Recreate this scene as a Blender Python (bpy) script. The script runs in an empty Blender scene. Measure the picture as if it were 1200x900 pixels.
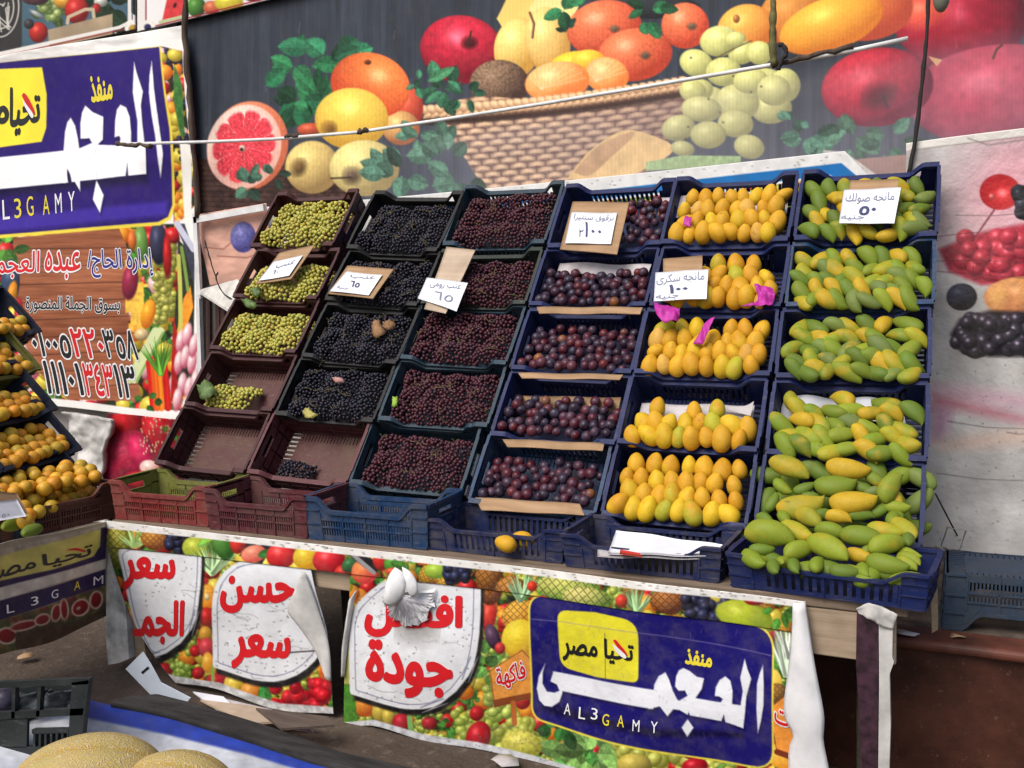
import bpy, bmesh, math, random
import numpy as np
from mathutils import Vector, Matrix
from mathutils.geometry import tessellate_polygon, delaunay_2d_cdt

scene = bpy.context.scene
COL = scene.collection

# ------------------------------------------------------------------ camera
FOC = 1104.2                      # focal length for a 1200 px wide frame
YAW, PIT, ROL = 0.465656, 0.100214, -0.0363135
CAM = np.array([3.23297, -2.94544, 1.554])
def _basis():
    cy, sy, cp, sp = math.cos(YAW), math.sin(YAW), math.cos(PIT), math.sin(PIT)
    f = np.array([-sy*cp, cy*cp, -sp]); r = np.array([cy, sy, 0.0]); u = np.cross(r, f)
    c, s = math.cos(ROL), math.sin(ROL)
    return c*r + s*u, -s*r + c*u, f
RT, UP, FW = _basis()
cam_data = bpy.data.cameras.new('camera')
cam_data.sensor_fit = 'HORIZONTAL'; cam_data.sensor_width = 36.0
cam_data.lens = FOC/1200*36.0; cam_data.clip_start = 0.05; cam_data.clip_end = 500
cam = bpy.data.objects.new('camera', cam_data); COL.objects.link(cam)
cam.matrix_world = Matrix(((RT[0], UP[0], -FW[0], CAM[0]), (RT[1], UP[1], -FW[1], CAM[1]),
                           (RT[2], UP[2], -FW[2], CAM[2]), (0, 0, 0, 1)))
scene.camera = cam

# ------------------------------------------------------------------ light
SUN_EL, SUN_AZ = math.radians(50), math.radians(198)     # soft light from high behind the viewer
world = bpy.data.worlds.new('World'); scene.world = world; world.use_nodes = True
wn = world.node_tree
sky = wn.nodes.new('ShaderNodeTexSky'); sky.sky_type = 'NISHITA'; sky.sun_disc = False
sky.sun_elevation = SUN_EL; sky.sun_rotation = SUN_AZ
sky.air_density = 1.0; sky.dust_density = 4.0; sky.ozone_density = 1.0
bg = wn.nodes['Background']; bg.inputs['Strength'].default_value = 0.12
wn.links.new(sky.outputs[0], bg.inputs['Color'])
sun_l = bpy.data.lights.new('sun', 'SUN'); sun_l.energy = 2.0; sun_l.angle = math.radians(36)
sun_l.color = (1.0, 0.96, 0.9)
sun = bpy.data.objects.new('sun', sun_l); COL.objects.link(sun)
_sd = Vector((math.sin(SUN_AZ)*math.cos(SUN_EL), math.cos(SUN_AZ)*math.cos(SUN_EL), math.sin(SUN_EL)))
sun.rotation_euler = (-_sd).to_track_quat('-Z', 'Y').to_euler()
sun.location = (0, -6, 8)
vs = scene.view_settings
vs.view_transform = 'Standard'; vs.look = 'None'; vs.exposure = 0.38; vs.gamma = 1.0; vs.use_curve_mapping = False
scene.cycles.max_bounces = 6; scene.cycles.diffuse_bounces = 4

# ------------------------------------------------------------------ geometry of the place (metres)
ZR = 0.85                                        # height of the front rim of the lowest leaning crates
RP, CW, CP = 0.29525, 0.49602, 0.5152            # row pitch, crate width, column pitch on the slope
TH, AL, BE = 0.935002, -0.05025, 0.052763        # lean of the crate slope, its twist and its turn
def _slope():
    o = []
    for (u, v) in ((1, 0), (0, 1)):
        u2 = u*math.cos(AL) - v*math.sin(AL); v2 = u*math.sin(AL) + v*math.cos(AL)
        x, y, z = u2, v2*math.cos(TH), v2*math.sin(TH)
        o.append(np.array([x*math.cos(BE)-y*math.sin(BE), x*math.sin(BE)+y*math.cos(BE), z]))
    return o
SU, SV = _slope(); SN = np.cross(SU, SV); SN /= np.linalg.norm(SN); SO = np.array([0, 0, ZR])

class Surf:
    """a real plane (normal n, offset c) with an optional bulge; at() reads a point off the site sketch"""
    def __init__(s, n, c, disp=None):
        n = np.array(n, float); l = np.linalg.norm(n); s.n = n/l; s.c = c/l; s.disp = disp
        s.out = s.n if (CAM@s.n - s.c) > 0 else -s.n
    def at(s, px, py, eps=0.0):
        px = np.asarray(px, float); py = np.asarray(py, float)
        d = FW + RT*((px-600)/FOC)[..., None] + UP*((450-py)/FOC)[..., None]
        k = (s.c - CAM@s.n)/(d@s.n)
        P = CAM + d*k[..., None]
        e = eps
        if s.disp is not None: e = e + s.disp(px, py)
        return P + s.out*(np.asarray(e)[..., None] if np.ndim(e) else e)
def wallY(y, disp=None): return Surf((0, 1, 0), y, disp)
def flatZ(z): return Surf((0, 0, 1), z)
def slopeH(h): return Surf(SN, SN@SO + h)
def sk(P):
    P = np.asarray(P, float); d = P-CAM; z = d@FW
    return 600+FOC*(d@RT)/z, 450-FOC*(d@UP)/z

# ------------------------------------------------------------------ object helpers
def tag(o, label=None, cat=None, group=None, kind=None):
    if label: o['label'] = label
    if cat: o['category'] = cat
    if group: o['group'] = group
    if kind: o['kind'] = kind
    return o
def empty(name, loc=(0, 0, 0), mat=None):
    o = bpy.data.objects.new(name, None); COL.objects.link(o); o.empty_display_size = 0.05
    o.matrix_world = mat if mat is not None else Matrix.Translation(Vector(loc))
    return o
def link(name, me, parent=None, mat=None):
    o = bpy.data.objects.new(name, me); COL.objects.link(o)
    if parent is not None: o.parent = parent
    if mat is not None: o.matrix_world = mat
    return o
def mk(name, verts, faces, mats=None, parent=None, smooth=False, world=False):
    """mesh object; world=True: verts are in world space although a parent is given"""
    me = bpy.data.meshes.new(name)
    if world and parent is not None:
        iv = parent.matrix_world.inverted() if parent.parent is None else (parent.parent.matrix_world @ parent.matrix_basis).inverted()
        verts = [iv @ Vector(v) for v in verts]
    me.from_pydata([tuple(v) for v in verts], [], [tuple(f) for f in faces])
    if smooth: me.polygons.foreach_set('use_smooth', [True]*len(me.polygons))
    if mats:
        for m in (mats if isinstance(mats, (list, tuple)) else [mats]): me.materials.append(m)
    me.update()
    return link(name, me, parent)

class MB:
    def __init__(s): s.v = []; s.f = []
    def add(s, v, f):
        n = len(s.v); s.v += [tuple(map(float, p)) for p in v]; s.f += [tuple(i+n for i in q) for q in f]; return s
    def box(s, x0, x1, y0, y1, z0, z1):
        return s.add([(x0,y0,z0),(x1,y0,z0),(x1,y1,z0),(x0,y1,z0),(x0,y0,z1),(x1,y0,z1),(x1,y1,z1),(x0,y1,z1)],
                     [(0,3,2,1),(4,5,6,7),(0,1,5,4),(1,2,6,5),(2,3,7,6),(3,0,4,7)])
    def hexa(s, b, t):
        """box between two quads b and t (4 points each)"""
        return s.add(list(b)+list(t), [(0,3,2,1),(4,5,6,7),(0,1,5,4),(1,2,6,5),(2,3,7,6),(3,0,4,7)])
    def bar(s, p, q, w, h, upv=(0, 0, 1)):
        p, q = Vector(p), Vector(q); d = (q-p).normalized(); u = Vector(upv)
        sd = d.cross(u); sd = sd.normalized() if sd.length > 1e-6 else Vector((1,0,0)); u = sd.cross(d)
        c = [(-1,-1),(1,-1),(1,1),(-1,1)]
        return s.hexa([p+sd*a*w/2+u*b*h/2 for a, b in c], [q+sd*a*w/2+u*b*h/2 for a, b in c])
    def tube(s, pts, r, n=8):
        pts = [Vector(p) for p in pts]; R = r if isinstance(r, (list, tuple)) else [r]*len(pts)
        V = []; F = []; ref = Vector((0.3, 0.2, 0.9))
        for i, p in enumerate(pts):
            d = (pts[min(i+1, len(pts)-1)]-pts[max(i-1, 0)]).normalized()
            a = d.cross(ref); a = a.normalized() if a.length > 1e-4 else d.orthogonal().normalized(); b = d.cross(a)
            for k in range(n):
                t = 2*math.pi*k/n; V.append(p+(a*math.cos(t)+b*math.sin(t))*R[i])
        for i in range(len(pts)-1):
            for k in range(n):
                F.append((i*n+k, i*n+(k+1) % n, (i+1)*n+(k+1) % n, (i+1)*n+k))
        F.append(tuple(range(n))[::-1]); F.append(tuple((len(pts)-1)*n+k for k in range(n)))
        return s.add(V, F)
    def prism(s, poly, fn0, fn1):
        """extrude a 2D outline: fn0/fn1 map a 2D point to the two faces"""
        n = len(poly); V = [fn0(*p) for p in poly]+[fn1(*p) for p in poly]
        tri = tessellate_polygon([[Vector((p[0], p[1], 0)) for p in poly]])
        F = [t for t in tri]+[tuple(i+n for i in t[::-1]) for t in tri]+[(i, (i+1) % n, (i+1) % n+n, i+n) for i in range(n)]
        return s.add(V, F)
    def build(s, name, m, parent=None, smooth=False, world=False): 
        o = mk(name, s.v, s.f, m, parent, smooth, world)
        bm = bmesh.new(); bm.from_mesh(o.data); bmesh.ops.recalc_face_normals(bm, faces=bm.faces); bm.to_mesh(o.data); bm.free()
        return o
    def mesh(s, name, m, smooth=False):
        me = bpy.data.meshes.new(name); me.from_pydata(s.v, [], s.f)
        bm = bmesh.new(); bm.from_mesh(me); bmesh.ops.recalc_face_normals(bm, faces=bm.faces); bm.to_mesh(me); bm.free()
        if smooth: me.polygons.foreach_set('use_smooth', [True]*len(me.polygons))
        if m: me.materials.append(m)
        return me
def bevel(o, w=0.004, seg=2):
    m = o.modifiers.new('bevel', 'BEVEL'); m.width = w; m.segments = seg; m.limit_method = 'ANGLE'; return o

# ------------------------------------------------------------------ materials
def s2l(c):
    c = np.asarray(c, float)/255.0
    return np.where(c <= 0.04045, c/12.92, ((c+0.055)/1.055)**2.4)
def rgb(r, g, b): return tuple(s2l((r, g, b)))+(1.0,)
class NT:
    def __init__(s, name):
        s.m = bpy.data.materials.new(name); s.m.use_nodes = True; s.t = s.m.node_tree
        s.b = s.t.nodes['Principled BSDF']; s.o = s.t.nodes['Material Output']
    def n(s, ty, **kw):
        x = s.t.nodes.new(ty)
        for k, v in kw.items():
            if k in x.inputs.keys() if not hasattr(x, k) else False: x.inputs[k].default_value = v
            else: setattr(x, k, v)
        return x
    def l(s, a, b): s.t.links.new(a, b)
    def coord(s, which='Object'): return s.n('ShaderNodeTexCoord').outputs[which]
    def noise(s, scale, detail=3.0, vec=None, rough=0.55):
        x = s.n('ShaderNodeTexNoise'); x.inputs['Scale'].default_value = scale; x.inputs['Detail'].default_value = detail
        x.inputs['Roughness'].default_value = rough
        if vec is not None: s.l(vec, x.inputs['Vector'])
        return x.outputs['Fac']
    def ramp(s, fac, stops):
        x = s.n('ShaderNodeValToRGB'); e = x.color_ramp.elements
        while len(e) < len(stops): e.new(0.5)
        for q, (p, c) in zip(e, stops):
            q.position = p; q.color = c if not np.isscalar(c) else (c, c, c, 1)
        s.l(fac, x.inputs['Fac']); return x.outputs['Color']
    def mix(s, fac, a, b, mode='MIX'):
        x = s.n('ShaderNodeMix'); x.data_type = 'RGBA'; x.blend_type = mode
        for v, i in ((fac, 0), (a, 6), (b, 7)):
            if hasattr(v, 'is_output'): s.l(v, x.inputs[i])
            else: x.inputs[i].default_value = v
        return x.outputs[2]
    def math(s, op, a, b=0.0):
        x = s.n('ShaderNodeMath'); x.operation = op
        for v, i in ((a, 0), (b, 1)):
            if hasattr(v, 'is_output'): s.l(v, x.inputs[i])
            else: x.inputs[i].default_value = v
        return x.outputs[0]
    def bump(s, h, strength=0.3, dist=0.01):
        x = s.n('ShaderNodeBump'); x.inputs['Strength'].default_value = strength; x.inputs['Distance'].default_value = dist
        s.l(h, x.inputs['Height']); s.l(x.outputs[0], s.b.inputs['Normal'])
    def set(s, col=None, rough=None, spec=None):
        if col is not None:
            if hasattr(col, 'is_output'): s.l(col, s.b.inputs['Base Color'])
            else: s.b.inputs['Base Color'].default_value = col
        if rough is not None:
            if hasattr(rough, 'is_output'): s.l(rough, s.b.inputs['Roughness'])
            else: s.b.inputs['Roughness'].default_value = rough
        if spec is not None: s.b.inputs['Specular IOR Level'].default_value = spec
        return s.m

def m_plain(name, col, rough=0.6, var=0.12, scale=12, spec=0.4, bump=0.0):
    t = NT(name); co = t.coord(); n = t.noise(scale, 4, co)
    d = tuple(c*(1-var*1.6) for c in col[:3])+(1,); l = tuple(min(1, c*(1+var)) for c in col[:3])+(1,)
    c = t.ramp(n, [(0.3, d), (0.7, l)])
    if bump: t.bump(t.noise(scale*4, 5, co), bump, 0.004)
    return t.set(c, rough, spec)
def m_plastic(name, col, dust=(0.16, 0.13, 0.10, 1), amount=0.5):
    """crate plastic with handling dust and scuffs"""
    t = NT(name); co = t.coord(); rnd = t.n('ShaderNodeObjectInfo').outputs['Random']
    off = t.n('ShaderNodeVectorMath'); off.operation = 'ADD'; t.l(co, off.inputs[0])
    cx = t.n('ShaderNodeCombineXYZ'); t.l(t.math('MULTIPLY', rnd, 9.0), cx.inputs[0]); t.l(cx.outputs[0], off.inputs[1])
    n = t.noise(9, 5, off.outputs[0], 0.65); n2 = t.noise(70, 3, off.outputs[0])
    base = t.mix(t.ramp(n2, [(0.3, 0.0), (0.75, 1.0)]), tuple(c*0.8 for c in col[:3])+(1,), tuple(min(1, c*1.2) for c in col[:3])+(1,))
    f = t.ramp(n, [(0.42, 0.0), (0.72, amount)])
    c = t.mix(f, base, dust)
    mp = t.n('ShaderNodeMapping'); mp.inputs['Scale'].default_value = (9, 60, 60); mp.inputs['Rotation'].default_value = (0, .4, .3); t.l(off.outputs[0], mp.inputs[0])
    w = t.noise(1.6, 3, mp.outputs[0], .8); w2 = t.noise(55, 3, off.outputs[0], .8); lt = tuple(min(1, x*1.5+.02) for x in dust[:3])+(1,)
    c = t.mix(t.ramp(w, [(.60, 0.0), (.68, .45)]), c, lt); c = t.mix(t.ramp(w2, [(.60, 0.0), (.70, .4)]), c, dust); t.bump(n2, .15, .002)
    return t.set(c, t.ramp(n, [(0.3, 0.42), (0.7, 0.75)]), 0.3)
def m_wood(name, a, b, scale=(3, 40, 40), rough=0.75, bump=0.3):
    t = NT(name); mp = t.n('ShaderNodeMapping'); mp.inputs['Scale'].default_value = scale; t.l(t.coord(), mp.inputs[0])
    n = t.noise(1.5, 6, mp.outputs[0], 0.65)
    d = t.noise(6, 4, t.coord())
    c = t.mix(t.ramp(d, [(0.45, 0.0), (0.75, 0.5)]), t.ramp(n, [(0.3, a), (0.7, b)]), tuple(x*0.4 for x in a[:3])+(1,))
    t.bump(n, bump, 0.003)
    return t.set(c, rough, 0.25)
def m_print(name, rough=0.45, dirt=0.35, spec=0.35, dirt_scale=14, crease=0.0):
    """printed vinyl: the picture is the 'print' colour attribute, with grime over it"""
    t = NT(name); a = t.n('ShaderNodeAttribute'); a.attribute_name = 'print'
    co = t.coord(); n = t.noise(dirt_scale, 6, co, 0.7); n2 = t.noise(dirt_scale*24, 3, co, 0.6)
    f = t.math('MULTIPLY', t.ramp(n, [(0.45, 0.0), (0.8, 1.0)]), dirt)
    c = t.mix(f, a.outputs['Color'], (0.20, 0.17, 0.14, 1))
    f2 = t.math('MULTIPLY', t.ramp(n2, [(0.66, 0.0), (0.76, 1.0)]), dirt*.45)
    c = t.mix(f2, c, (0.05, 0.045, 0.04, 1))
    if crease: t.bump(t.noise(5, 5, co, 0.6), crease, 0.03)
    return t.set(c, t.ramp(n, [(0.3, rough-0.08), (0.8, rough+0.2)]), spec)

M = {}
M['print'] = m_print('printed_vinyl', 0.5, 0.10, 0.15)
M['print_old'] = m_print('printed_vinyl_worn', 0.5, 0.22, 0.15, 16, 0.3)
M['print_sheet'] = m_print('printed_sheet', 0.5, 0.22, 0.3, 6, 0.6)
def ink(name, c, rough=0.5): return m_plain(name, c, rough, 0.05, 30, 0.35)
M['ink_white'] = m_plain('ink_white', (0.78, 0.79, 0.8, 1), 0.5, 0.08, 25)
M['ink_black'] = ink('ink_black', (0.012, 0.012, 0.014, 1))
M['ink_red'] = ink('ink_red', (0.60, 0.012, 0.018, 1))
M['ink_blue'] = ink('ink_blue', (0.03, 0.02, 0.22, 1))
M['ink_yellow'] = ink('ink_yellow', (0.75, 0.62, 0.04, 1))
M['pen'] = ink('pen_ink', (0.03, 0.04, 0.12, 1))
M['pen_grey'] = ink('pen_ink_grey', (0.16, 0.18, 0.26, 1))
M['paper'] = m_plain('paper', (0.74, 0.76, 0.82, 1), 0.8, 0.05, 20, 0.2)
M['newsprint'] = m_plain('newsprint', (0.5, 0.47, 0.48, 1), 0.85, 0.15, 14, 0.2)
M['cardboard'] = m_wood('cardboard', (0.30, 0.185, 0.10, 1), (0.40, 0.26, 0.15, 1), (2, 60, 2), 0.9, 0.15)
M['cardboard_pale'] = m_wood('cardboard_pale', (0.42, 0.32, 0.23, 1), (0.5, 0.40, 0.30, 1), (2, 60, 2), 0.9, 0.15)
M['tissue'] = m_plain('pink_tissue', (0.42, 0.02, 0.28, 1), 0.55, 0.15, 25, 0.4)
M['maroon'] = m_plastic('maroon_plastic', (0.042, 0.007, 0.011, 1), (0.075, 0.045, 0.036, 1), 0.5)
M['red_maroon'] = m_plastic('faded_maroon_plastic', (0.088, 0.019, 0.026, 1), (0.13, 0.085, 0.07, 1), 0.55)
M['red'] = m_plastic('red_plastic', (0.19, 0.028, 0.028, 1), (0.17, 0.10, 0.07, 1), 0.65)
M['olive'] = m_plastic('olive_plastic', (0.14, 0.15, 0.03, 1), (0.16, 0.13, 0.07, 1), 0.4)
M['black'] = m_plastic('black_plastic', (0.006, 0.007, 0.008, 1), (0.035, 0.032, 0.03, 1), 0.4)
M['teal'] = m_plastic('dark_teal_plastic', (0.010, 0.032, 0.055, 1), (0.075, 0.085, 0.085, 1), 0.5)
M['navy'] = m_plastic('navy_plastic', (0.006, 0.014, 0.078, 1), (0.05, 0.047, 0.055, 1), 0.42)
M['blue'] = m_plastic('blue_plastic', (0.009, 0.036, 0.10, 1), (0.10, 0.09, 0.08, 1), 0.6)
M['green_black'] = m_plastic('dark_green_plastic', (0.014, 0.024, 0.020, 1), (0.07, 0.07, 0.06, 1), 0.5)
M['blue_dirty'] = m_plastic('dusty_blue_plastic', (0.008, 0.016, 0.070, 1), (0.10, 0.085, 0.07, 1), 0.7)
M['brown_crate'] = m_plastic('brown_plastic', (0.085, 0.024, 0.018, 1), (0.14, 0.095, 0.065, 1), 0.6)
M['dark_navy'] = m_plastic('blackish_navy_plastic', (0.008, 0.014, 0.035, 1), (0.05, 0.05, 0.055, 1), 0.4)
M['wood'] = m_wood('old_plank', (0.26, 0.19, 0.125, 1), (0.42, 0.33, 0.24, 1))
M['wood_grimy'] = m_wood('grimy_plank', (0.12, 0.085, 0.06, 1), (0.25, 0.19, 0.14, 1))
M['wood_dark'] = m_wood('dark_plank', (0.07, 0.05, 0.04, 1), (0.14, 0.11, 0.09, 1))
M['branch'] = m_wood('branch_bark', (0.045, 0.032, 0.026, 1), (0.12, 0.09, 0.07, 1), (30, 30, 4), 0.9, 0.6)
M['white_metal'] = m_plain('white_painted_metal', (0.68, 0.68, 0.68, 1), 0.45, 0.15, 10)
M['wire'] = m_plain('steel_wire', (0.3, 0.29, 0.27, 1), 0.4, 0.2, 20, 0.6)
M['cord'] = m_plain('dark_cord', (0.02, 0.018, 0.016, 1), 0.8)
M['sack'] = m_plain('white_sack', (0.5, 0.49, 0.47, 1), 0.85, 0.25, 9, 0.2, 0.4)
M['cloth_white'] = m_plain('white_cotton', (0.74, 0.74, 0.75, 1), 0.9, 0.08, 30, 0.15, 0.2)

# ------------------------------------------------------------------ printing pictures on sheets
def vnoise(x, y, seed=0):
    def h(i, j):
        n = (i.astype(np.int64)*374761393 + j.astype(np.int64)*668265263 + seed*982451653) & 0x7fffffff
        n = ((n ^ (n >> 13))*1274126177) & 0x7fffffff
        return ((n ^ (n >> 16)) & 0xffff)/65535.0
    xi, yi = np.floor(x), np.floor(y); fx, fy = x-xi, y-yi; fx = fx*fx*(3-2*fx); fy = fy*fy*(3-2*fy)
    return (h(xi, yi)*(1-fx)+h(xi+1, yi)*fx)*(1-fy)+(h(xi, yi+1)*(1-fx)+h(xi+1, yi+1)*fx)*fy
def fbm(x, y, seed=0, o=4):
    r = 0; a = 0.5
    for i in range(o): r = r+a*vnoise(x*2**i, y*2**i, seed+i); a *= 0.5
    return r/(1-0.5**o)
def pline(pts, n):
    """n evenly spaced samples of a smooth curve through pts"""
    p = np.array(pts, float)
    if len(p) > 2:
        q = np.vstack([2*p[0]-p[1], p, 2*p[-1]-p[-2]]); o = []
        for i in range(1, len(q)-2):
            t = np.linspace(0, 1, 16, endpoint=False)[:, None]
            a, b, c, d = q[i-1], q[i], q[i+1], q[i+2]
            o.append(0.5*((2*b)+(-a+c)*t+(2*a-5*b+4*c-d)*t**2+(-a+3*b-3*c+d)*t**3))
        p = np.vstack(o+[p[-1:]])
    L = np.concatenate([[0], np.cumsum(np.hypot(*np.diff(p, axis=0).T))]); t = np.linspace(0, L[-1], n)
    return np.stack([np.interp(t, L, p[:, 0]), np.interp(t, L, p[:, 1])], -1)

class Sheet:
    """a flat or gently wavy printed sheet: outline from four border lines, picture stored per point"""
    def __init__(s, surf, top, bot, left=None, right=None, step=1.1):
        top, bot = np.array(top, float), np.array(bot, float)
        left = [top[0], bot[0]] if left is None else left; right = [top[-1], bot[-1]] if right is None else right
        ln = lambda p: np.hypot(*np.diff(np.array(p, float), axis=0).T).sum()
        s.nx = int(max(ln(top), ln(bot))/step)+2; s.ny = int(max(ln(left), ln(right))/step)+2
        T, B = pline(top, s.nx), pline(bot, s.nx); L, R = pline(left, s.ny), pline(right, s.ny)
        u = np.linspace(0, 1, s.nx)[None, :, None]; v = np.linspace(0, 1, s.ny)[:, None, None]
        P = (1-v)*T[None]+v*B[None]+(1-u)*L[:, None]+u*R[:, None]
        P = P-((1-u)*(1-v)*T[0]+u*(1-v)*T[-1]+(1-u)*v*B[0]+u*v*B[-1])
        s.P = P; s.X = P[..., 0].ravel(); s.Y = P[..., 1].ravel(); s.surf = surf
        s.C = np.full((s.nx*s.ny, 3), 200.0)
    def near(s, x0, x1, y0, y1):
        return np.nonzero((s.X > x0) & (s.X < x1) & (s.Y > y0) & (s.Y < y1))[0]
    def put(s, i, m, c):
        m = m[:, None]; s.C[i] = s.C[i]*(1-m)+np.asarray(c, float)*m
    def fill(s, c): s.C[:] = c
    def ell(s, cx, cy, rx, ry, a=0.0, c=(200, 50, 40), ce=None, hl=40, lx=-.45, ly=-.6, soft=.8, tex=0.07, ts=2.6, clip=None):
        R = max(rx, ry)+2; i = s.near(cx-R, cx+R, cy-R, cy+R)
        if len(i) == 0: return
        a = math.radians(a); dx, dy = s.X[i]-cx, s.Y[i]-cy
        p, q = (dx*math.cos(a)+dy*math.sin(a))/rx, (-dx*math.sin(a)+dy*math.cos(a))/ry
        r = np.sqrt(p*p+q*q); m = np.clip(.5-(r-1)*min(rx, ry)/(2*soft), 0, 1)
        if clip is not None: m = m*clip(s.X[i], s.Y[i])
        nz = np.sqrt(np.clip(1-r*r, 0, 1)); gx = p*math.cos(a)-q*math.sin(a); gy = p*math.sin(a)+q*math.cos(a)
        lam = np.clip(lx*gx+ly*gy+.72*nz, 0, 1.15)[:, None]
        c = np.array(c, float); ce = c*.55 if ce is None else np.array(ce, float)
        col = ce+(c-ce)*lam
        if hl: col = col+hl*np.exp(-((gx-lx*.6)**2+(gy-ly*.6)**2)/.06)[:, None]
        if tex: col = col*(1+tex*(fbm(s.X[i]/ts, s.Y[i]/ts, int(cx))-.5)[:, None]*2)
        s.put(i, m, col)
    def _pd(s, i, pts):
        x, y = s.X[i], s.Y[i]; ins = np.zeros(len(i), bool); d = np.full(len(i), 1e9); n = len(pts)
        for k in range(n):
            ax, ay = pts[k]; bx, by = pts[(k+1) % n]; ex, ey = bx-ax, by-ay
            t = np.clip(((x-ax)*ex+(y-ay)*ey)/(ex*ex+ey*ey+1e-9), 0, 1); d = np.minimum(d, np.hypot(x-ax-t*ex, y-ay-t*ey))
            if ay != by: ins ^= ((ay > y) != (by > y)) & (x < (bx-ax)*(y-ay)/(by-ay)+ax)
        return np.where(ins, -d, d)
    def poly(s, pts, c, soft=.7, smooth=False, tex=0.0, ts=4.0, c2=None, alpha=1.0, grow=0.0):
        if smooth: pts = pline(list(pts)+[pts[0]], 60)[:-1]
        pts = np.array(pts, float); g = 2+grow
        i = s.near(pts[:, 0].min()-g, pts[:, 0].max()+g, pts[:, 1].min()-g, pts[:, 1].max()+g)
        if len(i) == 0: return
        m = np.clip(.5-(s._pd(i, pts)-grow)/(2*soft), 0, 1)*alpha; col = np.tile(np.array(c, float), (len(i), 1))
        if c2 is not None:
            t = fbm(s.X[i]/ts, s.Y[i]/ts, int(abs(pts[0, 0])))[:, None]; t = np.clip((t-.3)/.4, 0, 1); col = col*(1-t)+np.array(c2, float)*t
        if tex: col = col*(1+tex*(fbm(s.X[i]/ts, s.Y[i]/ts, int(abs(pts[0, 0])))-.5)[:, None]*2)
        s.put(i, m, col)
    def line(s, pts, w, c, alpha=1.0, soft=.6):
        pts = np.array(pts, float); g = w+2
        i = s.near(pts[:, 0].min()-g, pts[:, 0].max()+g, pts[:, 1].min()-g, pts[:, 1].max()+g)
        if len(i) == 0: return
        x, y = s.X[i], s.Y[i]; d = np.full(len(i), 1e9)
        for (ax, ay), (bx, by) in zip(pts[:-1], pts[1:]):
            ex, ey = bx-ax, by-ay; t = np.clip(((x-ax)*ex+(y-ay)*ey)/(ex*ex+ey*ey+1e-9), 0, 1)
            d = np.minimum(d, np.hypot(x-ax-t*ex, y-ay-t*ey))
        s.put(i, np.clip(.5-(d-w/2)/(2*soft), 0, 1)*alpha, c)
    def leaf(s, x, y, L, w, a, c, vein=True):
        a = math.radians(a); d = np.array([math.cos(a), math.sin(a)]); n = np.array([-d[1], d[0]]); o = np.array([x, y])
        prof = [(0, 0), (.12, .6), (.32, .95), (.58, .95), (.82, .6), (.95, .22), (1, 0), (.95, -.22), (.82, -.6), (.58, -.95), (.32, -.95), (.12, -.6)]
        pts = [o+d*L*t+n*w*k for t, k in prof]
        c = np.array(c, float)
        s.poly(pts, c*.85, smooth=True, tex=.3, ts=3)
        s.poly(pline([o+d*L*t+n*w*k*.96 for t, k in prof[:7]], 18), c*1.1, tex=.3, ts=3, soft=1.2)
        if vein:
            s.line([o, o+d*L], .7, c*1.45, .5)
            for k in (.3, .5, .7):
                for sg in (1, -1): s.line([o+d*L*k, o+d*L*(k+.16)+n*w*.75*sg], .5, c*1.35, .35)
    def mint(s, x, y, r, n, seed, c=(45, 110, 70)):
        R = random.Random(seed)
        for k in range(max(4, int(n*.75))):
            a = R.uniform(0, 360); q = R.uniform(0, .75)*r
            k2 = R.uniform(.55, 1.25)
            s.leaf(x+q*math.cos(a*.0175), y+q*math.sin(a*.0175), r*R.uniform(.55, .95), r*R.uniform(.20, .32), a+R.uniform(-40, 40), tuple(v*k2*.9 for v in c))
    def pine(s, cx, cy, rx, ry, a=0, c=(220, 170, 60), ce=(130, 80, 30), g=7.0):
        s.ell(cx, cy, rx, ry, a, c, ce, 10, soft=1)
        R = max(rx, ry)+2; i = s.near(cx-R, cx+R, cy-R, cy+R)
        if len(i) == 0: return
        aa = math.radians(a); dx, dy = s.X[i]-cx, s.Y[i]-cy
        p, q = dx*math.cos(aa)+dy*math.sin(aa), -dx*math.sin(aa)+dy*math.cos(aa)
        m = (p/rx)**2+(q/ry)**2 < 1
        e = np.minimum(np.abs(((p+q)/g) % 1-.5), np.abs(((p-q)/g) % 1-.5))
        lo = np.exp(-((((p+q)/g) % 1-.5)**2+(((p-q)/g) % 1-.5)**2)/.05)
        k = np.clip(1-(.5-e)*0-np.clip(.13-e, 0, .13)*5, .35, 1)
        s.C[i] = np.where(m[:, None], s.C[i]*k[:, None]+(lo*m)[:, None]*np.array([30, 22, 10]), s.C[i])
    def crown(s, x, y, L, n, a0, a1, seed, c=(110, 150, 90)):
        R = random.Random(seed)
        for k in range(n):
            t = a0+(a1-a0)*R.random(); v = R.uniform(.6, 1.35); l = L*R.uniform(.6, 1)
            ex, ey = x+l*math.cos(math.radians(t)), y+l*math.sin(math.radians(t)); nx, ny = -(ey-y)/l*2.2, (ex-x)/l*2.2
            s.poly([(x+nx, y+ny), (x-nx, y-ny), (ex, ey)], tuple(min(255, q*v) for q in c), soft=.5)
    def bunch(s, x, y, w, h, r, n, c, seed, ce=None):
        R = random.Random(seed)
        for k in range(n):
            t = R.random(); px = x+R.uniform(-w, w)*(1-.3*t); py = y-h+2*h*t; v = R.uniform(.8, 1.15)
            s.ell(px, py, r*R.uniform(.85, 1.1), r*R.uniform(.85, 1.1), 0, tuple(min(255, q*v) for q in c), ce, 50)
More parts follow.
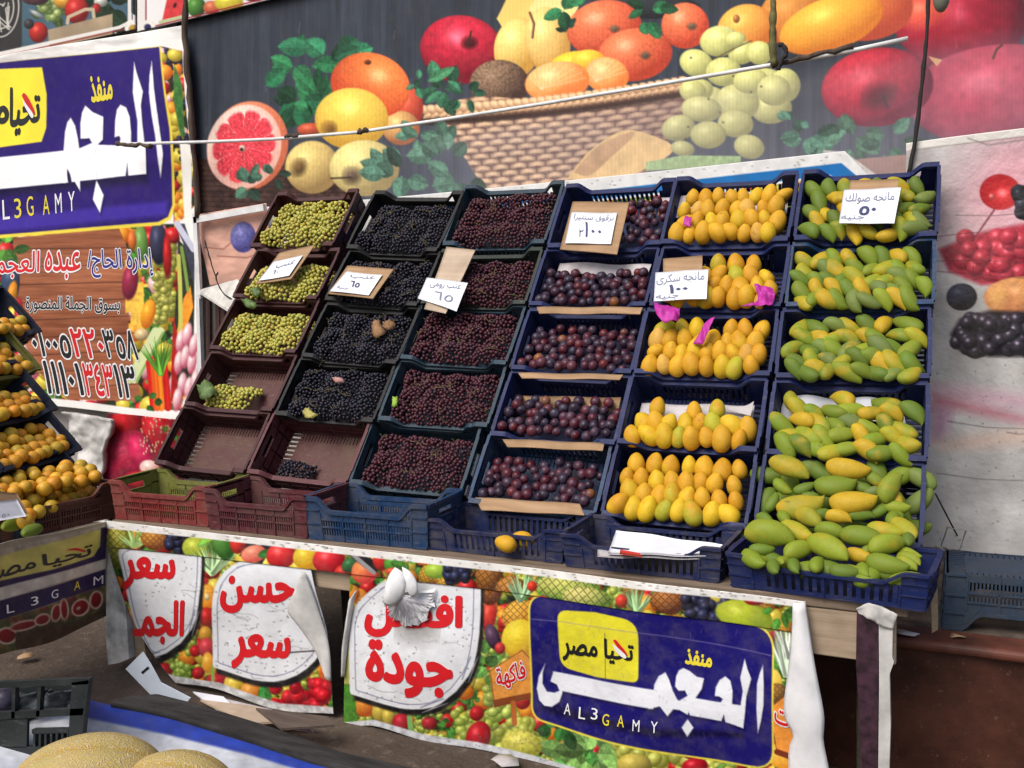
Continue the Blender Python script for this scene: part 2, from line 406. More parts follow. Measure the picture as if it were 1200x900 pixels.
    def mosaic(s, region, seed, r=12, kinds='tglpoc', n=None):
        """a heap of assorted fruit over a polygon region"""
        r = r*.74; R = random.Random(seed); reg = np.array(region, float); x0, y0 = reg.min(0); x1, y1 = reg.max(0)
        n = n or int((x1-x0)*(y1-y0)/(r*r*1.0)); sav = s.C.copy(); s.poly([(x0, y0), (x1, y0), (x1, y1), (x0, y1)], (34, 40, 20), tex=.5)
        for k in range(n):
            x, y = R.uniform(x0, x1), R.uniform(y0, y1); q = R.choice(kinds); z = r*R.uniform(.7, 1.2)
            if q == 't': s.ell(x, y, z, z*.9, 0, (215, 40, 40), (95, 8, 12), 90, tex=.1)
            elif q == 'g': s.bunch(x, y, z, z, z*.4, 14, (190, 200, 90), R.randrange(999), (90, 110, 30))
            elif q == 'l': s.mint(x, y, z*1.2, 7, R.randrange(999), (70, 130, 50))
            elif q == 'p': s.pine(x, y, z*1.1, z*1.3, R.uniform(-40, 40), g=z*.5)
            elif q == 'o': s.ell(x, y, z, z, 0, (240, 165, 50), (170, 80, 20), 50)
            elif q == 'c': s.ell(x, y, z*1.1, z*.9, R.uniform(0, 90), (225, 205, 80), (140, 120, 30), 40)
            elif q == 'd': s.bunch(x, y, z, z*.8, z*.4, 14, (45, 45, 75), R.randrange(999), (8, 8, 16))
            elif q == 'w': s.ell(x, y, z*.6, z*1.2, R.uniform(-40, 40), (225, 195, 195), (150, 70, 90), 40)
        i = np.arange(len(s.X)); m = np.clip(.5-s._pd(i, reg)/1.4, 0, 1)[:, None]
        s.C = sav*(1-m)+s.C*m
    def mul(s, seed, sc, amt):
        s.C *= (1+amt*(fbm(s.X/sc, s.Y/sc, seed)-.5)*2)[:, None]
    def build(s, name, mat, parent=None, gain=1.0, thick=0.0):
        W = s.surf.at(s.P[..., 0], s.P[..., 1]).reshape(-1, 3)
        nx, ny = s.nx, s.ny
        idx = (np.arange(ny-1)[:, None]*nx+np.arange(nx-1)[None]).ravel()
        F = np.stack([idx, idx+nx, idx+nx+1, idx+1], -1)
        V = W; C = s.C
        nv = len(V)
        if thick:
            V = np.vstack([V, V-s.surf.out*thick]); C = np.vstack([C, np.full_like(C, 205.0)])
            per = np.concatenate([np.arange(nx), np.arange(1, ny)*nx+nx-1, (ny-1)*nx+np.arange(nx-2, -1, -1), np.arange(ny-2, 0, -1)*nx])
            nxt = np.roll(per, -1)
            F = np.vstack([F, F[:, ::-1]+nv, np.stack([nxt, per, per+nv, nxt+nv], -1)[:, ::-1]])
        if parent is not None:
            iv = np.array(parent.matrix_world.inverted()); V = V@iv[:3, :3].T+iv[:3, 3]
        me = bpy.data.meshes.new(name); me.vertices.add(len(V)); me.vertices.foreach_set('co', V.astype(np.float32).ravel())
        me.loops.add(len(F)*4); me.loops.foreach_set('vertex_index', F.astype(np.int32).ravel())
        me.polygons.add(len(F)); me.polygons.foreach_set('loop_start', np.arange(0, len(F)*4, 4, dtype=np.int32))
        me.update(calc_edges=True); me.validate()
        at = me.color_attributes.new('print', 'FLOAT_COLOR', 'POINT')
        c = np.ones((len(V), 4), np.float32); c[:, :3] = np.clip(s2l(np.clip(C, 0, 255))*gain, 0, .92); at.data.foreach_set('color', c.ravel())
        me.polygons.foreach_set('use_smooth', [True]*len(F))
        me.materials.append(mat)
        return link(name, me, parent)

# ------------------------------------------------------------------ lettering
_AR = {  # isolated, final, initial, medial
 'ا': (0xFE8D, 0xFE8E, 0, 0), 'إ': (0xFE87, 0xFE88, 0, 0), 'أ': (0xFE83, 0xFE84, 0, 0), 'ة': (0xFE93, 0xFE94, 0, 0), 'د': (0xFEA9, 0xFEAA, 0, 0),
 'ذ': (0xFEAB, 0xFEAC, 0, 0), 'ر': (0xFEAD, 0xFEAE, 0, 0), 'ز': (0xFEAF, 0xFEB0, 0, 0), 'و': (0xFEED, 0xFEEE, 0, 0), 'ى': (0xFEEF, 0xFEF0, 0, 0),
 'ب': (0xFE8F,)*1, 'ت': (0xFE95,), 'ج': (0xFE9D,), 'ح': (0xFEA1,), 'خ': (0xFEA5,), 'س': (0xFEB1,), 'ش': (0xFEB5,), 'ص': (0xFEB9,), 'ض': (0xFEBD,),
 'ع': (0xFEC9,), 'ف': (0xFED1,), 'ق': (0xFED5,), 'ك': (0xFED9,), 'ل': (0xFEDD,), 'م': (0xFEE1,), 'ن': (0xFEE5,), 'ه': (0xFEE9,), 'ي': (0xFEF1,)}
for _k, _v in list(_AR.items()):
    if len(_v) == 1: _AR[_k] = tuple(_v[0]+j for j in range(4))
def arabic(t):
    out = []; n = len(t)
    joins = lambda ch: ch == 'ـ' or (ch in _AR and _AR[ch][2])
    for i, ch in enumerate(t):
        if ch not in _AR: out.append(ch); continue
        pv = i > 0 and joins(t[i-1]); nx = i+1 < n and (t[i+1] in _AR or t[i+1] == 'ـ') and bool(_AR[ch][2])
        f = _AR[ch]; out.append(chr(f[3] if pv and nx else f[1] if pv else f[2] if nx else f[0]))
    s = ''.join(out)[::-1]
    r = ''; num = ''                                     # digits keep their own order
    for ch in s:
        if '٠' <= ch <= '٩': num = ch+num
        else: r += num+ch; num = ''
    return r+num
_glyph_cache = {}
def glyphs(text):
    """outline of a text filled by winding number (the font's strokes overlap themselves)"""
    if text in _glyph_cache: return _glyph_cache[text]
    c = bpy.data.curves.new('t', 'FONT'); c.body = text; o = bpy.data.objects.new('t', c); COL.objects.link(o)
    dg = bpy.context.evaluated_depsgraph_get(); ev = o.evaluated_get(dg); cu = ev.to_curve(dg); loops = []
    for sp in cu.splines:
        b = sp.bezier_points; n = len(b); L = []
        for k in range(n):
            p0, p1, p2, p3 = (np.array(q[:2]) for q in (b[k].co, b[k].handle_right, b[(k+1) % n].handle_left, b[(k+1) % n].co))
            m = 1 if np.abs(np.cross(p1-p0, p3-p0))+np.abs(np.cross(p2-p0, p3-p0)) < 1e-5 else 4
            for t in np.arange(m)/m: L.append((1-t)**3*p0+3*(1-t)**2*t*p1+3*(1-t)*t*t*p2+t**3*p3)
        loops.append(np.array(L))
    ev.to_curve_clear(); bpy.data.objects.remove(o); bpy.data.curves.remove(c)
    V = []; E = []
    for L in loops: n = len(V); V += [Vector(p) for p in L]; E += [(n+k, n+(k+1) % len(L)) for k in range(len(L))]
    r = delaunay_2d_cdt(V, E, [], 0, 1e-6); P = np.array([v[:] for v in r[0]]); T = [tuple(f) for f in r[2]]
    C = np.array([P[list(f)].mean(0) for f in T]); w = np.zeros(len(C), int)
    for L in loops:
        for k in range(len(L)):
            a, b = L[k], L[(k+1) % len(L)]; cr = (b[0]-a[0])*(C[:, 1]-a[1])-(b[1]-a[1])*(C[:, 0]-a[0])
            w += ((a[1] <= C[:, 1]) & (b[1] > C[:, 1]) & (cr > 0)).astype(int)-((a[1] > C[:, 1]) & (b[1] <= C[:, 1]) & (cr < 0)).astype(int)
    _glyph_cache[text] = (P, [f for f, q in zip(T, w) if q != 0]); return _glyph_cache[text]
def letter(surf, text, quad, mat, parent, bold=0.02, eps=0.002, halo=None, halo_mat=None, name='lettering', raw=False, slant=0.0):
    """text whose ink box fills quad (TL, TR, BR, BL on the sheet)"""
    t = text if raw else arabic(text)
    b0, _ = glyphs(t); lo, hi = b0.min(0), b0.max(0)
    q = np.array(quad, float)
    def run(off, m, e):
        v0, f0 = glyphs(t); V = []; F = []
        ring = [(0.0, 0.0)]+([(off*math.cos(k*math.pi/6), off*math.sin(k*math.pi/6)) for k in range(12)] if off > 0 else [])
        for k, (ox, oy) in enumerate(ring):              # heavier strokes: the outline laid down in a small ring
            uv = (v0+np.array([ox, oy])-lo)/(hi-lo); u, w = uv[:, :1], 1-uv[:, 1:2]; u = u+slant*(1-w)
            P = (1-u)*(1-w)*q[0]+u*(1-w)*q[1]+u*w*q[2]+(1-u)*w*q[3]
            n = len(V); V += [Vector(p) for p in surf.at(P[:, 0], P[:, 1], e+k*2e-5)]; F += [tuple(i+n for i in x) for x in f0]
        return mk(name, V, F, m, parent, world=True)
    if halo: run(halo, halo_mat, eps)
    return run(bold, mat, eps+(0.0008 if halo else 0))
def shape(surf, polys, mat, parent, eps=0.002, name='lettering', smooth=False):
    """flat printed shapes as one mesh"""
    V = []; F = []
    for p in polys:
        p = np.array(p, float)
        if smooth: p = pline(list(p)+[p[0]], 48)[:-1]
        W = surf.at(p[:, 0], p[:, 1], eps); n = len(V)
        tri = tessellate_polygon([[Vector((a, b, 0)) for a, b in p]])
        V += [Vector(w) for w in W]; F += [tuple(i+n for i in t) for t in tri]; eps += 0.00015
    return mk(name, V, F, mat, parent, world=True)

# ================================================================== THE SETTING
def m_ground():
    t = NT('dirt'); co = t.coord(); n = t.noise(1.3, 6, co, 0.6); n2 = t.noise(22, 5, co, 0.7)
    c = t.ramp(n, [(0.3, (0.05, 0.037, 0.029, 1)), (0.7, (0.115, 0.088, 0.068, 1))])
    c = t.mix(t.ramp(n2, [(0.55, 0.0), (0.75, 0.6)]), c, (0.22, 0.185, 0.15, 1))
    t.bump(n2, 0.6, 0.03); return t.set(c, 0.9, 0.2)
def ground():
    xs = np.concatenate([[-60, -20], np.linspace(-4, 6, 81), [20, 60]]); ys = np.concatenate([[-60, -20], np.linspace(-4, 2, 49), [20, 60]])
    X, Y = np.meshgrid(xs, ys); Z = 0.03*(fbm(X*2.2+50, Y*2.2+50, 5)-.6)+0.012*(fbm(X*9+50, Y*9+50, 8)-.5)
    nx = len(xs); V = np.stack([X.ravel(), Y.ravel(), Z.ravel()], -1)
    F = [(j*nx+i, j*nx+i+1, (j+1)*nx+i+1, (j+1)*nx+i) for j in range(len(ys)-1) for i in range(nx-1)]
    return tag(mk('ground', V, F, m_ground(), smooth=True), kind='structure')
ground()

wall_m = m_plain('old_plaster', (0.34, 0.32, 0.30, 1), 0.9, 0.2, 3, 0.2, 0.2)
b = MB().box(-8, 9, 1.22, 1.45, 0, 4.2)
tag(b.build('shop_wall', wall_m), 'grey plastered shop wall behind the fruit posters and the leaning crates', 'wall')

# ---- great fruit poster across the wall
SP = wallY(1.16)
def main_poster():
    s = Sheet(SP, [(206, -70), (1300, -70)], [(212, 262), (1300, 205)], step=1.15)
    X, Y = s.X, s.Y
    base = np.array([50, 56, 66.])
    st = fbm(X/6, Y/90, 3); s.C[:] = base*(.75+.5*st)[:, None]
    h = np.clip((Y-60)/170, 0, 1)*np.clip((X-250)/200, 0, 1)
    s.C += (h*20)[:, None]*np.array([1, .95, 1.05])  # paler downwards: hazy sky reflection painted into the background
    s.poly([(225, 186), (330, 186), (420, 205), (420, 270), (205, 270)], (66, 46, 42), tex=.5, ts=5)
    for k in range(14): s.line([(226, 188+k*6), (420, 190+k*6)], 1.2, (28, 20, 20), .6)
    # big red apples at the right
    s.ell(1125, 22, 78, 62, 0, (185, 40, 60), (88, 30, 45), 60, -.3, -.2, tex=.12, ts=9)
    s.ell(1085, 18, 34, 26, 0, (235, 105, 75), (170, 45, 60), 30, soft=14)
    s.ell(1175, 112, 112, 60, -4, (196, 62, 84), (112, 44, 60), 40, -.4, -.5, tex=.14, ts=8)
    s.line([(1164, 68), (1168, 58), (1174, 53)], 3, (70, 40, 35))
    s.ell(1028, 102, 66, 46, -8, (214, 45, 62), (95, 24, 40), 35, -.45, -.45, tex=.14, ts=5)
    s.ell(1030, 112, 20, 13, -20, (92, 30, 40), (70, 35, 42), 0, soft=7); s.line([(1035, 112), (1040, 126)], 3.5, (60, 35, 45))
    s.poly([(1088, 66), (1104, 70), (1098, 78)], (225, 165, 110))
    # yellow fruit, upper right
    s.ell(1010, 8, 60, 40, 0, (228, 130, 70), (170, 70, 50), 20); s.ell(930, 20, 40, 34, 0, (225, 150, 70), (160, 80, 40), 20)
    s.ell(974, 28, 64, 31, -20, (250, 190, 70), (200, 115, 45), 35, tex=.06); s.ell(874, 34, 34, 29, -15, (246, 185, 85), (190, 105, 45), 35, tex=.06)
    s.ell(863, 22, 4, 5, 0, (190, 120, 60)); s.ell(760, 8, 60, 14, 0, (50, 55, 62), hl=0)
    # bananas, quinces, apple, kiwi
    s.poly([(582, 22), (606, -20), (645, -40), (640, 0), (600, 40)], (238, 200, 110), smooth=True); s.poly([(620, 10), (650, -30), (690, -40), (672, 20), (640, 50)], (243, 216, 140), smooth=True)
    s.ell(541, 58, 49, 40, 8, (214, 44, 68), (112, 16, 34), 75, -.2, -.6, tex=.2, ts=5); s.ell(550, 50, 9, 7, 0, (95, 20, 28), hl=0, soft=3); s.line([(549, 52), (552, 37)], 2.5, (55, 35, 25))
    s.ell(606, 56, 27, 36, 10, (247, 218, 128), (190, 140, 60), 25); s.ell(642, 48, 26, 40, -8, (246, 214, 130), (190, 140, 70), 25); s.line([(624, 44), (626, 28), (621, 15)], 3, (120, 80, 55))
    s.ell(585, 99, 35, 29, 0, (140, 112, 88), (66, 46, 40), 14, tex=.35, ts=2)
    # oranges
    for (x, y, a, bb, r) in ((803, 30, 28, 27, 0), (708, 33, 44, 33, -10), (744, 64, 44, 31, -8)):
        s.ell(x, y, a, bb, r, (242, 126, 82), (176, 62, 42), 55, tex=.14, ts=2.2); s.ell(x+a*.28, y+1, 5, 4, 0, (110, 100, 80), hl=0, soft=2); s.line([(x+a*.28-8, y+1), (x+a*.28+8, y+1)], 1, (120, 60, 40), .5)
    s.ell(673, 76, 30, 16, -10, (250, 208, 60), (200, 140, 40), 30); s.ell(690, 72, 20, 14, 0, (252, 214, 70), (200, 140, 40), 30)
    for (x, y, a, bb, r) in ((711, 88, 26, 21, 10), (653, 96, 38, 24, -8)):
        s.ell(x, y, a, bb, r, (250, 190, 120), (225, 125, 60), 40, tex=.1, ts=3)
        for k in range(9):
            t = -1.3+k*.33; s.line([(x-a*.5, y+bb*.35), (x+a*.9*math.sin(t), y-bb*.9*math.cos(t))], .8, (255, 222, 180), .5)
    s.poly([(640, 112), (660, 100), (690, 96), (684, 112), (655, 117)], (225, 120, 60), alpha=.6, soft=3)
    s.mint(660, 12, 26, 10, 4); s.mint(757, 10, 24, 10, 5); s.mint(668, 35, 12, 5, 6, (25, 60, 45))
    # basket
    bk = [(498, 126), (560, 112), (640, 118), (720, 106), (800, 92), (815, 118), (790, 160), (760, 200), (700, 225), (570, 225), (548, 190), (520, 150)]
    i = s.near(490, 820, 85, 230); m = np.clip(.5-s._pd(i, np.array(bk))/1.4, 0, 1)
    x, y = s.X[i], s.Y[i]; yy = y+(x-500)*.12-6*np.sin((x-500)/150)+1.2*fbm(x/18, y/18, 5); row = np.floor(yy/7.4); fx = ((x-650)*(1+(y-120)/420)/25+.5*(row % 2)) % 1; fy = (yy/7.4-.10*np.cos(fx*6.283)) % 1
    lum = np.clip(np.sin(np.pi*fx), .0, 1)**.5*np.clip(np.sin(np.pi*fy), .0, 1)**.7
    dk = np.clip(1.15-np.clip(x-600, 0, 300)/420-np.clip(130-y, 0, 60)/130, .35, 1.1)
    s.put(i, m, np.array([84, 58, 54.])+(np.array([226, 186, 146.])-[84, 58, 54])*(lum*dk*(.85+.3*fbm(x/5, y/2, 7)))[:, None])
    for k in range(34):
        t = k/33; px = 500+t*304; py = 130-t*34+5*math.sin(t*3.1); s.ell(px, py+13, 10, 3, 8, (58, 38, 32), (40, 26, 22), 0, soft=2); s.ell(px, py, 10, 5.5, 30, (228, 190, 146), (130, 92, 68), 20)
        s.ell(px+4, py+6, 9, 4.5, -22, (212, 172, 130), (112, 78, 58), 14)
    # cut melon and cucumber
    s.poly([(664, 210), (690, 178), (722, 156), (745, 153), (785, 168), (786, 180), (760, 196), (720, 212)], (232, 190, 122), smooth=True, tex=.12, ts=8)
    s.poly([(672, 202), (700, 172), (738, 155), (742, 160), (712, 188), (690, 206)], (196, 150, 104), smooth=True, tex=.15, ts=10)
    # grapes
    R = random.Random(3)
    for (x, y, a, bb) in ((895, 102, 26, 22), (920, 100, 18, 20), (904, 127, 24, 18), (832, 118, 20, 17), (864, 120, 26, 22), (818, 107, 18, 14), (870, 62, 17, 13), (890, 62, 15, 14),
                          (843, 48, 23, 18), (862, 46, 12, 9), (816, 74, 20, 16), (848, 84, 21, 17), (812, 107, 16, 13), (880, 95, 21, 15), (822, 128, 24, 15), (795, 150, 20, 15), (862, 145, 21, 16), (878, 172, 18, 14), (830, 158, 21, 16), (800, 174, 14, 9), (907, 106, 20, 18)):
        hz = max(0, (y-80)/110); c = np.array([226, 226, 140])*(1-hz*.22)+np.array([120, 105, 100])*hz*.2  # lower grapes greyed, reflected haze painted into their colour
        s.ell(x, y, a, bb, R.uniform(-20, 20), c, c*.66, 26, tex=.08, ts=6)
    for k in range(12): s.ell(R.uniform(800, 900), R.uniform(50, 180), 1.2, 1.2, 0, (100, 85, 60), hl=0)
    s.line([(835, 70), (858, 58), (880, 48)], 1.5, (90, 75, 50)); s.poly([(757, 190), (800, 182), (868, 183), (868, 190), (800, 198), (757, 200)], (150, 180, 120), tex=.2)
    s.mint(950, 160, 28, 16, 11, (70, 120, 95)); s.mint(1000, 158, 30, 14, 12, (80, 130, 100)); s.mint(1040, 172, 30, 12, 13, (60, 100, 80)); s.mint(930, 140, 16, 6, 17, (70, 120, 95))
    # left group
    s.mint(345, 78, 38, 12, 21); s.mint(385, 72, 40, 12, 22, (50, 120, 85)); s.mint(350, 120, 36, 14, 23, (35, 90, 60)); s.mint(376, 120, 26, 10, 24)
    s.ell(480, 126, 16, 24, 0, (226, 96, 66), (150, 50, 40)); s.ell(470, 150, 22, 20, 0, (226, 178, 110), (150, 90, 60)); s.ell(364, 152, 16, 8, 0, (210, 90, 60))
    s.ell(434, 100, 47, 38, 15, (242, 132, 66), (190, 70, 40), 60, .35, -.5, tex=.14, ts=2.2); s.ell(431, 73, 4, 3, 0, (110, 60, 30), hl=0)
    s.ell(412, 139, 43, 36, 0, (246, 214, 92), (190, 145, 55), 45, -.1, -.6, tex=.06); s.ell(386, 150, 8, 7, 30, (150, 105, 45), hl=0, soft=4)
    s.ell(366, 196, 32, 31, 0, (232, 206, 128), (150, 122, 76), 22, tex=.08); s.ell(350, 196, 8, 10, 20, (130, 100, 60), hl=0, soft=4)
    s.ell(427, 197, 41, 33, 0, (236, 220, 142), (158, 138, 92), 22, tex=.08); s.ell(412, 206, 10, 9, 0, (120, 100, 80), hl=0, soft=5); s.line([(388, 209), (412, 208)], 2, (60, 45, 35))
    s.ell(291, 171, 46, 53, 18, (226, 140, 104), (190, 100, 70), 10); s.ell(286, 172, 43, 50, 18, (240, 205, 190), (220, 170, 155), 0)
    i = s.near(240, 335, 115, 230); dx, dy = s.X[i]-286, s.Y[i]-172; a = math.radians(18); p, q = (dx*math.cos(a)+dy*math.sin(a))/36, (-dx*math.sin(a)+dy*math.cos(a))/43
    r = np.hypot(p, q); th = np.arctan2(q, p)+.12*fbm(dx/9, dy/9, 6); seg = np.abs(((th/(2*np.pi)*10) % 1)-.5); m = np.clip((1.04-.16*(seg*2)**5-r+.05*(fbm(dx/4, dy/4, 3)-.5))*12, 0, 1)
    fl = fbm(th*14, r*4, 4, 3); sp = fbm(dx/1.7, dy/1.7, 8, 2); c = np.array([200, 58, 70.])*(.62+.45*fl+.42*sp)[:, None]; li = np.clip((seg-.47)*30, 0, 1)*np.clip((r-.1)*3, 0, .55); c = c+(np.array([238, 190, 180.])-c)*np.clip(li+np.clip(sp-.68, 0, 1)*2, 0, 1)[:, None]; s.put(i, m, c); s.ell(284, 174, 4, 4, 0, (240, 200, 180), hl=0); s.ell(283, 175, 2, 2, 0, (70, 25, 25), hl=0)
    for (x, y, r, n, sd) in ((520, 105, 24, 12, 31), (485, 100, 16, 7, 32), (490, 160, 24, 8, 33), (522, 185, 34, 12, 34), (470, 205, 34, 12, 35), (546, 108, 18, 8, 36), (290, 215, 22, 8, 37), (320, 205, 18, 7, 38), (535, 215, 30, 8, 39)):
        s.mint(x, y, r, n, sd, (60, 115, 85) if y < 150 else (78, 118, 98))
    s.leaf(502, 95, 34, 6, -28, (70, 130, 90)); s.leaf(312, 100, 30, 10, -40, (40, 105, 70))
    s.poly([(985, 190), (1010, 186), (1075, 180), (1075, 250), (1000, 250)], (150, 116, 106), tex=.12, ts=12); s.poly([(965, 176), (990, 178), (1040, 214), (1000, 230), (960, 200)], (196, 192, 184), tex=.2, ts=6)
    # ribbed board and scuffs
    s.C *= (1+.022*np.sin(X*2*np.pi/4.6))[:, None]; s.mul(5, 40, .06)
    ry = np.interp(X, [140, 420, 640, 905, 1064, 1300], [169, 155, 121, 76, 45, 10])         # pale haze of reflected sky below the rail, painted into the print
    f = np.clip((Y-ry)/30, 0, 1)*np.clip((X-400)/160, 0, 1)*.30*(.7+.6*fbm(X/60, Y/40, 12)); s.C = s.C*(1-f)[:, None]+np.array([172, 166, 174.])*f[:, None]
    for k in range(60):
        x, y = R.uniform(230, 1190), R.uniform(0, 200); s.line([(x, y), (x+R.uniform(-2, 2), y+R.uniform(2, 14))], .8, (150, 150, 155), R.uniform(.1, .35))
    return s
s = main_poster()
o = s.build('fruit_poster', M['print'], gain=1.12, thick=0.006)
tag(o, 'long dark poster of fruit and a wicker basket above the crates', 'poster')

# ---- left shop banner
SL = wallY(1.10, lambda x, y: 0.006*np.sin(x/31+y/70)+0.004*np.sin(y/23-x/60))
def zp(pts, x0, y0, k): return [(x0+x*k, y0+y*k) for x, y in pts]
LOGO = [[(698,45),(706,110),(712,170),(728,300),(747,470),(737,582),(724,500),(712,380),(700,300),(688,190),(690,110)],
 [(616,50),(628,95),(660,185),(650,250),(655,330),(666,440),(672,562),(600,568),(630,440),(632,320),(612,190)],
 [(436,428),(545,432),(668,438),(672,562),(592,571),(586,515),(580,572),(446,588),(436,500)],
 [(524,395),(526,320),(535,268),(553,245),(580,258),(596,300),(602,370),(602,445),(545,440),(552,400),(545,388)],
 [(364,400),(362,330),(370,280),(386,248),(420,278),(470,300),(468,405),(448,425),(436,455),(446,588),(380,594),(330,600),(300,470),(372,440),(418,420),(405,398),(385,400)],
 [(288,455),(292,370),(302,325),(318,303),(338,340),(352,400),(364,470),(370,642),(308,540),(300,604),(250,600)],
 [(-240,520),(0,487),(292,455),(312,602),(0,632),(-240,662)],
 [(446,592),(481,660),(463,742),(430,680)]]
def left_banner():
    s = Sheet(SL, [(-60, 78), (0, 66), (100, 48), (213, 30)], [(-60, 466), (0, 470), (85, 478), (236, 498)], right=[(213, 30), (222, 90), (229, 250), (232, 400), (236, 498)], step=1.0)
    X, Y = s.X, s.Y; s.C[:] = (232, 230, 226)
    i = np.nonzero(Y < 110)[0]; s.C[i] *= (1-.22*np.clip(fbm(X[i]/30, Y[i]/7, 9)-.45, 0, 1)*2)[:, None]
    # vegetables behind everything
    s.mosaic([(-60, 270), (208, 262), (236, 482), (-60, 470)], 5, 15, 'tlocw')
    s.mosaic([(188, 54), (214, 60), (228, 240), (204, 268)], 8, 11, 'tdocw')
    s.poly([(205, 75), (215, 100), (217, 160), (212, 160), (205, 120)], (60, 110, 50), tex=.3)
    s.poly([(210, 165), (223, 170), (224, 262), (216, 262)], (235, 232, 225))
    # wooden board
    w = [(14, 279), (140, 266), (152, 300), (150, 400), (165, 470), (80, 468), (50, 440), (22, 390), (18, 330)]
    s.poly(w, (150, 92, 62), smooth=False)
    i = s.near(8, 170, 262, 478); m = np.clip(.5-s._pd(i, np.array(w, float))/1.4, 0, 1); g = fbm(X[i]/38, Y[i]/2.2, 2); g2 = fbm(X[i]/60, Y[i]/9, 6)
    s.put(i, m, np.array([112, 62, 40.])+np.array([72, 54, 42.])*(g*.8+g2*.9-.35)[:, None])
    for k in range(9): s.line([(15, 292+k*21), (160, 290+k*20)], 1.2, (58, 32, 24), .7)
    # produce at the right of the board
    s.bunch(193, 330, 13, 42, 4.5, 90, (176, 176, 80), 3, (90, 95, 30)); s.bunch(188, 350, 9, 30, 4, 40, (190, 185, 90), 4, (100, 100, 40))
    for (x, y, a) in ((156, 360, 86), (163, 372, 80), (150, 345, 88)): s.poly([(x-4, y-40), (x+4, y-42), (x+6, y+20), (x-3, y+22)], (226, 180, 70), tex=.2)
    s.ell(173, 368, 8, 18, 10, (235, 165, 40), (180, 95, 20)); s.ell(152, 330, 9, 22, 5, (150, 40, 70), (90, 20, 40)); s.ell(166, 392, 9, 7, 0, (236, 205, 150))
    for (x0, x1) in ((150, 182), (156, 188)): s.line([(x0, 445), (x1, 388)], 9, (205, 215, 160)); s.line([(x0+3, 447), (x1+3, 390)], 3, (130, 165, 90))
    s.ell(185, 285, 10, 26, 0, (58, 60, 88), (20, 22, 40)); s.ell(165, 285, 8, 22, 0, (120, 160, 80), (60, 100, 40)); s.ell(195, 300, 5, 26, 0, (190, 30, 30), (110, 10, 15)); s.ell(155, 282, 5, 12, 0, (235, 120, 50))
    s.poly([(208, 280), (226, 300), (229, 440), (206, 480), (203, 400)], (40, 44, 34), tex=.6, ts=4)
    s.poly([(205, 262), (214, 285), (226, 335), (228, 300), (216, 262)], (60, 62, 78), tex=.2); s.line([(207, 262), (226, 292)], 7, (190, 192, 210))
    s.poly([(222, 335), (226, 360), (211, 410), (204, 408), (214, 350)], (228, 140, 40), tex=.15); s.poly([(203, 370), (210, 400), (207, 470), (200, 470)], (165, 24, 26), tex=.2); s.line([(212, 290), (219, 340)], 4, (120, 150, 70)); s.line([(208, 300), (212, 390)], 5, (190, 190, 90))
    for (x, y) in ((212, 400), (220, 392), (210, 425), (218, 418), (226, 425), (214, 450), (222, 455), (230, 446), (228, 405), (208, 468), (218, 478), (229, 474)): s.ell(x, y, 5.5, 14, 8, (232, 206, 206), (176, 80, 104), 30)
    for (x, c) in ((176, (200, 30, 28)), (186, (226, 120, 30)), (194, (180, 24, 24)), (181, (210, 90, 24))):
        s.line([(x-2, 425), (x+3, 478)], 8, c); s.line([(x, 425), (x+3, 478)], 2, tuple(min(255, v*1.3) for v in c), .6)
    s.crown(188, 440, 46, 26, 230, 310, 6, (90, 150, 50)); s.mint(172, 470, 14, 6, 3, (50, 110, 40))
    s.mint(6, 290, 26, 12, 7, (90, 150, 60)); s.ell(12, 330, 11, 26, 0, (60, 80, 110), (30, 40, 60)); s.ell(14, 345, 6, 16, 10, (235, 150, 40)); s.ell(22, 375, 6, 26, 0, (190, 40, 50), (110, 10, 30)); s.ell(2, 370, 8, 24, 0, (200, 40, 30)); s.ell(8, 395, 8, 14, 0, (215, 200, 200))
    # blue field and yellow corner
    s.poly([(-60, 62+18), (-60, 292), (0, 279), (188, 264), (200, 257), (205, 240), (202, 150), (188, 54)], (226, 205, 70))
    s.poly([(-60, 80), (-60, 287), (0, 275), (186, 260), (197, 254), (202, 240), (199, 150), (186.5, 55)], (40, 22, 104), tex=.05, ts=30)
    s.poly([(-60, 212), (0, 208), (173, 196), (174, 214), (60, 224), (0, 230), (-60, 236)], (24, 14, 58), soft=5)
    s.poly([(-60, 262), (0, 254), (196, 236), (196, 252), (0, 271), (-60, 280)], (62, 44, 150), soft=3)
    s.poly([(-60, 90), (0, 81), (50, 79), (54, 110), (53, 150), (48, 166), (0, 173), (-60, 183)], (238, 222, 62), tex=.04, ts=20)
    k = 240/939
    for p in LOGO: s.poly(np.array(zp(p, 0, 60, k))+np.array([1.5, 3]), (20, 14, 60), soft=1.5, alpha=.8)
    for p in LOGO: s.poly(zp(p, 0, 60, k), (238, 238, 240))
    s.line([(-60, 466), (0, 470), (85, 478), (236, 499)], 18, (226, 224, 220)); s.mul(4, 25, .05)
    return s
s = left_banner(); LB = empty('shop_banner', tuple(SL.at(100, 480)))
tag(LB, 'tall vinyl banner, blue over brown wood print, with phone numbers, left of the grapes', 'banner')
LS = s.build('printed_sheet', M['print'], LB, gain=1.05, thick=0.003)
letter(SL, 'تحيا', [(13, 104), (46, 108), (46, 150), (12, 160)], M['ink_black'], LS, 0.03)
letter(SL, 'مصر', [(-58, 132), (10, 124), (10, 154), (-58, 178)], M['ink_black'], LS, 0.03)
shape(SL, [[(26, 112), (29, 109), (34, 116), (40, 130), (39, 134), (31, 122)]], M['ink_red'], LS, 0.004, smooth=True)
shape(SL, [[(27, 117), (31, 122), (39, 134), (37, 138), (29, 124)]], M['ink_white'], LS, 0.0045, smooth=True)
letter(SL, 'منفذ', [(104, 91), (131, 87), (132, 115), (107, 119)], M['ink_yellow'], LS, 0.035)
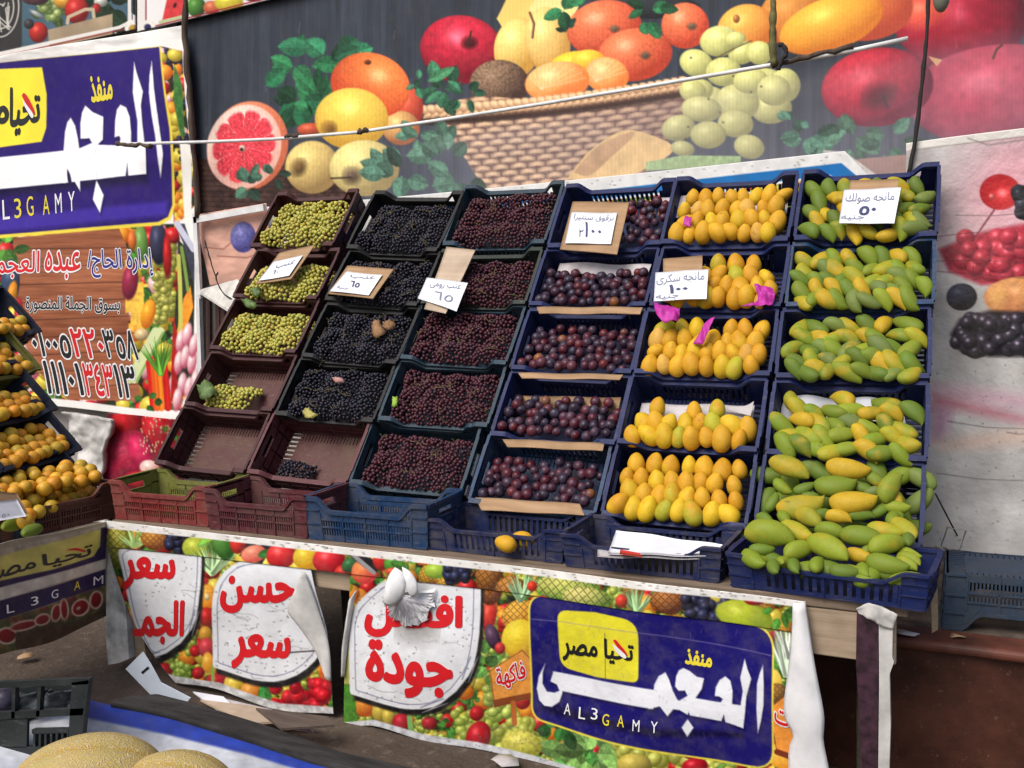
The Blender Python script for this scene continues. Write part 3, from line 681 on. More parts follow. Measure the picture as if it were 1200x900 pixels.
for ch, x, y, m in (('A', -12, 254, 'ink_white'), ('L', 2, 252.5, 'ink_white'), ('3', 15.5, 251, 'ink_yellow'), ('G', 30, 248.5, 'ink_yellow'), ('A', 49, 247, 'ink_yellow'), ('M', 64, 245, 'ink_white'), ('Y', 80, 243, 'ink_white')):
    letter(SL, ch, [(x, y-18), (x+8, y-19), (x+8.5, y+4), (x+.5, y+5)], M[m], LS, 0.0, raw=True)
W_, K_ = M['ink_white'], M['ink_black']
letter(SL, 'إدارة الحاج/', [(103, 293), (177, 291), (179, 326), (104, 325)], M['ink_blue'], LS, 0.012, halo=0.055, halo_mat=W_)
letter(SL, 'عبده', [(53, 295), (95, 294), (95, 326), (53, 326)], M['ink_red'], LS, 0.012, halo=0.055, halo_mat=W_)
letter(SL, 'العجمى', [(-22, 296), (46, 294), (46, 326), (-22, 328)], M['ink_red'], LS, 0.012, halo=0.055, halo_mat=W_)
letter(SL, 'بسوق الجملة المنصورة', [(31, 347), (141, 348), (141, 368), (31, 366)], K_, LS, 0.018, halo=0.06, halo_mat=W_)
for t, x0, x1, m in (('٠١٠٠٥', 36, 80, K_), ('٢٢٠', 83, 118, M['ink_red']), ('٣٥٨', 120, 157, K_)):
    y0, y1 = 382+(x0-36)*.03, 382+(x1-36)*.03
    letter(SL, t, [(x0, y0+2), (x1, y1+2), (x1+5, y1+36), (x0+5, y0+34)], m, LS, 0.02, halo=0.06, halo_mat=W_)
for t, x0, x1, m in (('١١١٠١', 51, 93, K_), ('٣٤٣', 96, 129, M['ink_red']), ('١٣', 132, 155, K_)):
    y0, y1 = 423+(x0-51)*.06, 423+(x1-51)*.06
    letter(SL, t, [(x0, y0), (x1, y1+1), (x1+5, y1+37), (x0+5, y0+37)], m, LS, 0.02, halo=0.06, halo_mat=W_)

# ---- the two boards above the banner
ST = wallY(1.12)
def top_board(poly_top, poly_bot, right=None): return Sheet(ST, poly_top, poly_bot, right=right, step=1.0)
s = top_board([(-60, -50), (158, -50)], [(-60, 84), (158, 34)])
s.fill((232, 228, 222)); s.poly([(-60, -60), (150, -60), (150, 27), (-60, 74)], (58, 68, 64)); s.poly([(26, -60), (150, -60), (150, 30), (26, 56)], (74, 102, 118), tex=.1, ts=15)
s.poly([(-60, -60), (25, -60), (25, 58), (-60, 80)], (52, 50, 50))
for r in (22, 16): s.line([(0+r*math.cos(t/9), 8+r*1.6*math.sin(t/9)) for t in range(-20, 20)], 1.6, (214, 210, 200), .9)
R = random.Random(4)
for k in range(9): s.line([(R.uniform(-6, 12), R.uniform(0, 40)), (R.uniform(-2, 14), R.uniform(0, 40))], 1.5, (214, 210, 200), .9)
s.mint(130, 5, 34, 26, 3, (32, 52, 34)); s.mint(60, 12, 20, 18, 7, (130, 160, 90)); s.bunch(60, 12, 12, 10, 5, 20, (160, 175, 110), 4, (80, 100, 50))
s.ell(42, -2, 16, 8, 0, (100, 60, 66)); s.ell(76, 2, 13, 8, 0, (236, 170, 60)); s.ell(118, 2, 8, 6, 0, (225, 225, 215)); s.ell(113, 10, 5, 6, 0, (190, 40, 40))
s.ell(90, 12, 14, 16, 0, (205, 50, 44), (110, 15, 20), 60); s.ell(45, 38, 11, 12, 0, (205, 54, 40), (110, 20, 20), 60); s.ell(34, 28, 6, 6, 0, (70, 66, 66)); s.ell(44, 17, 10, 3, 30, (170, 180, 180))
s.poly([(56, 35), (132, 16), (132, 42), (58, 58)], (170, 150, 122), tex=.15, ts=20); s.line([(79, 27), (80, 20), (100, 11), (109, 11), (110, 20)], 4, (200, 180, 150))
s.line([(-60, 76), (140, 32), (152, 26), (151, -60)], 4, (232, 228, 222)); s.line([(-60, 80), (150, 33)], 1.4, (150, 60, 60)); s.line([(155, -60), (155, 28)], 1.2, (60, 70, 90))
s.ell(155, 32, 9, 9, 0, (236, 232, 226), (236, 232, 226), 0); s.ell(156, 34, 5, 5, 0, (190, 150, 60), hl=0)
tag(s.build('framed_poster', M['print'], gain=0.9, thick=0.012), 'framed poster of a paper bag of vegetables above the shop banner', 'poster')
s = top_board([(161, -50), (420, -50)], [(161, 37), (300, 3), (420, -28)])
s.fill((234, 230, 226)); s.poly([(172, -60), (420, -60), (420, -36), (300, -6), (172, 30)], (240, 238, 236))
s.poly([(190, 24), (202, -30), (218, -40), (217, 17)], (214, 60, 62), tex=.15); s.line([(188, 26), (217, 19)], 4, (190, 200, 150)); s.ell(205, 6, 1.8, 3, 20, (60, 20, 20), hl=0)
s.ell(230, 8, 11, 12, 0, (90, 150, 60), (40, 80, 30)); s.ell(248, 9, 10, 8, 0, (235, 130, 90), (180, 70, 50)); s.ell(268, 3, 17, 11, 0, (230, 215, 70), (170, 150, 40)); s.ell(298, -6, 14, 8, 0, (150, 40, 50)); s.ell(330, -14, 16, 10, 0, (230, 150, 60))
s.line([(171, -60), (171, 27), (180, 31), (300, 1), (420, -30)], 1.6, (150, 30, 50)); s.ell(174, 31, 8, 8, 0, (236, 232, 226), (236, 232, 226), 0); s.ell(173, 32, 4, 4, 0, (50, 50, 100), hl=0)
tag(s.build('framed_poster', M['print'], gain=0.9, thick=0.012), 'white framed poster of watermelon and mixed fruit at the top edge', 'poster')

# ---- blue-bordered sign below the great poster
SB = wallY(1.13)
s = Sheet(SB, [(262, 246), (450, 232), (720, 206), (990, 177)], [(262, 300), (450, 290), (720, 262), (1042, 232)], step=1.2)
s.fill((226, 226, 224)); s.poly([(440, 247), (720, 221), (986, 191), (1012, 213), (1000, 260), (440, 310)], (28, 110, 178))
for (a, b2, y) in ((540, 640, 252), (655, 830, 238), (846, 980, 222)):
    q = [(a+6, y+2), (b2-8, y-14), (b2, y-8), (b2, y+40), (a, y+50), (a, y+8)]; s.poly(q, (235, 235, 232), grow=3); s.poly(q, (120, 60, 50)); s.mosaic(q, a, 9, 'tlcog')
s.mul(3, 8, .08); R = random.Random(2)
for k in range(50):
    x = R.uniform(440, 990); y = 232-(x-450)*.1+R.uniform(2, 12); s.ell(x, y, R.uniform(.4, 1.0), R.uniform(.3, .7), 0, (170, 168, 162), hl=0)
tag(s.build('hanging_sign', M['print'], gain=0.95, thick=0.004), 'long white and blue edged sign just under the fruit poster', 'sign')

# ---- berry sheet at the right
SR = wallY(1.10, lambda x, y: 0.012*np.sin(x/26+.6)*np.clip((y-180)/300, 0, 1)+0.005*np.sin(y/31+x/40))
def berry_sheet():
    s = Sheet(SR, [(1062, 168), (1120, 160), (1200, 150), (1330, 134)], [(1062, 668), (1330, 676)], step=1.15)
    X, Y = s.X, s.Y; s.C[:] = (188, 186, 184); s.C *= (.78+.38*fbm(X/40, Y/60, 2))[:, None]
    i = np.nonzero(Y < 320)[0]; s.C[i] = s.C[i]*.93+np.array([12, 6, 8.])*fbm(X[i]/9+Y[i]/9, Y[i]/40, 7)[:, None]
    R = random.Random(8)
    for k in range(40):
        x = R.uniform(1075, 1190); y = 175+(1200-x)*.75+R.uniform(-16, 30); l = R.uniform(10, 42); s.line([(x, y), (x+l*.7, y-l*.75)], R.uniform(.6, 1.4), (130, 122, 126), R.uniform(.2, .6))
    s.ell(1190, 230, 60, 90, 30, (205, 150, 160), (190, 160, 166), 0, soft=40)
    s.ell(1172, 225, 24, 21, 0, (196, 44, 44), (150, 22, 30), 90, .2, .1); s.ell(1162, 230, 3, 3, 0, (225, 120, 110), hl=0); s.line([(1165, 246), (1140, 282)], 2.5, (120, 70, 76)); 
    s.bunch(1212, 250, 20, 26, 9, 22, (44, 46, 58), 4, (8, 8, 14))
    i = s.near(1095, 1330, 255, 345); pts = np.array([(1100, 292), (1150, 272), (1200, 262), (1280, 262), (1290, 320), (1210, 332), (1150, 334), (1112, 318)], float)
    m = np.clip(.5-s._pd(i, pts)/6, 0, 1); s.put(i, m, np.array([150, 42, 58.])*(.7+.7*fbm(X[i]/11, Y[i]/9, 3))[:, None])
    for k in range(60):
        x = R.uniform(1112, 1290); y = R.uniform(276, 326); s.ell(x, y, 11, 10, 0, (190, 56, 72), (112, 24, 40), 70, soft=1.2)
    s.ell(1200, 348, 47, 24, 0, (214, 150, 92), (176, 110, 72), 30, tex=.2, ts=9); s.ell(1172, 352, 14, 18, 0, (226, 170, 100), (200, 130, 80), 0, soft=6)
    s.ell(1127, 348, 18, 16, 0, (60, 62, 78), (26, 26, 34), 20, tex=.2); s.ell(1128, 358, 6, 4, 0, (18, 18, 22), hl=0, soft=2)
    s.poly([(1114, 392), (1125, 374), (1160, 364), (1220, 366), (1290, 370), (1290, 412), (1220, 418), (1160, 418), (1124, 410)], (22, 18, 26), soft=3)
    for k in range(130):
        t = R.random(); x = 1118+t*150+R.uniform(-3, 3); y = R.uniform(372, 413)-(2 if t > .2 else 0); s.ell(x, y, 9, 8.5, 0, (58, 50, 64), (14, 12, 18), 120, soft=1)
    for (x0, y0, x1, y1) in ((1098, 277, 1146, 272), (1098, 306, 1150, 305), (1150, 305, 1200, 308), (1098, 318, 1200, 326), (1140, 290, 1141, 330)): s.line([(x0, y0), (x1, y1)], 1.0, (80, 40, 46), .6)
    s.poly([(1092, 460), (1130, 468), (1200, 488), (1330, 500), (1330, 512), (1200, 496), (1130, 482), (1092, 478)], (176, 104, 118), soft=7, alpha=.8)
    s.poly([(1092, 448), (1200, 462), (1330, 470), (1330, 490), (1200, 480), (1130, 470), (1092, 462)], (190, 150, 166), soft=8, alpha=.7)
    s.poly([(1092, 478), (1118, 480), (1108, 510), (1092, 520)], (172, 120, 150), soft=8, alpha=.7); s.poly([(1092, 516), (1200, 500), (1330, 505), (1330, 525), (1200, 520), (1100, 530)], (208, 176, 158), soft=8, alpha=.6)
    for (x0, y0, x1, y1) in ((1110, 494, 1200, 502), (1180, 506, 1210, 507), (1098, 555, 1200, 563), (1120, 252, 1200, 250)): s.line([(x0, y0), ((x0+x1)/2, (y0+y1)/2+2), (x1, y1)], 1.0, (90, 82, 78), .7)
    for k in range(50):
        x, y = R.uniform(1090, 1200), R.uniform(420, 660); s.ell(x, y, R.uniform(.3, .9), R.uniform(.3, .8), 0, (126, 122, 118), hl=0)
    s.line([(1062, 172), (1120, 164), (1200, 154), (1330, 138)], 10, (206, 202, 196)); s.line([(1066, 176), (1200, 160)], 1.2, (120, 112, 104), .7); s.line([(1134, 162), (1158, 170), (1200, 164)], 2, (120, 116, 110), .6)
    return s
tag(berry_sheet().build('hanging_sheet', M['print_sheet'], gain=1.1, thick=0.003), 'large stained white sheet printed with berries, right of the mangoes', 'banner')

# ---- small pieces on the wall at the left of the grapes
SG = wallY(1.07)
s = Sheet(SG, [(228, 252), (312, 238)], [(246, 335), (320, 322)], step=1.0); s.fill((216, 168, 150)); s.C *= (.8+.4*fbm(s.X/14, s.Y/9, 3))[:, None]
for q in ([(240, 290), (262, 292), (285, 272)], [(255, 300), (290, 302), (305, 296)], [(250, 258), (270, 254)]): s.line(q, 1.6, (150, 96, 84), .8)
s.ell(285, 278, 15, 18, 0, (124, 124, 190), (70, 66, 130), 40, tex=.25, ts=2.5)
tag(s.build('torn_poster', M['print'], gain=0.85, thick=0.003), 'pinkish poster scrap with a blueberry behind the green grapes', 'poster')
SS = wallY(0.98, lambda x, y: 0.01*np.sin(x/14)+0.008*np.sin(y/17))
s = Sheet(SS, [(126, 484), (214, 492)], [(118, 662), (222, 672)], step=1.0); s.fill((92, 30, 40))
s.ell(185, 508, 26, 30, 0, (200, 26, 40), (120, 8, 24), 30); s.ell(146, 500, 18, 22, 0, (190, 28, 36), (110, 10, 20), 20); s.ell(150, 538, 30, 34, 20, (176, 34, 66), (110, 16, 44), 40, tex=.2); s.ell(162, 530, 12, 22, -30, (214, 40, 90), (150, 16, 60), 40)
R = random.Random(6)
for k in range(70): x, y = R.uniform(162, 206), R.uniform(488, 532); s.ell(x, y, 1.1, 1.6, 0, (238, 190, 150), hl=0)
s.ell(176, 548, 13, 9, 10, (226, 200, 190), (180, 120, 110)); s.ell(165, 562, 22, 10, 0, (190, 34, 50)); s.mint(204, 505, 12, 5, 3, (90, 120, 40)); s.mul(2, 12, .2)
tag(s.build('strawberry_poster', M['print_old'], gain=0.9, thick=0.003), 'crumpled poster of strawberries between the oranges and empty crates', 'poster')
# white sacking stuffed beside it
def crumple(name, surf, outline, mat, amp, seed, thick=0.01, parent=None):
    sh = Sheet(surf, outline[0], outline[1], left=outline[2] if len(outline) > 2 else None, right=outline[3] if len(outline) > 3 else None, step=3.0)
    n = fbm(sh.X/16, sh.Y/16, seed)+.5*np.abs(fbm(sh.X/7, sh.Y/30, seed+3)-.5); W = surf.at(sh.X, sh.Y)+surf.out*((n-.5)*amp)[:, None]
    B = W-surf.out*thick; nx, ny = sh.nx, sh.ny; nv = nx*ny
    F = [(j*nx+i, (j+1)*nx+i, (j+1)*nx+i+1, j*nx+i+1) for j in range(ny-1) for i in range(nx-1)]
    per = [i for i in range(nx)]+[j*nx+nx-1 for j in range(1, ny)]+[(ny-1)*nx+i for i in range(nx-2, -1, -1)]+[j*nx for j in range(ny-2, 0, -1)]
    F2 = [tuple(q+nv for q in f[::-1]) for f in F]+[(per[(k+1) % len(per)], per[k], per[k]+nv, per[(k+1) % len(per)]+nv)[::-1] for k in range(len(per))]
    return mk(name, [Vector(p) for p in np.vstack([W, B])], F+F2, mat, parent, smooth=True, world=parent is not None)
o = crumple('sack', wallY(0.93), [[(76, 482), (132, 492)], [(96, 588), (128, 640)], [(76, 482), (90, 530), (96, 588)], [(132, 492), (120, 560), (128, 640)]], M['sack'], 0.10, 4, 0.03)
tag(o, 'crumpled off-white sack stuffed behind the crates of oranges', 'sack')

# ---- rail, branches, cords in front of the posters
PR = wallY(0.98)
rail = empty('white_rail', tuple(PR.at(600, 110)))
tag(rail, 'thin white rail slanting across the fruit poster', 'rail')
pts = [PR.at(x, y) for x, y in ((140, 169), (250, 166), (320, 163), (420, 155), (520, 140), (640, 121), (760, 101), (905, 76), (1000, 59), (1064, 45))]
MB().tube(pts, 0.0085, 10).build('pipe', M['white_metal'], rail, True, True)
R = random.Random(5)
for (x0, y0, x1, y1, r) in ((138, 168, 178, 171, .014), (905, 77, 1000, 55, .011), (335, 160, 350, 160, .011), (420, 155, 432, 153, .012)):
    n = 9; ws = MB().tube([PR.at(x0+(x1-x0)*i/n, y0+(y1-y0)*i/n+R.uniform(-1.5, 1.5), .006) for i in range(n+1)], [r*R.uniform(.6, 1.15) for _ in range(n+1)], 7); ws.build('twine_wrap', M['branch'], rail, True, True)
PB = wallY(1.02)
def stick(name, px, r, mat, label, cat, surf=PB, jit=1.2, seed=1):
    R = random.Random(seed); P = pline(px, 22)
    return tag(MB().tube([surf.at(x+R.uniform(-jit, jit), y) for x, y in P], [r*R.uniform(.75, 1.2) for _ in P], 8).build(name, mat, None, True), label, cat)
stick('branch', [(219, -40), (217, 25), (221, 100), (226, 165), (232, 255)], 0.016, M['branch'], 'rough dark branch standing between the shop banner and the fruit poster', 'branch', seed=3)
stick('bamboo_stick', [(906, -40), (906, 20), (905, 50), (908, 76)], 0.014, m_plain('green_bamboo', (0.12, 0.11, 0.035, 1), 0.7, 0.4, 30), 'greenish bamboo stick hanging in front of the yellow fruit', 'stick', wallY(0.95), 0.6, 2)
stick('wire_clamp', [(913, 52), (919, 54), (921, 64), (916, 70), (912, 82)], 0.009, M['cord'], 'dark wire clamp tying the bamboo stick to the rail', 'clamp', wallY(0.95), 0.5, 4)
stick('cord', [(1090, -40), (1086, 40), (1080, 100), (1073, 160), (1064, 208)], 0.0075, M['cord'], 'dark cord running down the poster behind the top mango crate', 'cord', wallY(1.08), 0.5, 6)
o = MB(); 
c = Vector(wallY(0.9).at(1103, -2)); V = []; F = []
for i in range(9):
    t = math.pi*i/8
    for j in range(14): a = 2*math.pi*j/14; V.append((c.x+.028*math.sin(t)*math.cos(a), c.y+.028*math.sin(t)*math.sin(a), c.z+.05*math.cos(t)))
for i in range(8):
    for j in range(14): F.append((i*14+j, (i+1)*14+j, (i+1)*14+(j+1) % 14, i*14+(j+1) % 14))
o.add(V, F); o.tube([c+Vector((0, 0, .045)), c+Vector((0, 0, .3))], 0.004, 6)
tag(o.build('hanging_weight', m_plain('grey_green_paint', (0.16, 0.17, 0.13, 1), 0.6), None, True), 'small grey-green oval hanging at the top right of the poster', 'weight')

# ---- white metal frame beside the grapes
fr = empty('white_metal_frame', tuple(wallY(1.02).at(232, 470)))
tag(fr, 'white painted metal frame beside the maroon grape crates', 'frame')
A = wallY(1.03).at; B = wallY(0.9).at
MB().bar(A(228, 258), A(310, 243), .02, .035).build('top_bar', M['white_metal'], fr, world=True)
MB().bar(A(229, 250), A(234, 350), .03, .02, (0, 1, 0)).build('upright', M['white_metal'], fr, world=True)
MB().bar(A(233, 345), A(238, 500), .026, .026, (0, 1, 0)).build('upright', M['white_metal'], fr, world=True)
MB().hexa([A(232, 343), A(278, 330), B(300, 352), B(268, 366)], [A(232, 340), A(278, 327), B(300, 349), B(268, 363)]).build('shelf', m_plain('dusty_white_shelf', (0.55, 0.53, 0.49, 1), 0.7, 0.2, 15), fr, world=True)
stick('hooked_wire', [(240, 282), (252, 322), (256, 318), (253, 326), (262, 344), (271, 350)], 0.004, M['cord'], 'rusty hooked wire hanging from the white metal frame', 'wire', wallY(0.93), .3, 9)
b = MB(); [b.bar(wallY(1.1).at(x, 352), wallY(1.1).at(x+1, 500), .03, .02, (0, 1, 0)) for x in (245, 256, 262)]
tag(b.build('brown_shutter', m_plain('brown_slat', (0.06, 0.025, 0.02, 1), 0.6)), 'dark brown shutter seen inside the white metal frame', 'shutter')

# ================================================================== TABLES AND LEDGE
TZ = 0.66; TY = -0.265                          # height and front line of the display table
tb = empty('display_table', (1.5, TY, 0)); tag(tb, 'long rough wooden table under the front row of crates', 'table')
R = random.Random(2)
for k, (y0, y1) in enumerate(((TY, -0.16), (-0.155, -0.05), (-0.045, 0.06))):
    bevel(MB().box(0.0, 3.06, y0, y1, TZ-.03-.001*k, TZ-.001*k).build('top_board', M['wood_grimy'], tb, world=True))
bevel(MB().box(0.03, 3.03, TY+.004, TY+.03, TZ-.17, TZ-.033).build('apron', M['wood'], tb, world=True))
for x in (0.06, 1.0, 2.0, 2.93): bevel(MB().box(x-.03, x+.03, -0.02, 0.04, 0, TZ-.034).build('leg', M['wood_dark'], tb, world=True))
for x in (0.9, 2.0): bevel(MB().box(x-.03, x+.03, TY+.035, TY+.09, 0, TZ-.034).build('leg', M['wood_dark'], tb, world=True))
# leaning rack that carries the tilted crates
rk = empty('leaning_rack', (1.5, 0.6, 0)); tag(rk, 'dark timber rack behind and under the leaning crates', 'rack')
def SLp(u, v, h): return SO+SU*u+SV*v+SN*h
for v in (0.12, 0.42, 0.72, 1.02, 1.32): MB().bar(SLp(-.02, v, -.212), SLp(2.98, v, -.212), .03, .09, SV).build('rail', M['wood_dark'], rk, world=True)
for u in (.1, 0.8, 1.6, 2.4, 2.9):
    MB().bar(SLp(u, .1, -.25), SLp(u, 1.4, -.25), .05, .04, SN).build('beam', M['wood_dark'], rk, world=True)
    p = SLp(u, 1.36, -.27); MB().box(p[0]-.025, p[0]+.025, p[1]-.02, p[1]+.02, 0.0, p[2]).build('post', M['wood_dark'], rk, world=True)

# white weathered post at the left end, split fabric-wrapped post at the right end
PF = wallY(TY-.02)
def slab(name, px, d, mat, parent=None, surf=PF, world=True, jag=0, seed=0):
    R = random.Random(seed); px = [(x+R.uniform(-jag, jag), y) for x, y in px]
    return MB().prism(px, lambda x, y: surf.at(x, y), lambda x, y: surf.at(x, y, -d)).build(name, mat, parent, world=parent is not None)
o = slab('white_post', [(121, 636), (129, 632), (145, 640), (146, 700), (149, 740), (152, 772), (140, 777), (126, 779), (124, 740), (120, 690)], .05, m_plain('flaking_whitewash', (0.6, 0.59, 0.56, 1), 0.9, 0.3, 14, .2, .4), surf=wallY(TY-.005), jag=1.0, seed=3)
tag(o, 'flaking whitewashed post at the left end of the table front', 'post')
slab('leg', [(152, 690), (160, 692), (172, 775), (160, 778)], .05, M['wood'], tb, surf=wallY(TY+.02))
pp = empty('wrapped_post', tuple(PF.at(1025, 900))); tag(pp, 'post wrapped in dark and white torn vinyl at the right end of the table', 'post')
dk = m_plain('dark_violet_vinyl', (0.045, 0.018, 0.03, 1), 0.5, 0.5, 30, 0.4)
slab('dark_strip', [(1004, 716), (1029, 722), (1029, 800), (1028, 960), (1012, 960), (1010, 900), (1007, 830), (1003, 780)], .03, dk, pp)
slab('white_strip', [(1029.5, 722), (1046, 724), (1045, 770), (1047, 776), (1042, 790), (1043, 850), (1041, 960), (1028.5, 960), (1029.5, 800)], .025, M['sack'], pp, jag=.8, seed=5)
crumple('torn_edge', wallY(TY-.03), [[(1003, 714), (1020, 707), (1038, 714), (1052, 720)], [(1006, 720), (1024, 728), (1038, 737), (1046, 738)]], M['sack'], .03, 5, .006, pp)
slab('foot', [(1006, 955), (1044, 955), (1044, 1010), (1006, 1010)], .03, M['wood_dark'], pp)

# brown masonry ledge
ld = empty('brown_ledge', (3.6, 0.5, 0)); tag(ld, 'low reddish-brown painted ledge running right behind the table', 'ledge')
def m_ledge():
    t = NT('worn_brown_paint'); co = t.coord(); n = t.noise(7, 6, co, .65); n2 = t.noise(45, 4, co, .7)
    c = t.ramp(n, [(.3, (0.030, 0.011, 0.008, 1)), (.7, (0.082, 0.027, 0.015, 1))]); c = t.mix(t.ramp(n2, [(.62, 0.0), (.76, .45)]), c, (0.2, 0.16, 0.14, 1)); t.bump(n, .3, .01)
    return t.set(c, t.ramp(n, [(.3, .4), (.7, .65)]), .3)
ml = m_ledge()
bevel(MB().box(2.1, 6.5, 0.06, 1.2, -.02, 0.425).build('front_face', ml, ld, world=True), .006)
bevel(MB().box(2.08, 6.52, 0.03, 0.16, 0.4265, 0.462).build('edge', m_plain('red_brown_edge', (0.10, 0.030, 0.018, 1), .6, .4, 9), ld, world=True), .016, 4)
MB().box(2.1, 6.5, 0.162, 1.2, 0.4265, 0.459).build('top', m_plain('grimy_concrete', (0.11, 0.085, 0.07, 1), .85, .45, 8, .2, .4), ld, world=True)

# ================================================================== TABLE FRONT BANNER
def wavy(x, y): return 0.010*np.sin(x/37+.4)*np.clip((y-640)/160, 0, 1)+0.006*np.sin(y/29+x/80)*np.clip((y-640)/60, 0, 1)+.012
BF = wallY(TY-.004, wavy); BF2 = wallY(TY-.008, wavy)
bn = empty('table_banner', tuple(BF.at(540, 870))); tag(bn, 'torn vinyl banner of fruit pictures hanging over the front of the display table', 'banner')
def strip_fruit(s):
    s.pine(140, 640, 16, 26, 0, (200, 190, 80), (90, 100, 30), 8); s.crown(160, 640, 30, 18, 200, 340, 2, (150, 180, 110)); s.pine(186, 630, 18, 14, 0, (214, 150, 70), (120, 60, 30), 7)
    s.bunch(212, 632, 14, 12, 6, 30, (48, 52, 84), 3, (10, 10, 20)); s.ell(232, 642, 16, 14, 20, (196, 205, 70), (110, 130, 30)); s.mint(250, 632, 18, 8, 4, (110, 160, 60)); s.crown(252, 672, 42, 40, 215, 325, 5, (160, 190, 140))
    s.ell(264, 636, 12, 20, -20, (90, 150, 60), (40, 80, 30)); s.ell(281, 636, 9, 12, 0, (230, 60, 50)); s.poly([(283, 650), (300, 625), (330, 625), (310, 660)], (40, 36, 40)); s.line([(296, 652), (312, 628)], 5, (160, 155, 158)); s.ell(300, 648, 15, 10, -10, (240, 150, 120), (200, 80, 70)); s.leaf(305, 650, 20, 5, -15, (50, 110, 50))
    s.ell(332, 650, 17, 15, 0, (232, 60, 60), (150, 20, 30), 70); s.ell(361, 652, 15, 14, 0, (238, 205, 60), (190, 140, 30)); s.ell(388, 656, 19, 16, 0, (226, 50, 56), (140, 16, 30), 70); s.ell(404, 670, 10, 9, 0, (214, 60, 50)); s.ell(412, 661, 10, 8, -40, (60, 120, 70)); s.ell(429, 669, 15, 15, 0, (236, 140, 80), (200, 60, 60), 30)
    s.poly([(405, 645), (425, 648), (455, 662), (440, 672)], (36, 32, 36)); s.line([(416, 649), (440, 670)], 5, (150, 150, 152)); s.ell(449, 655, 10, 13, 0, (232, 56, 50)); s.ell(464, 660, 12, 12, 20, (96, 160, 60), (40, 90, 30)); s.ell(463, 669, 10, 5, 0, (220, 90, 60)); s.mint(490, 660, 22, 12, 6, (90, 160, 60)); s.ell(514, 668, 15, 9, 0, (170, 200, 70), (100, 130, 40)); s.bunch(538, 668, 16, 12, 6, 30, (52, 58, 96), 9, (10, 10, 22))
s = Sheet(BF2, [(127, 609), (245, 623), (413, 641), (620, 664), (800, 686), (944, 704)], [(128, 640), (245, 652), (413, 672), (620, 696), (800, 722), (944, 742)], step=1.0)
s.fill((60, 90, 40)); s.mosaic([(120, 610), (950, 690), (950, 760), (120, 660)], 12, 14, 'tlgpoc'); strip_fruit(s)
for (x, y, rx, ry) in ((575, 670, 16, 26), (600, 690, 18, 16)): s.pine(x, y, rx, ry, 10, (196, 130, 60), (90, 50, 20), 9)
s.pine(668, 688, 40, 16, 5, (210, 210, 110), (80, 120, 40), 10); s.pine(690, 700, 30, 14, 5, (214, 206, 120), (90, 120, 40), 10); s.crown(614, 706, 40, 40, 225, 315, 7, (150, 185, 140)); s.crown(748, 718, 42, 36, 225, 315, 8, (150, 185, 130)); s.ell(625, 686, 6, 6, 0, (225, 60, 40)); s.ell(731, 702, 7, 8, 0, (226, 66, 46))
s.pine(786, 702, 22, 16, 0, (190, 120, 60), (90, 44, 24), 9); s.bunch(828, 712, 26, 14, 7, 40, (54, 58, 90), 10, (10, 10, 22)); s.ell(872, 722, 34, 18, 15, (196, 206, 60), (120, 140, 30)); s.ell(885, 703, 12, 6, 0, (190, 40, 40)); s.mint(915, 712, 20, 10, 12, (90, 160, 60))
s.line([(120, 613), (245, 626), (413, 645), (620, 668), (800, 690), (946, 707)], 9, (232, 230, 226)); s.line([(330, 671), (413, 682)], 3, (225, 222, 220)); s.mul(5, 14, .08)
R = random.Random(3)
for k in range(110):
    x = R.uniform(130, 940); y = 613+(x-127)*.1125+R.uniform(-3, 4); s.ell(x, y, R.uniform(.4, 1.6), R.uniform(.3, .6), 6, (150, 144, 136), hl=0)
s.build('top_band', M['print_old'], bn, gain=.95, thick=.002)
def panel(s, pts, cx, cy):
    """white rounded price panel with a dark drop edge and thin blue outline"""
    q = pline(list(pts)+[pts[0]], 90)[:-1]; s.poly(q+np.array([5, 8]), (26, 24, 26), soft=1.5); s.poly(q, (222, 224, 228), tex=.04, ts=20)
    c = np.array([cx, cy]); s.line(np.vstack([c+(q-c)*np.array([.87, .89]), (c+(q-c)*np.array([.87, .89]))[:1]]), .9, (70, 76, 110), .8)
def rp(pts, r=14, n=5):
    """round the corners of a polygon"""
    o = []; P = np.array(pts, float); m = len(P)
    for i in range(m):
        a, b, c = P[i-1], P[i], P[(i+1) % m]; rr = r[i] if isinstance(r, (list, tuple)) else r
        u = (a-b)/np.hypot(*(a-b)); v = (c-b)/np.hypot(*(c-b))
        for t in np.linspace(0, 1, n): o.append((1-t)**2*(b+u*rr)+2*t*(1-t)*b+t*t*(b+v*rr))
    return np.array(o)
def panel2(s, pts, r, off=(4, 7)):
    q = rp(pts, r); s.poly(q+np.array(off), (26, 24, 26), soft=1.5); s.poly(q, (222, 224, 228), tex=.04, ts=20)
    c = q.mean(0); k = c+(q-c)*np.array([.90, .92]); s.line(np.vstack([k, k[:1]]), .9, (70, 76, 110), .8)
    return q
def cracks(s, seed, n, box):
    R = random.Random(seed)
    for k in range(n):
        x, y = R.uniform(box[0], box[2]), R.uniform(box[1], box[3]); p = [(x, y)]
        for j in range(R.randint(2, 6)): x += R.uniform(2, 9); y += R.uniform(-3, 4); p.append((x, y))
        s.line(p, R.uniform(.4, .9), (100, 96, 94), R.uniform(.3, .7))
    for k in range(n*9): s.ell(R.uniform(box[0], box[2]), R.uniform(box[1], box[3]), R.uniform(.25, .8), R.uniform(.25, .7), 0, (130, 124, 118), hl=0)
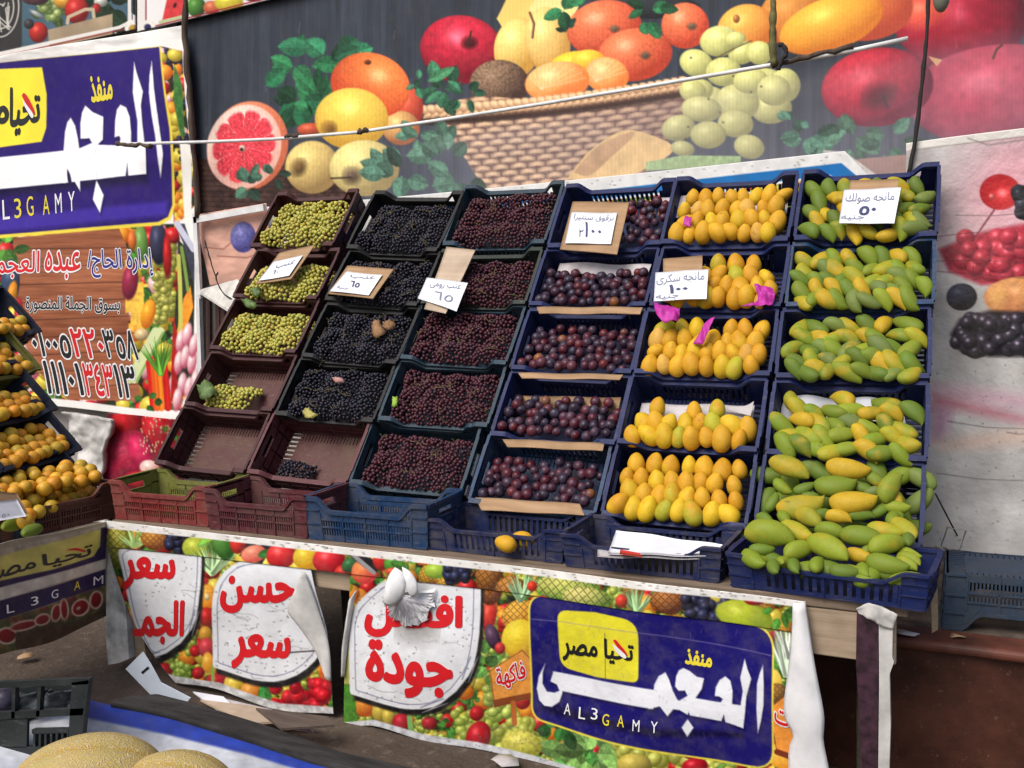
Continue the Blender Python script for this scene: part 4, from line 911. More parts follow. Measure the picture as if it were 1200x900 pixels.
# left flap
s = Sheet(BF, [(127, 628), (245, 642), (336, 654), (366, 661)], [(206, 800), (260, 806), (330, 830), (392, 836)],
          left=[(127, 628), (136, 668), (160, 730), (186, 776), (206, 800)], right=[(366, 661), (373, 700), (384, 745), (389, 790), (392, 836)], step=1.0)
s.fill((70, 80, 40)); s.mosaic([(120, 620), (410, 650), (410, 850), (120, 850)], 22, 13, 'tlgoct'); strip_fruit(s)
s.ell(247, 698, 9, 15, 0, (240, 175, 60), (210, 120, 30), 20); s.ell(247, 698, 3, 4, 0, (250, 225, 170), hl=0); s.ell(246, 722, 9, 12, 0, (214, 46, 44)); s.ell(244, 742, 8, 10, 0, (230, 170, 60)); s.ell(231, 762, 7, 7, 0, (214, 34, 40)); s.ell(245, 758, 10, 12, 0, (222, 70, 80)); s.ell(246, 775, 7, 12, 0, (238, 180, 70), (200, 130, 30))
s.ell(193, 788, 10, 12, 0, (206, 40, 50)); s.bunch(214, 790, 11, 12, 4.5, 26, (176, 200, 90), 5, (90, 120, 40)); s.ell(234, 788, 7, 7, 0, (206, 36, 44)); s.ell(258, 796, 14, 9, 0, (196, 36, 50)); s.line([(252, 780), (253, 800)], 4, (130, 170, 80)); s.ell(278, 800, 12, 13, 0, (228, 196, 80), (170, 140, 40), tex=.2); s.ell(298, 808, 12, 12, 0, (230, 160, 70), (180, 90, 30)); s.leaf(312, 800, 26, 7, 80, (60, 130, 60)); s.bunch(352, 818, 34, 14, 8, 26, (206, 30, 42), 6, (120, 6, 20)); s.ell(385, 790, 10, 12, 0, (226, 110, 40)); s.bunch(380, 812, 12, 14, 8, 10, (206, 30, 42), 7, (120, 6, 20))
panel2(s, [(139, 642), (172, 634), (239, 643), (240, 706), (222, 762), (178, 772), (160, 730)], [10, 20, 3, 40, 50, 10, 10])
panel2(s, [(252, 700), (262, 664), (296, 653), (338, 655), (390, 664), (388, 752), (352, 796), (310, 798), (252, 780)], [20, 26, 20, 5, 4, 30, 30, 20, 3])
cracks(s, 4, 16, (255, 690, 380, 790)); cracks(s, 5, 7, (150, 650, 235, 760)); s.line([(340, 764), (376, 762)], 1.6, (50, 46, 46))
s.poly([(180, 784), (206, 792), (262, 798), (332, 822), (394, 828), (396, 845), (330, 838), (262, 816), (200, 810)], (196, 196, 196), tex=.3, ts=5)
s.mul(9, 30, .06); FL = s.build('left_flap', M['print_old'], bn, gain=.95, thick=.002)
# right piece
LOGO2 = [[(983,326),(987,400),(986,480),(975,545),(962,594),(958,500),(960,400),(970,360)],
 [(910,305),(922,345),(937,380),(918,450),(912,520),(905,574),(880,565),(896,480),(904,430),(893,378)],
 [(698,450),(800,470),(896,484),(905,574),(836,550),(830,520),(820,546),(700,520),(690,490)],
 [(795,448),(798,415),(812,388),(835,373),(855,390),(864,430),(862,490),(815,478),(826,460),(812,450)],
 [(642,408),(645,370),(655,348),(672,339),(695,350),(725,374),(752,380),(744,420),(724,450),(702,480),(692,518),(660,498),(600,488),(605,450),(660,462),(690,445),(680,425),(655,425)],
 [(558,460),(562,400),(578,368),(604,354),(618,380),(634,425),(655,465),(640,490),(615,521),(585,482),(540,492)],
 [(162,355),(360,388),(565,420),(560,492),(380,462),(195,433),(190,405),(150,395)],
 [(132,322),(120,360),(118,405),(135,436),(165,440),(185,432),(175,408),(150,396),(165,368),(196,400),(197,440),(185,475),(155,495),(125,492),(104,470),(95,425),(104,375)],
 [(692,534),(714,568),(690,603),(669,566)]]
s = Sheet(BF, [(412, 668), (620, 690), (800, 712), (946, 732)], [(404, 854), (440, 850), (500, 866), (560, 876), (640, 896), (760, 925), (955, 965)],
          left=[(412, 668), (408, 740), (405, 800), (404, 854)], right=[(946, 732), (944, 800), (948, 880), (955, 965)], step=1.0)
s.fill((90, 110, 50)); s.mosaic([(400, 660), (960, 720), (970, 980), (400, 880)], 31, 13, 'tglgocl'); strip_fruit(s)
s.bunch(604, 862, 24, 16, 7, 30, (200, 205, 90), 1, (110, 120, 40)); s.bunch(560, 850, 26, 16, 6, 30, (186, 200, 90), 2, (100, 120, 40)); s.ell(562, 862, 14, 18, 10, (196, 36, 44), (110, 10, 20), 60); s.ell(560, 835, 8, 9, 0, (206, 40, 46)); s.ell(612, 822, 9, 10, 0, (206, 36, 40)); s.bunch(585, 800, 16, 40, 6, 40, (190, 205, 100), 3, (100, 120, 50)); s.mint(572, 780, 24, 12, 3, (110, 170, 80))
s.ell(575, 720, 9, 18, 5, (224, 72, 56), (150, 30, 30)); s.ell(580, 745, 8, 16, -20, (90, 60, 90), (40, 20, 44)); s.pine(612, 722, 22, 20, 0, (236, 180, 70), (170, 90, 30), 8); s.crown(612, 704, 40, 30, 225, 315, 7, (150, 185, 140)); s.ell(612, 748, 22, 24, 0, (238, 215, 60), (200, 150, 40), 20); s.ell(588, 758, 6, 7, 0, (220, 60, 60)); s.pine(576, 690, 14, 18, 0, (180, 110, 50), (90, 40, 20), 8)
s.mint(700, 862, 46, 40, 5, (92, 168, 76)); s.mint(690, 876, 44, 30, 6, (140, 190, 100)); s.mint(660, 850, 26, 14, 7, (60, 130, 60)); s.ell(612, 872, 24, 16, 10, (214, 206, 90), (140, 140, 50), tex=.2); s.bunch(760, 876, 36, 14, 8, 40, (200, 205, 96), 8, (120, 120, 40)); s.bunch(830, 895, 40, 18, 8, 40, (206, 208, 96), 9, (120, 120, 40)); s.ell(746, 892, 20, 14, 0, (220, 200, 90)); s.ell(812, 880, 11, 8, 0, (210, 40, 40)); s.ell(815, 897, 15, 10, 0, (206, 30, 44), (120, 10, 24), 70); s.mint(850, 895, 20, 10, 10, (120, 170, 70))
s.ell(430, 825, 16, 14, 0, (230, 150, 60), (170, 80, 30)); s.ell(448, 832, 10, 14, 10, (226, 200, 80)); s.ell(458, 838, 8, 12, 0, (220, 196, 80)); s.ell(474, 845, 12, 12, 0, (200, 40, 56)); s.line([(483, 838), (484, 856)], 6, (120, 180, 100)); s.ell(506, 845, 9, 8, 0, (190, 40, 50)); s.poly([(404, 800), (418, 806), (420, 850), (404, 850)], (70, 130, 40), tex=.3); s.poly([(404, 740), (412, 742), (411, 800), (404, 800)], (170, 170, 90))
s.ell(880, 722, 34, 18, 15, (196, 206, 60), (120, 140, 30)); s.crown(922, 790, 66, 60, 240, 300, 8, (165, 180, 160)); s.crown(926, 770, 56, 40, 235, 305, 9, (190, 200, 185)); s.ell(911, 728, 7, 10, 0, (220, 50, 44)); s.ell(908, 800, 10, 18, 0, (240, 215, 90), (220, 170, 60)); s.pine(912, 812, 14, 14, 0, (170, 120, 50), (60, 40, 20), 7); s.ell(920, 884, 22, 16, 0, (244, 196, 80), (230, 150, 40), 20); s.ell(945, 892, 16, 16, 0, (236, 150, 60))
panel2(s, [(408, 720), (432, 690), (466, 672), (565, 680), (566, 760), (545, 815), (500, 832), (462, 826), (412, 812)], [20, 30, 26, 3, 40, 50, 30, 20, 3])
cracks(s, 7, 16, (415, 690, 560, 820)); s.ell(492, 735, 26, 16, 0, (170, 168, 166), (170, 168, 166), 0, soft=10)
# wooden sign boards
q = [(576, 785), (613, 761), (629, 779), (622, 818), (580, 828)]; s.poly(q, (226, 150, 66), tex=.12, grow=1); s.poly([(578, 820), (622, 812), (622, 819), (580, 829)], (130, 64, 30)); s.line(q+q[:1], .9, (90, 44, 20), .8); s.line([(601, 824), (603, 848)], 6, (176, 96, 44))
q = [(902, 828), (922, 812), (955, 830), (955, 886), (911, 880)]; s.poly(q, (236, 150, 60), tex=.12); s.line([(911, 880), (955, 894)], 7, (120, 44, 20)); s.line(q+q[:1], 1, (110, 50, 20), .8)
# blue name field
q = rp([(623, 696), (760, 712), (906, 737), (905, 899), (880, 898), (700, 861), (624, 841)], [18, 10, 26, 20, 10, 30, 14], 7); s.poly(q, (232, 214, 70), grow=2.2); s.poly(q, (26, 21, 102), tex=.06, ts=18)
s.poly(rp([(655, 713), (700, 715), (750, 726), (750, 798), (700, 792), (657, 781)], [12, 4, 20, 8, 4, 14], 6), (226, 216, 50), tex=.06, ts=10)
s.poly([(630, 830), (660, 828), (770, 850), (872, 858), (872, 864), (770, 860), (650, 838)], (16, 10, 60), soft=3)
s.line([(624, 724), (662, 727), (780, 744), (905, 767)], 1.1, (150, 140, 170), .6); s.line([(711, 740), (711, 820)], .8, (60, 56, 80), .7); s.line([(659, 780), (658, 828)], .8, (90, 86, 120), .6)
R = random.Random(11)
for k in range(70): x, y = R.uniform(630, 900), R.uniform(705, 885); s.line([(x, y), (x+R.uniform(-3, 3), y+R.uniform(2, 8))], .6, (120, 116, 150), R.uniform(.2, .6))
bb = [(404, 846), (440, 842), (500, 858), (560, 868), (640, 888), (760, 917), (955, 957)]
s.poly(bb+[(x, y+14) for x, y in bb[::-1]], (200, 202, 208), tex=.2, ts=6); cracks(s, 9, 10, (410, 845, 640, 890))
for p in LOGO2: s.poly(np.array(zp(p, 600, 680, .3))+np.array([1.5, 3]), (14, 10, 56), soft=1.5, alpha=.8)
for p in LOGO2: s.poly(zp(p, 600, 680, .3), (226, 228, 234))
for k in range(60):
    x, y = R.uniform(630, 900), R.uniform(770, 860); s.line([(x, y), (x+R.uniform(-4, 4), y+R.uniform(-3, 4))], .6, (120, 118, 140), R.uniform(.2, .6))
s.mul(13, 40, .05); FR_ = s.build('right_piece', M['print_old'], bn, gain=.95, thick=.002)
letter(BF, 'تحيا مصر', [(661, 738), (744, 752), (743, 778), (661, 772)], M['ink_black'], FR_, .03)
shape(BF, [[(721, 748), (724, 747), (729, 753), (736, 762), (736, 766), (727, 757)]], M['ink_red'], FR_, .004, smooth=True)
shape(BF, [[(720, 752), (727, 757), (736, 766), (734, 769), (725, 762)]], M['ink_white'], FR_, .0045, smooth=True)
letter(BF, 'منفذ', [(805, 760), (835, 764), (834, 781), (804, 776)], M['ink_yellow'], FR_, .04)
for ch, x, y, m in (('A', 662, 823, 'ink_white'), ('L', 680, 827, 'ink_white'), ('3', 695, 827, 'ink_white'), ('G', 709, 833, 'ink_yellow'), ('A', 727, 834, 'ink_yellow'), ('M', 745, 839, 'ink_white'), ('Y', 766, 841, 'ink_white')):
    letter(BF, ch, [(x, y), (x+8, y+1), (x+7.5, y+14), (x-.5, y+13)], M[m], FR_, 0.0, raw=True)
RD = M['ink_red']
letter(BF, 'سعر', [(147, 652), (207, 656), (207, 686), (148, 688)], RD, FL, .045)
letter(BF, 'الجمـ', [(158, 704), (220, 704), (216, 752), (160, 752)], RD, FL, .045)
letter(BF, 'حسن', [(264, 675), (347, 675), (345, 716), (264, 714)], RD, FL, .045)
letter(BF, 'سعر', [(277, 741), (341, 748), (339, 780), (276, 779)], RD, FL, .045)
letter(BF, 'افضل', [(431, 692), (543, 699), (543, 742), (430, 743)], RD, FR_, .045)
letter(BF, 'جودة', [(433, 750), (532, 755), (533, 816), (433, 808)], RD, FR_, .045)
letter(BF, 'فاكهة', [(582, 783), (614, 773), (618, 799), (585, 809)], RD, FR_, .02, halo=.07, halo_mat=W_)
letter(BF, 'ـروات', [(909, 820), (952, 837), (952, 867), (909, 850)], RD, FR_, .02, halo=.07, halo_mat=W_)
# folded-back corners showing the pale reverse of the vinyl
rev = m_plain('vinyl_reverse', (0.55, 0.54, 0.52, 1), .6, .2, 10, .3, .2); rev2 = m_plain('vinyl_reverse_clean', (0.70, 0.70, 0.71, 1), .55, .12, 10, .35, .15)
def fold(name, px, mat, d0, d1, hinge, parent):
    """flap curling forward from a hinge line (pixel x at which it is tight to the banner)"""
    V = []; F = []; n = 10
    L, Rr = pline(px[0], 24), pline(px[1], 24)
    for i in range(24):
        for j in range(n+1):
            t = j/n; p = L[i]*(1-t)+Rr[i]*t; e = d0+d1*math.sin(math.pi*t)**.8
            V.append(Vector(BF.at(p[0], p[1], e)))
    for i in range(23):
        for j in range(n): a = i*(n+1)+j; F.append((a, a+1, a+n+2, a+n+1))
    o = mk(name, V, F, mat, parent, True, True); m = o.modifiers.new('solid', 'SOLIDIFY'); m.thickness = .003; return o
fold('folded_corner', ([(931, 703), (929, 760), (921, 830), (932, 856), (926, 880), (928, 960)], [(944, 702), (954, 760), (967, 830), (966, 862), (973, 900), (979, 960)]), rev2, .008, .016, 0, bn)
fold('folded_corner', ([(359, 668), (350, 690), (341, 713), (352, 731), (370, 758), (384, 788)], [(361, 668), (369, 690), (378, 722), (386, 748), (390, 772), (391, 796)]), rev, .008, .012, 0, bn)
fold('folded_corner', ([(411, 706), (407, 735), (404, 760), (405, 790)], [(420, 690), (413, 720), (409, 752), (406, 790)]), rev, .006, .012, 0, bn)
# white fringed cloth pinned on the banner
wc = empty('white_cloth', tuple(BF.at(485, 690, .04))); tag(wc, 'white gathered cloth with a pleated fringe pinned to the table banner', 'cloth')
R = random.Random(4)
for lay, (rr, c0, c1, dep) in enumerate(((1.0, -14, 196, .040), (.82, 10, 186, .056), (.60, -10, 170, .070))):
    n = 64; V = []; F = []; ph = R.uniform(0, 6)
    for i in range(n):
        t = i/(n-1); th_ = math.radians(c0+(c1-c0)*t+R.uniform(-1.5, 1.5)); q = rr*(1+R.uniform(-.10, .08)+.06*math.sin(i*.7+ph)); ex = 485+29*q*math.cos(th_); ey = 697+33*q*math.sin(th_)
        for j in range(7):
            k = j/6; x = 485*(1-k)+ex*k; y = 689*(1-k)+ey*k; V.append(Vector(BF.at(x, y, dep*(1-.75*k*k)+(.009 if i % 2 else -.002)*k+R.uniform(-.004, .004)*k)))
    for i in range(n-1):
        for j in range(6): a = i*7+j; F.append((a, a+1, a+8, a+7))
    o = mk('pleated_fringe', V, F, M['cloth_white'], wc, False, True); o.modifiers.new('solid', 'SOLIDIFY').thickness = .0012
def petal(pts, c, e, d):
    V = [Vector(BF.at(*c, e+d))]; q = pline(pts+[pts[0]], 25)[:-1]; c2 = np.array(c)
    for k in (.5, .8, 1): V += [Vector(BF.at(*(c2+(p-c2)*k), e+d*(1-k*k))) for p in q]
    m = len(q); F = [(0, 1+i, 1+(i+1) % m) for i in range(m)]+[(1+r*m+i, 1+(r+1)*m+i, 1+(r+1)*m+(i+1) % m, 1+r*m+(i+1) % m) for r in range(2) for i in range(m)]
    o = mk('folded_cloth', V, F, M['cloth_white'], wc, True, True); o.modifiers.new('solid', 'SOLIDIFY').thickness = .003
petal([(479, 657), (488, 663), (491, 677), (486, 692), (474, 701), (465, 698), (467, 682), (472, 667)], (478, 682), .072, .02)
petal([(486, 657), (496, 664), (503, 678), (502, 689), (495, 690), (491, 673)], (495, 676), .064, .016)
# loose boards and papers under the table front
for i, (pxs, y, m, lab) in enumerate((([(262, 820), (330, 836), (372, 850), (300, 846)], -.10, 'newsprint', 'flattened grey board lying under the left banner flap'), ([(226, 812), (262, 818), (280, 836), (256, 834)], -.22, 'paper', 'bluish paper scrap under the left banner flap beside the white card'))):
    sf = flatZ(.03+.012*i); o = MB().prism(pxs, lambda x, yy: sf.at(x, yy), lambda x, yy: sf.at(x, yy, .006)).build('flat_board', M[m]); tag(o, lab, 'board')
for i, (p, m, lab) in enumerate((([(235, 822), (300, 830), (350, 846), (290, 850)], 'cardboard_pale', 'flattened pale cardboard on the dirt under the banner flap'), ([(300, 832), (384, 842), (392, 852), (330, 856)], 'wood_dark', 'dark loose plank on the dirt under the banner flap'))):
    sf = flatZ(.075+.012*i); o = MB().prism(p, lambda x, yy: sf.at(x, yy), lambda x, yy: sf.at(x, yy, .008)).build('loose_board', M[m]); tag(o, lab, 'board')
sc = wallY(-.52)
wcd = empty('plastic_card', tuple(sc.at(185, 830))); tag(wcd, 'pale blue plastic card with a hanging slot leaning at the left end of the table', 'card')
o = slab('card', [(147, 784), (167, 764), (176, 778), (188, 800), (223, 818), (206, 838), (188, 826)], .004, m_plain('pale_blue_plastic', (0.55, 0.62, 0.72, 1), .4, .05), wcd, surf=sc)
slab('slot', [(165, 788), (173, 781), (175, 783), (167, 790)], .001, M['ink_black'], wcd, surf=wallY(-.5215))
o = slab('paper_triangle', [(351, 843), (367, 858), (346, 856)], .003, m_plain('pink_paper', (0.5, 0.4, 0.5, 1), .8), surf=wallY(-.45)); tag(o, 'small pinkish paper triangle on the ground under the banner gap', 'paper')

# ================================================================== CRATES
CD, CH = 0.288, 0.155; CWD = 0.492            # depth, height, width
_crate_cache = {}
M['stained_floor'] = m_plastic('stained_maroon_floor', (0.075, 0.022, 0.022, 1), (0.11, 0.075, 0.05, 1), .75)
def crate_parts(mat, style):
    if (mat, style) in _crate_cache: return _crate_cache[(mat, style)]
    m = M[mat]; w2 = CWD/2; H = CH; N = .045; pw = .062; sl = .035
    tap = lambda v: [((x)*(.955+.045*z/H), CD/2+(y-CD/2)*(.94+.06*z/H), z) for x, y, z in v]
    out = []
    def fin(name, mb): mb.v = tap(mb.v); out.append((name, mb.mesh(name, m)))
    cv = [(-w2+pw-.012+(sl+.024)*k/7, H-N*(3*(k/7)**2-2*(k/7)**3)) for k in range(8)]; prof = [(-w2, H)]+cv+[(-x, z) for x, z in cv[::-1]]+[(w2, H)]
    fine = style == 'fine'
    for side in (0, 1):                        # the two notched long walls
        mb = MB(); y0, y1 = (0, .006) if side == 0 else (CD-.006, CD); yo = (-.009, .011) if side == 0 else (CD-.011, CD+.009)
        inn = [(x, z-.014) for x, z in prof]; pts = prof+inn[::-1]
        mb.prism(pts, lambda x, z: (x, yo[0], z), lambda x, z: (x, yo[1], z))
        pl = [(-w2, H-.012), (-w2+pw, H-.012), (-w2+pw, .0), (-w2, 0)]
        for sg in (1, -1): mb.prism([(sg*x, z) for x, z in pl][::sg], lambda x, z: (x, y0, z), lambda x, z: (x, y1, z))
        mb.prism([(-w2+pw, H-.012), (-w2+pw+sl, H-N-.012), (-w2+pw+sl, .02), (-w2+pw, .02)], lambda x, z: (x, y0, z), lambda x, z: (x, y1, z)) if not fine else mb.prism([(-w2+pw, H-.012), (-w2+pw+sl, H-N-.012), (-w2+pw, H-N-.012)], lambda x, z: (x, y0, z), lambda x, z: (x, y1, z))
        xa, xb = -w2+pw, w2-pw; mb.box(xa, xb, y0, y1, 0, .02)
        ya, yb = (y0-.004, y1) if side == 0 else (y0, y1+.004)
        for xv in (np.linspace(xa, xb, 5) if fine else (xa, 0, xb)): mb.box(xv-.003, xv+.003, ya, yb, .0, H-N-.012)
        if fine:
            mb.box(xa, xb, y0, y1, H-N-.034, H-N-.012); mb.box(xa, xb, ya, yb, .046, .052); mb.box(xa, xb, ya, yb, H-N-.037, H-N-.032)
            n = 34
        else: mb.box(xa, xb, ya, yb, .050, .055) if False else None; n = 17
        st = (xb-xa)/n; bw = st*(.52 if fine else .55)
        for k in range(n): c = xa+(k+.5)*st; mb.box(c-bw/2, c+bw/2, y0+.0005, y1-.0005, .02, H-N-.012-(.022 if fine else 0))
        fin('long_wall', mb)
    for sg in (-1, 1):                         # end walls with a hand hole
        mb = MB(); x0, x1 = (-w2, -w2+.006) if sg < 0 else (w2-.006, w2); a, b = .05, CD-.05; h0, h1 = .095, .122; g0, g1 = CD/2-.05, CD/2+.05
        mb.box(x0, x1, a, b, 0, h0); mb.box(x0, x1, a, g0, h0, h1); mb.box(x0, x1, g1, b, h0, h1); mb.box(x0, x1, a, b, h1, H-.004)
        xo0, xo1 = (x0-.005, x1) if sg < 0 else (x0, x1+.005)
        for z in (.0, .05, .09): mb.box(xo0, xo1, a, b, z, z+.006)
        mb.box(xo0-.003 if sg < 0 else xo0, xo1 if sg < 0 else xo1+.003, a, b, H-.012, H-.0005)
        for yv in (a+.004, CD/2, b-.004): mb.box(xo0, xo1, yv-.003, yv+.003, .006, .089)
        fin('end_wall', mb)
    for sx in (-1, 1):
        for sy in (0, 1):                      # corner posts: side leg of the L, with rib flanges
            mb = MB(); x0, x1 = (-w2, -w2+.007) if sx < 0 else (w2-.007, w2); a, b = (.0065, .05) if sy == 0 else (CD-.05, CD-.0065)
            mb.box(x0, x1, a, b, 0, H-.0125)
            xr = (x0-.005, x1) if sx < 0 else (x0, x1+.005)
            for z in (.0, .05, .1): mb.box(xr[0], xr[1], a, b, z, z+.006)
            fx = (-w2+.002, -w2+pw-.002) if sx < 0 else (w2-pw+.002, w2-.002); fy = (-.005, -.0003) if sy == 0 else (CD+.0003, CD+.005)
            for z in (.0, .055, .105): mb.box(fx[0], fx[1], fy[0], fy[1], z, z+.006)
            mb.box(x0-(.005 if sx < 0 else 0), x1+(.005 if sx > 0 else 0), a, b, H-.012, H-.0005)
            fin('corner_post', mb)
    mb = MB(); z0, z1 = .003, .008; xi = w2-.0065; ya, yb = .0065, CD-.0065    # floor: solid middle, slotted margin
    mb.box(-xi+.05, xi-.05, ya+.04, yb-.04, z0, z1)
    for k in range(22):
        c = -xi+.05+(k+.5)*(2*xi-.1)/22
        for (p, q) in ((ya, ya+.04), (yb-.04, yb)): mb.box(c-.0065, c+.0065, p, q, z0, z1)
    for k in range(12):
        c = ya+(k+.5)*(yb-ya)/12
        for (p, q) in ((-xi, -xi+.05), (xi-.05, xi)): mb.box(p, q, c-.006, c+.006, z0+.0004, z1-.0004)
    if mat in ('maroon', 'red_maroon'): m = M['stained_floor']
    fin('floor', mb)
    _crate_cache[(mat, style)] = out; return out
def crate(mat, style, mw, label, group, inside=None):
    root = empty('crate', mat=mw); tag(root, label, 'crate', group)
    A_, B_ = crate_parts(mat, style), crate_parts(inside or mat, style)
    for k, (nm, me) in enumerate(A_):                     # a two-coloured crate has another plastic behind its front
        link(nm, me if (inside is None or k in (0, 4, 6)) else B_[k][1], root)
    if mat in ('teal', 'green_black'):
        MB().box(CWD/2+.0005, CWD/2+.0065, .004, .046, .03, .12).build('paper_sticker', M['newsprint'], root)
    return root
def frame_matrix(o, x, y, z):
    x, y, z = Vector(x).normalized(), Vector(y), Vector(z).normalized(); y = z.cross(x).normalized(); z = x.cross(y)
    return Matrix(((x[0], y[0], z[0], o[0]), (x[1], y[1], z[1], o[1]), (x[2], y[2], z[2], o[2]), (0, 0, 0, 1)))
SH = slopeH(0.0)
SKETCH = {  # front rim ends of each leaning crate on the site sketch: (column, row)
(6,1):((929,278),(1099,271)),(6,2):((918,358),(1097,351)),(6,3):((907,442),(1092,438)),(6,4):((894,532),(1092,537)),(6,5):((876,622),(1090,640)),
(5,1):((779,286),(919,282)),(5,2):((765,360),(912,360)),(5,3):((744,441),(902,441)),(5,4):((722,522),(889,531)),(5,5):((702,602),(880,617)),
(4,1):((645,292),(774,287)),(4,2):((622,360),(756,360)),(4,3):((603,437),(737,441)),(4,4):((580,515),(717,525)),(4,5):((550,590),(697,605)),
(3,1):((520,285),(642,282)),(3,2):((494,357),(617,357)),(3,3):((472,419),(592,427)),(3,4):((446,490),(572,497)),(3,5):((411,562),(540,572)),
(2,1):((403,292),(520,300)),(2,2):((379,352),(495,365)),(2,3):((352,420),(470,432)),(2,4):((322,488),(442,497)),(2,5):((290,552),(410,565)),
(1,1):((294,287),(390,285)),(1,2):((275,347),(372,350)),(1,3):((247,407),(350,412)),(1,4):((220,474),(320,480)),(1,5):((184,542),(287,552))}
TILT = math.radians(3.0)
CM = {}
for (c, r), (a, b) in SKETCH.items():
    p, q = SH.at(*a), SH.at(*b)
    um, vm = ((p+q)/2-SO)@SU, ((p+q)/2-SO)@SV; ug, vg = (c-1)*CP+CW/2, (5-r)*RP
    um, vm = ug+.8*(um-ug), vg+.55*(vm-vg)
    d = q-p; ang = .6*math.atan2(d@SV, d@SU); ang = max(-.05, min(.05, ang))
    x = SU*math.cos(ang)+SV*math.sin(ang); yv = -SU*math.sin(ang)+SV*math.cos(ang)
    y2 = yv*math.cos(TILT)-SN*math.sin(TILT); z2 = SN*math.cos(TILT)+yv*math.sin(TILT)
    o = SO+SU*um+SV*vm+SN*(.010+.003*((c*7+r*3) % 3))
    CM[(c, r)] = frame_matrix(o, x, y2, z2) @ Matrix.Translation((0, 0, -CH))
FY = {1: 1.2}                                        # the top crates show their whole depth
RO = {1: 'top', 2: 'second', 3: 'third', 4: 'fourth', 5: 'fifth'}
ROW_T = {1: 'topmost', 2: 'second from the top', 3: 'third from the top', 4: 'fourth from the top', 5: 'lowest leaning one'}
KIND = {1: 'green grape', 2: 'black grape', 3: 'red grape', 4: 'plum', 5: 'yellow mango', 6: 'green mango'}
CST = {1: [('maroon', 'fine')]*5, 2: [('black', 'fine')]*4+[('red_maroon', 'fine')], 3: [('teal', 'coarse'), ('green_black', 'coarse'), ('teal', 'fine'), ('teal', 'coarse'), ('teal', 'fine')],
       4: [('navy', 'coarse')]*4+[('blue', 'coarse')], 5: [('navy', 'coarse')]*5, 6: [('navy', 'coarse'), ('blue', 'coarse'), ('navy', 'coarse'), ('navy', 'coarse'), ('navy', 'coarse')]}
NAMEC = {'maroon': 'maroon', 'black': 'black', 'red_maroon': 'faded maroon', 'teal': 'dark teal', 'green_black': 'greenish black', 'navy': 'navy blue', 'blue': 'brighter blue'}
for c in range(1, 7):
    for r in range(1, 6):
        m, stl = CST[c][r-1]
        what = KIND[c]+'s'
        if (c, r) == (1, 5): lab = 'empty maroon crate leaning at the bottom of the green grape column'
        elif (c, r) == (2, 5): lab = 'faded maroon crate holding one small black grape bunch'
        else: lab = '%s crate of %s, %s in its column' % (NAMEC[m], what, ROW_T[r])
        crate(m, stl, CM[(c, r)] @ Matrix.Diagonal((1, FY.get(r, 1.0), 1, 1)), lab, 'leaning fruit crates')
# front row standing flat on the table
def flat_crate(mat, style, pxl, pxr, z, label, group, yaw0=None, sink=0.0, depth_off=0.0, surf=None):
    s = flatZ(z); p, q = s.at(*pxl), s.at(*pxr); d = (q-p)/np.linalg.norm(q-p); o = (p+q)/2; n = np.array([-d[1], d[0], 0])
    return crate(mat, style, frame_matrix(o+n*depth_off, d, n, (0, 0, 1)), label, group)
FZ = TZ+.002
FR = {}
for k, (m, st, l, r, lab) in enumerate((('red', 'fine', (134, 608), (243, 618), 'faded red crate with olive inside, leftmost of the front row'), ('red_maroon', 'fine', (244, 620), (359, 632), 'dusty maroon crate second from left in the front row'),
    ('blue', 'fine', (361, 632), (500, 645), 'empty dirty blue crate with fine slots in the front row'), ('blue_dirty', 'coarse', (503, 644), (658, 661), 'dusty blue crate with two yellow mangoes left inside'),
    ('blue_dirty', 'coarse', (662, 664), (842, 684), 'dusty blue crate holding white papers in the front row'), ('navy', 'coarse', (856, 688), (1084, 718), 'navy crate at the right end heaped with green mangoes'))):
    s = flatZ(FZ); p, q = s.at(*l), s.at(*r); d = q-p; L = np.linalg.norm(d); d /= L; n = np.array([-d[1], d[0], 0]); o = (p+q)/2
    mw = frame_matrix(o, d, n, (0, 0, 1)) @ Matrix.Diagonal((L/CWD/.958, .92, (1.06, 1.04, 1.04, .72, .70, .66)[k], 1))
    FR[k] = mw; crate(m, st, mw, lab, 'crates in the flat front row', 'olive' if k == 0 else None)
# upturned crate on the ledge
s = flatZ(.4605); p, q = s.at(1104, 736), s.at(1236, 750); d = (q-p)/np.linalg.norm(q-p); n = np.array([-d[1], d[0], 0])
M['grey_blue'] = m_plastic('grey_blue_plastic', (0.018, 0.036, 0.066, 1), (0.055, 0.052, 0.05, 1), .6)
L = np.linalg.norm(q-p)
crate('grey_blue', 'fine', frame_matrix(p+d*CWD/2+n*CD+np.array([0, 0, CH*1.12]), d, -n, (0, 0, -1)) @ Matrix.Diagonal((1, 1, 1.12, 1)), 'grey-blue crate turned upside down on the brown ledge', 'spare crates')
sf = wallY(TY+.30)
tag(slab('wooden_strut', [(1090, 655), (1098, 655), (1099, 738), (1092, 742)], .02, M['wood'], surf=sf), 'short wooden strut beside the upturned crate on the ledge', 'strut')
sf = wallY(.62)
o = MB().tube([sf.at(x, y) for x, y in ((1096, 640), (1122, 652), (1132, 622), (1110, 618), (1103, 640), (1128, 650))], .0035, 6); tag(o.build('bent_wire', M['wire'], None, True), 'bent bare wire handle behind the upturned crate', 'wire')
o = MB().tube([sf.at(x, y) for x, y in ((1096, 578), (1110, 605), (1122, 628))], .003, 6); tag(o.build('cable', M['cord'], None, True), 'thin dark cable down the berry sheet beside the mango crate', 'cable')

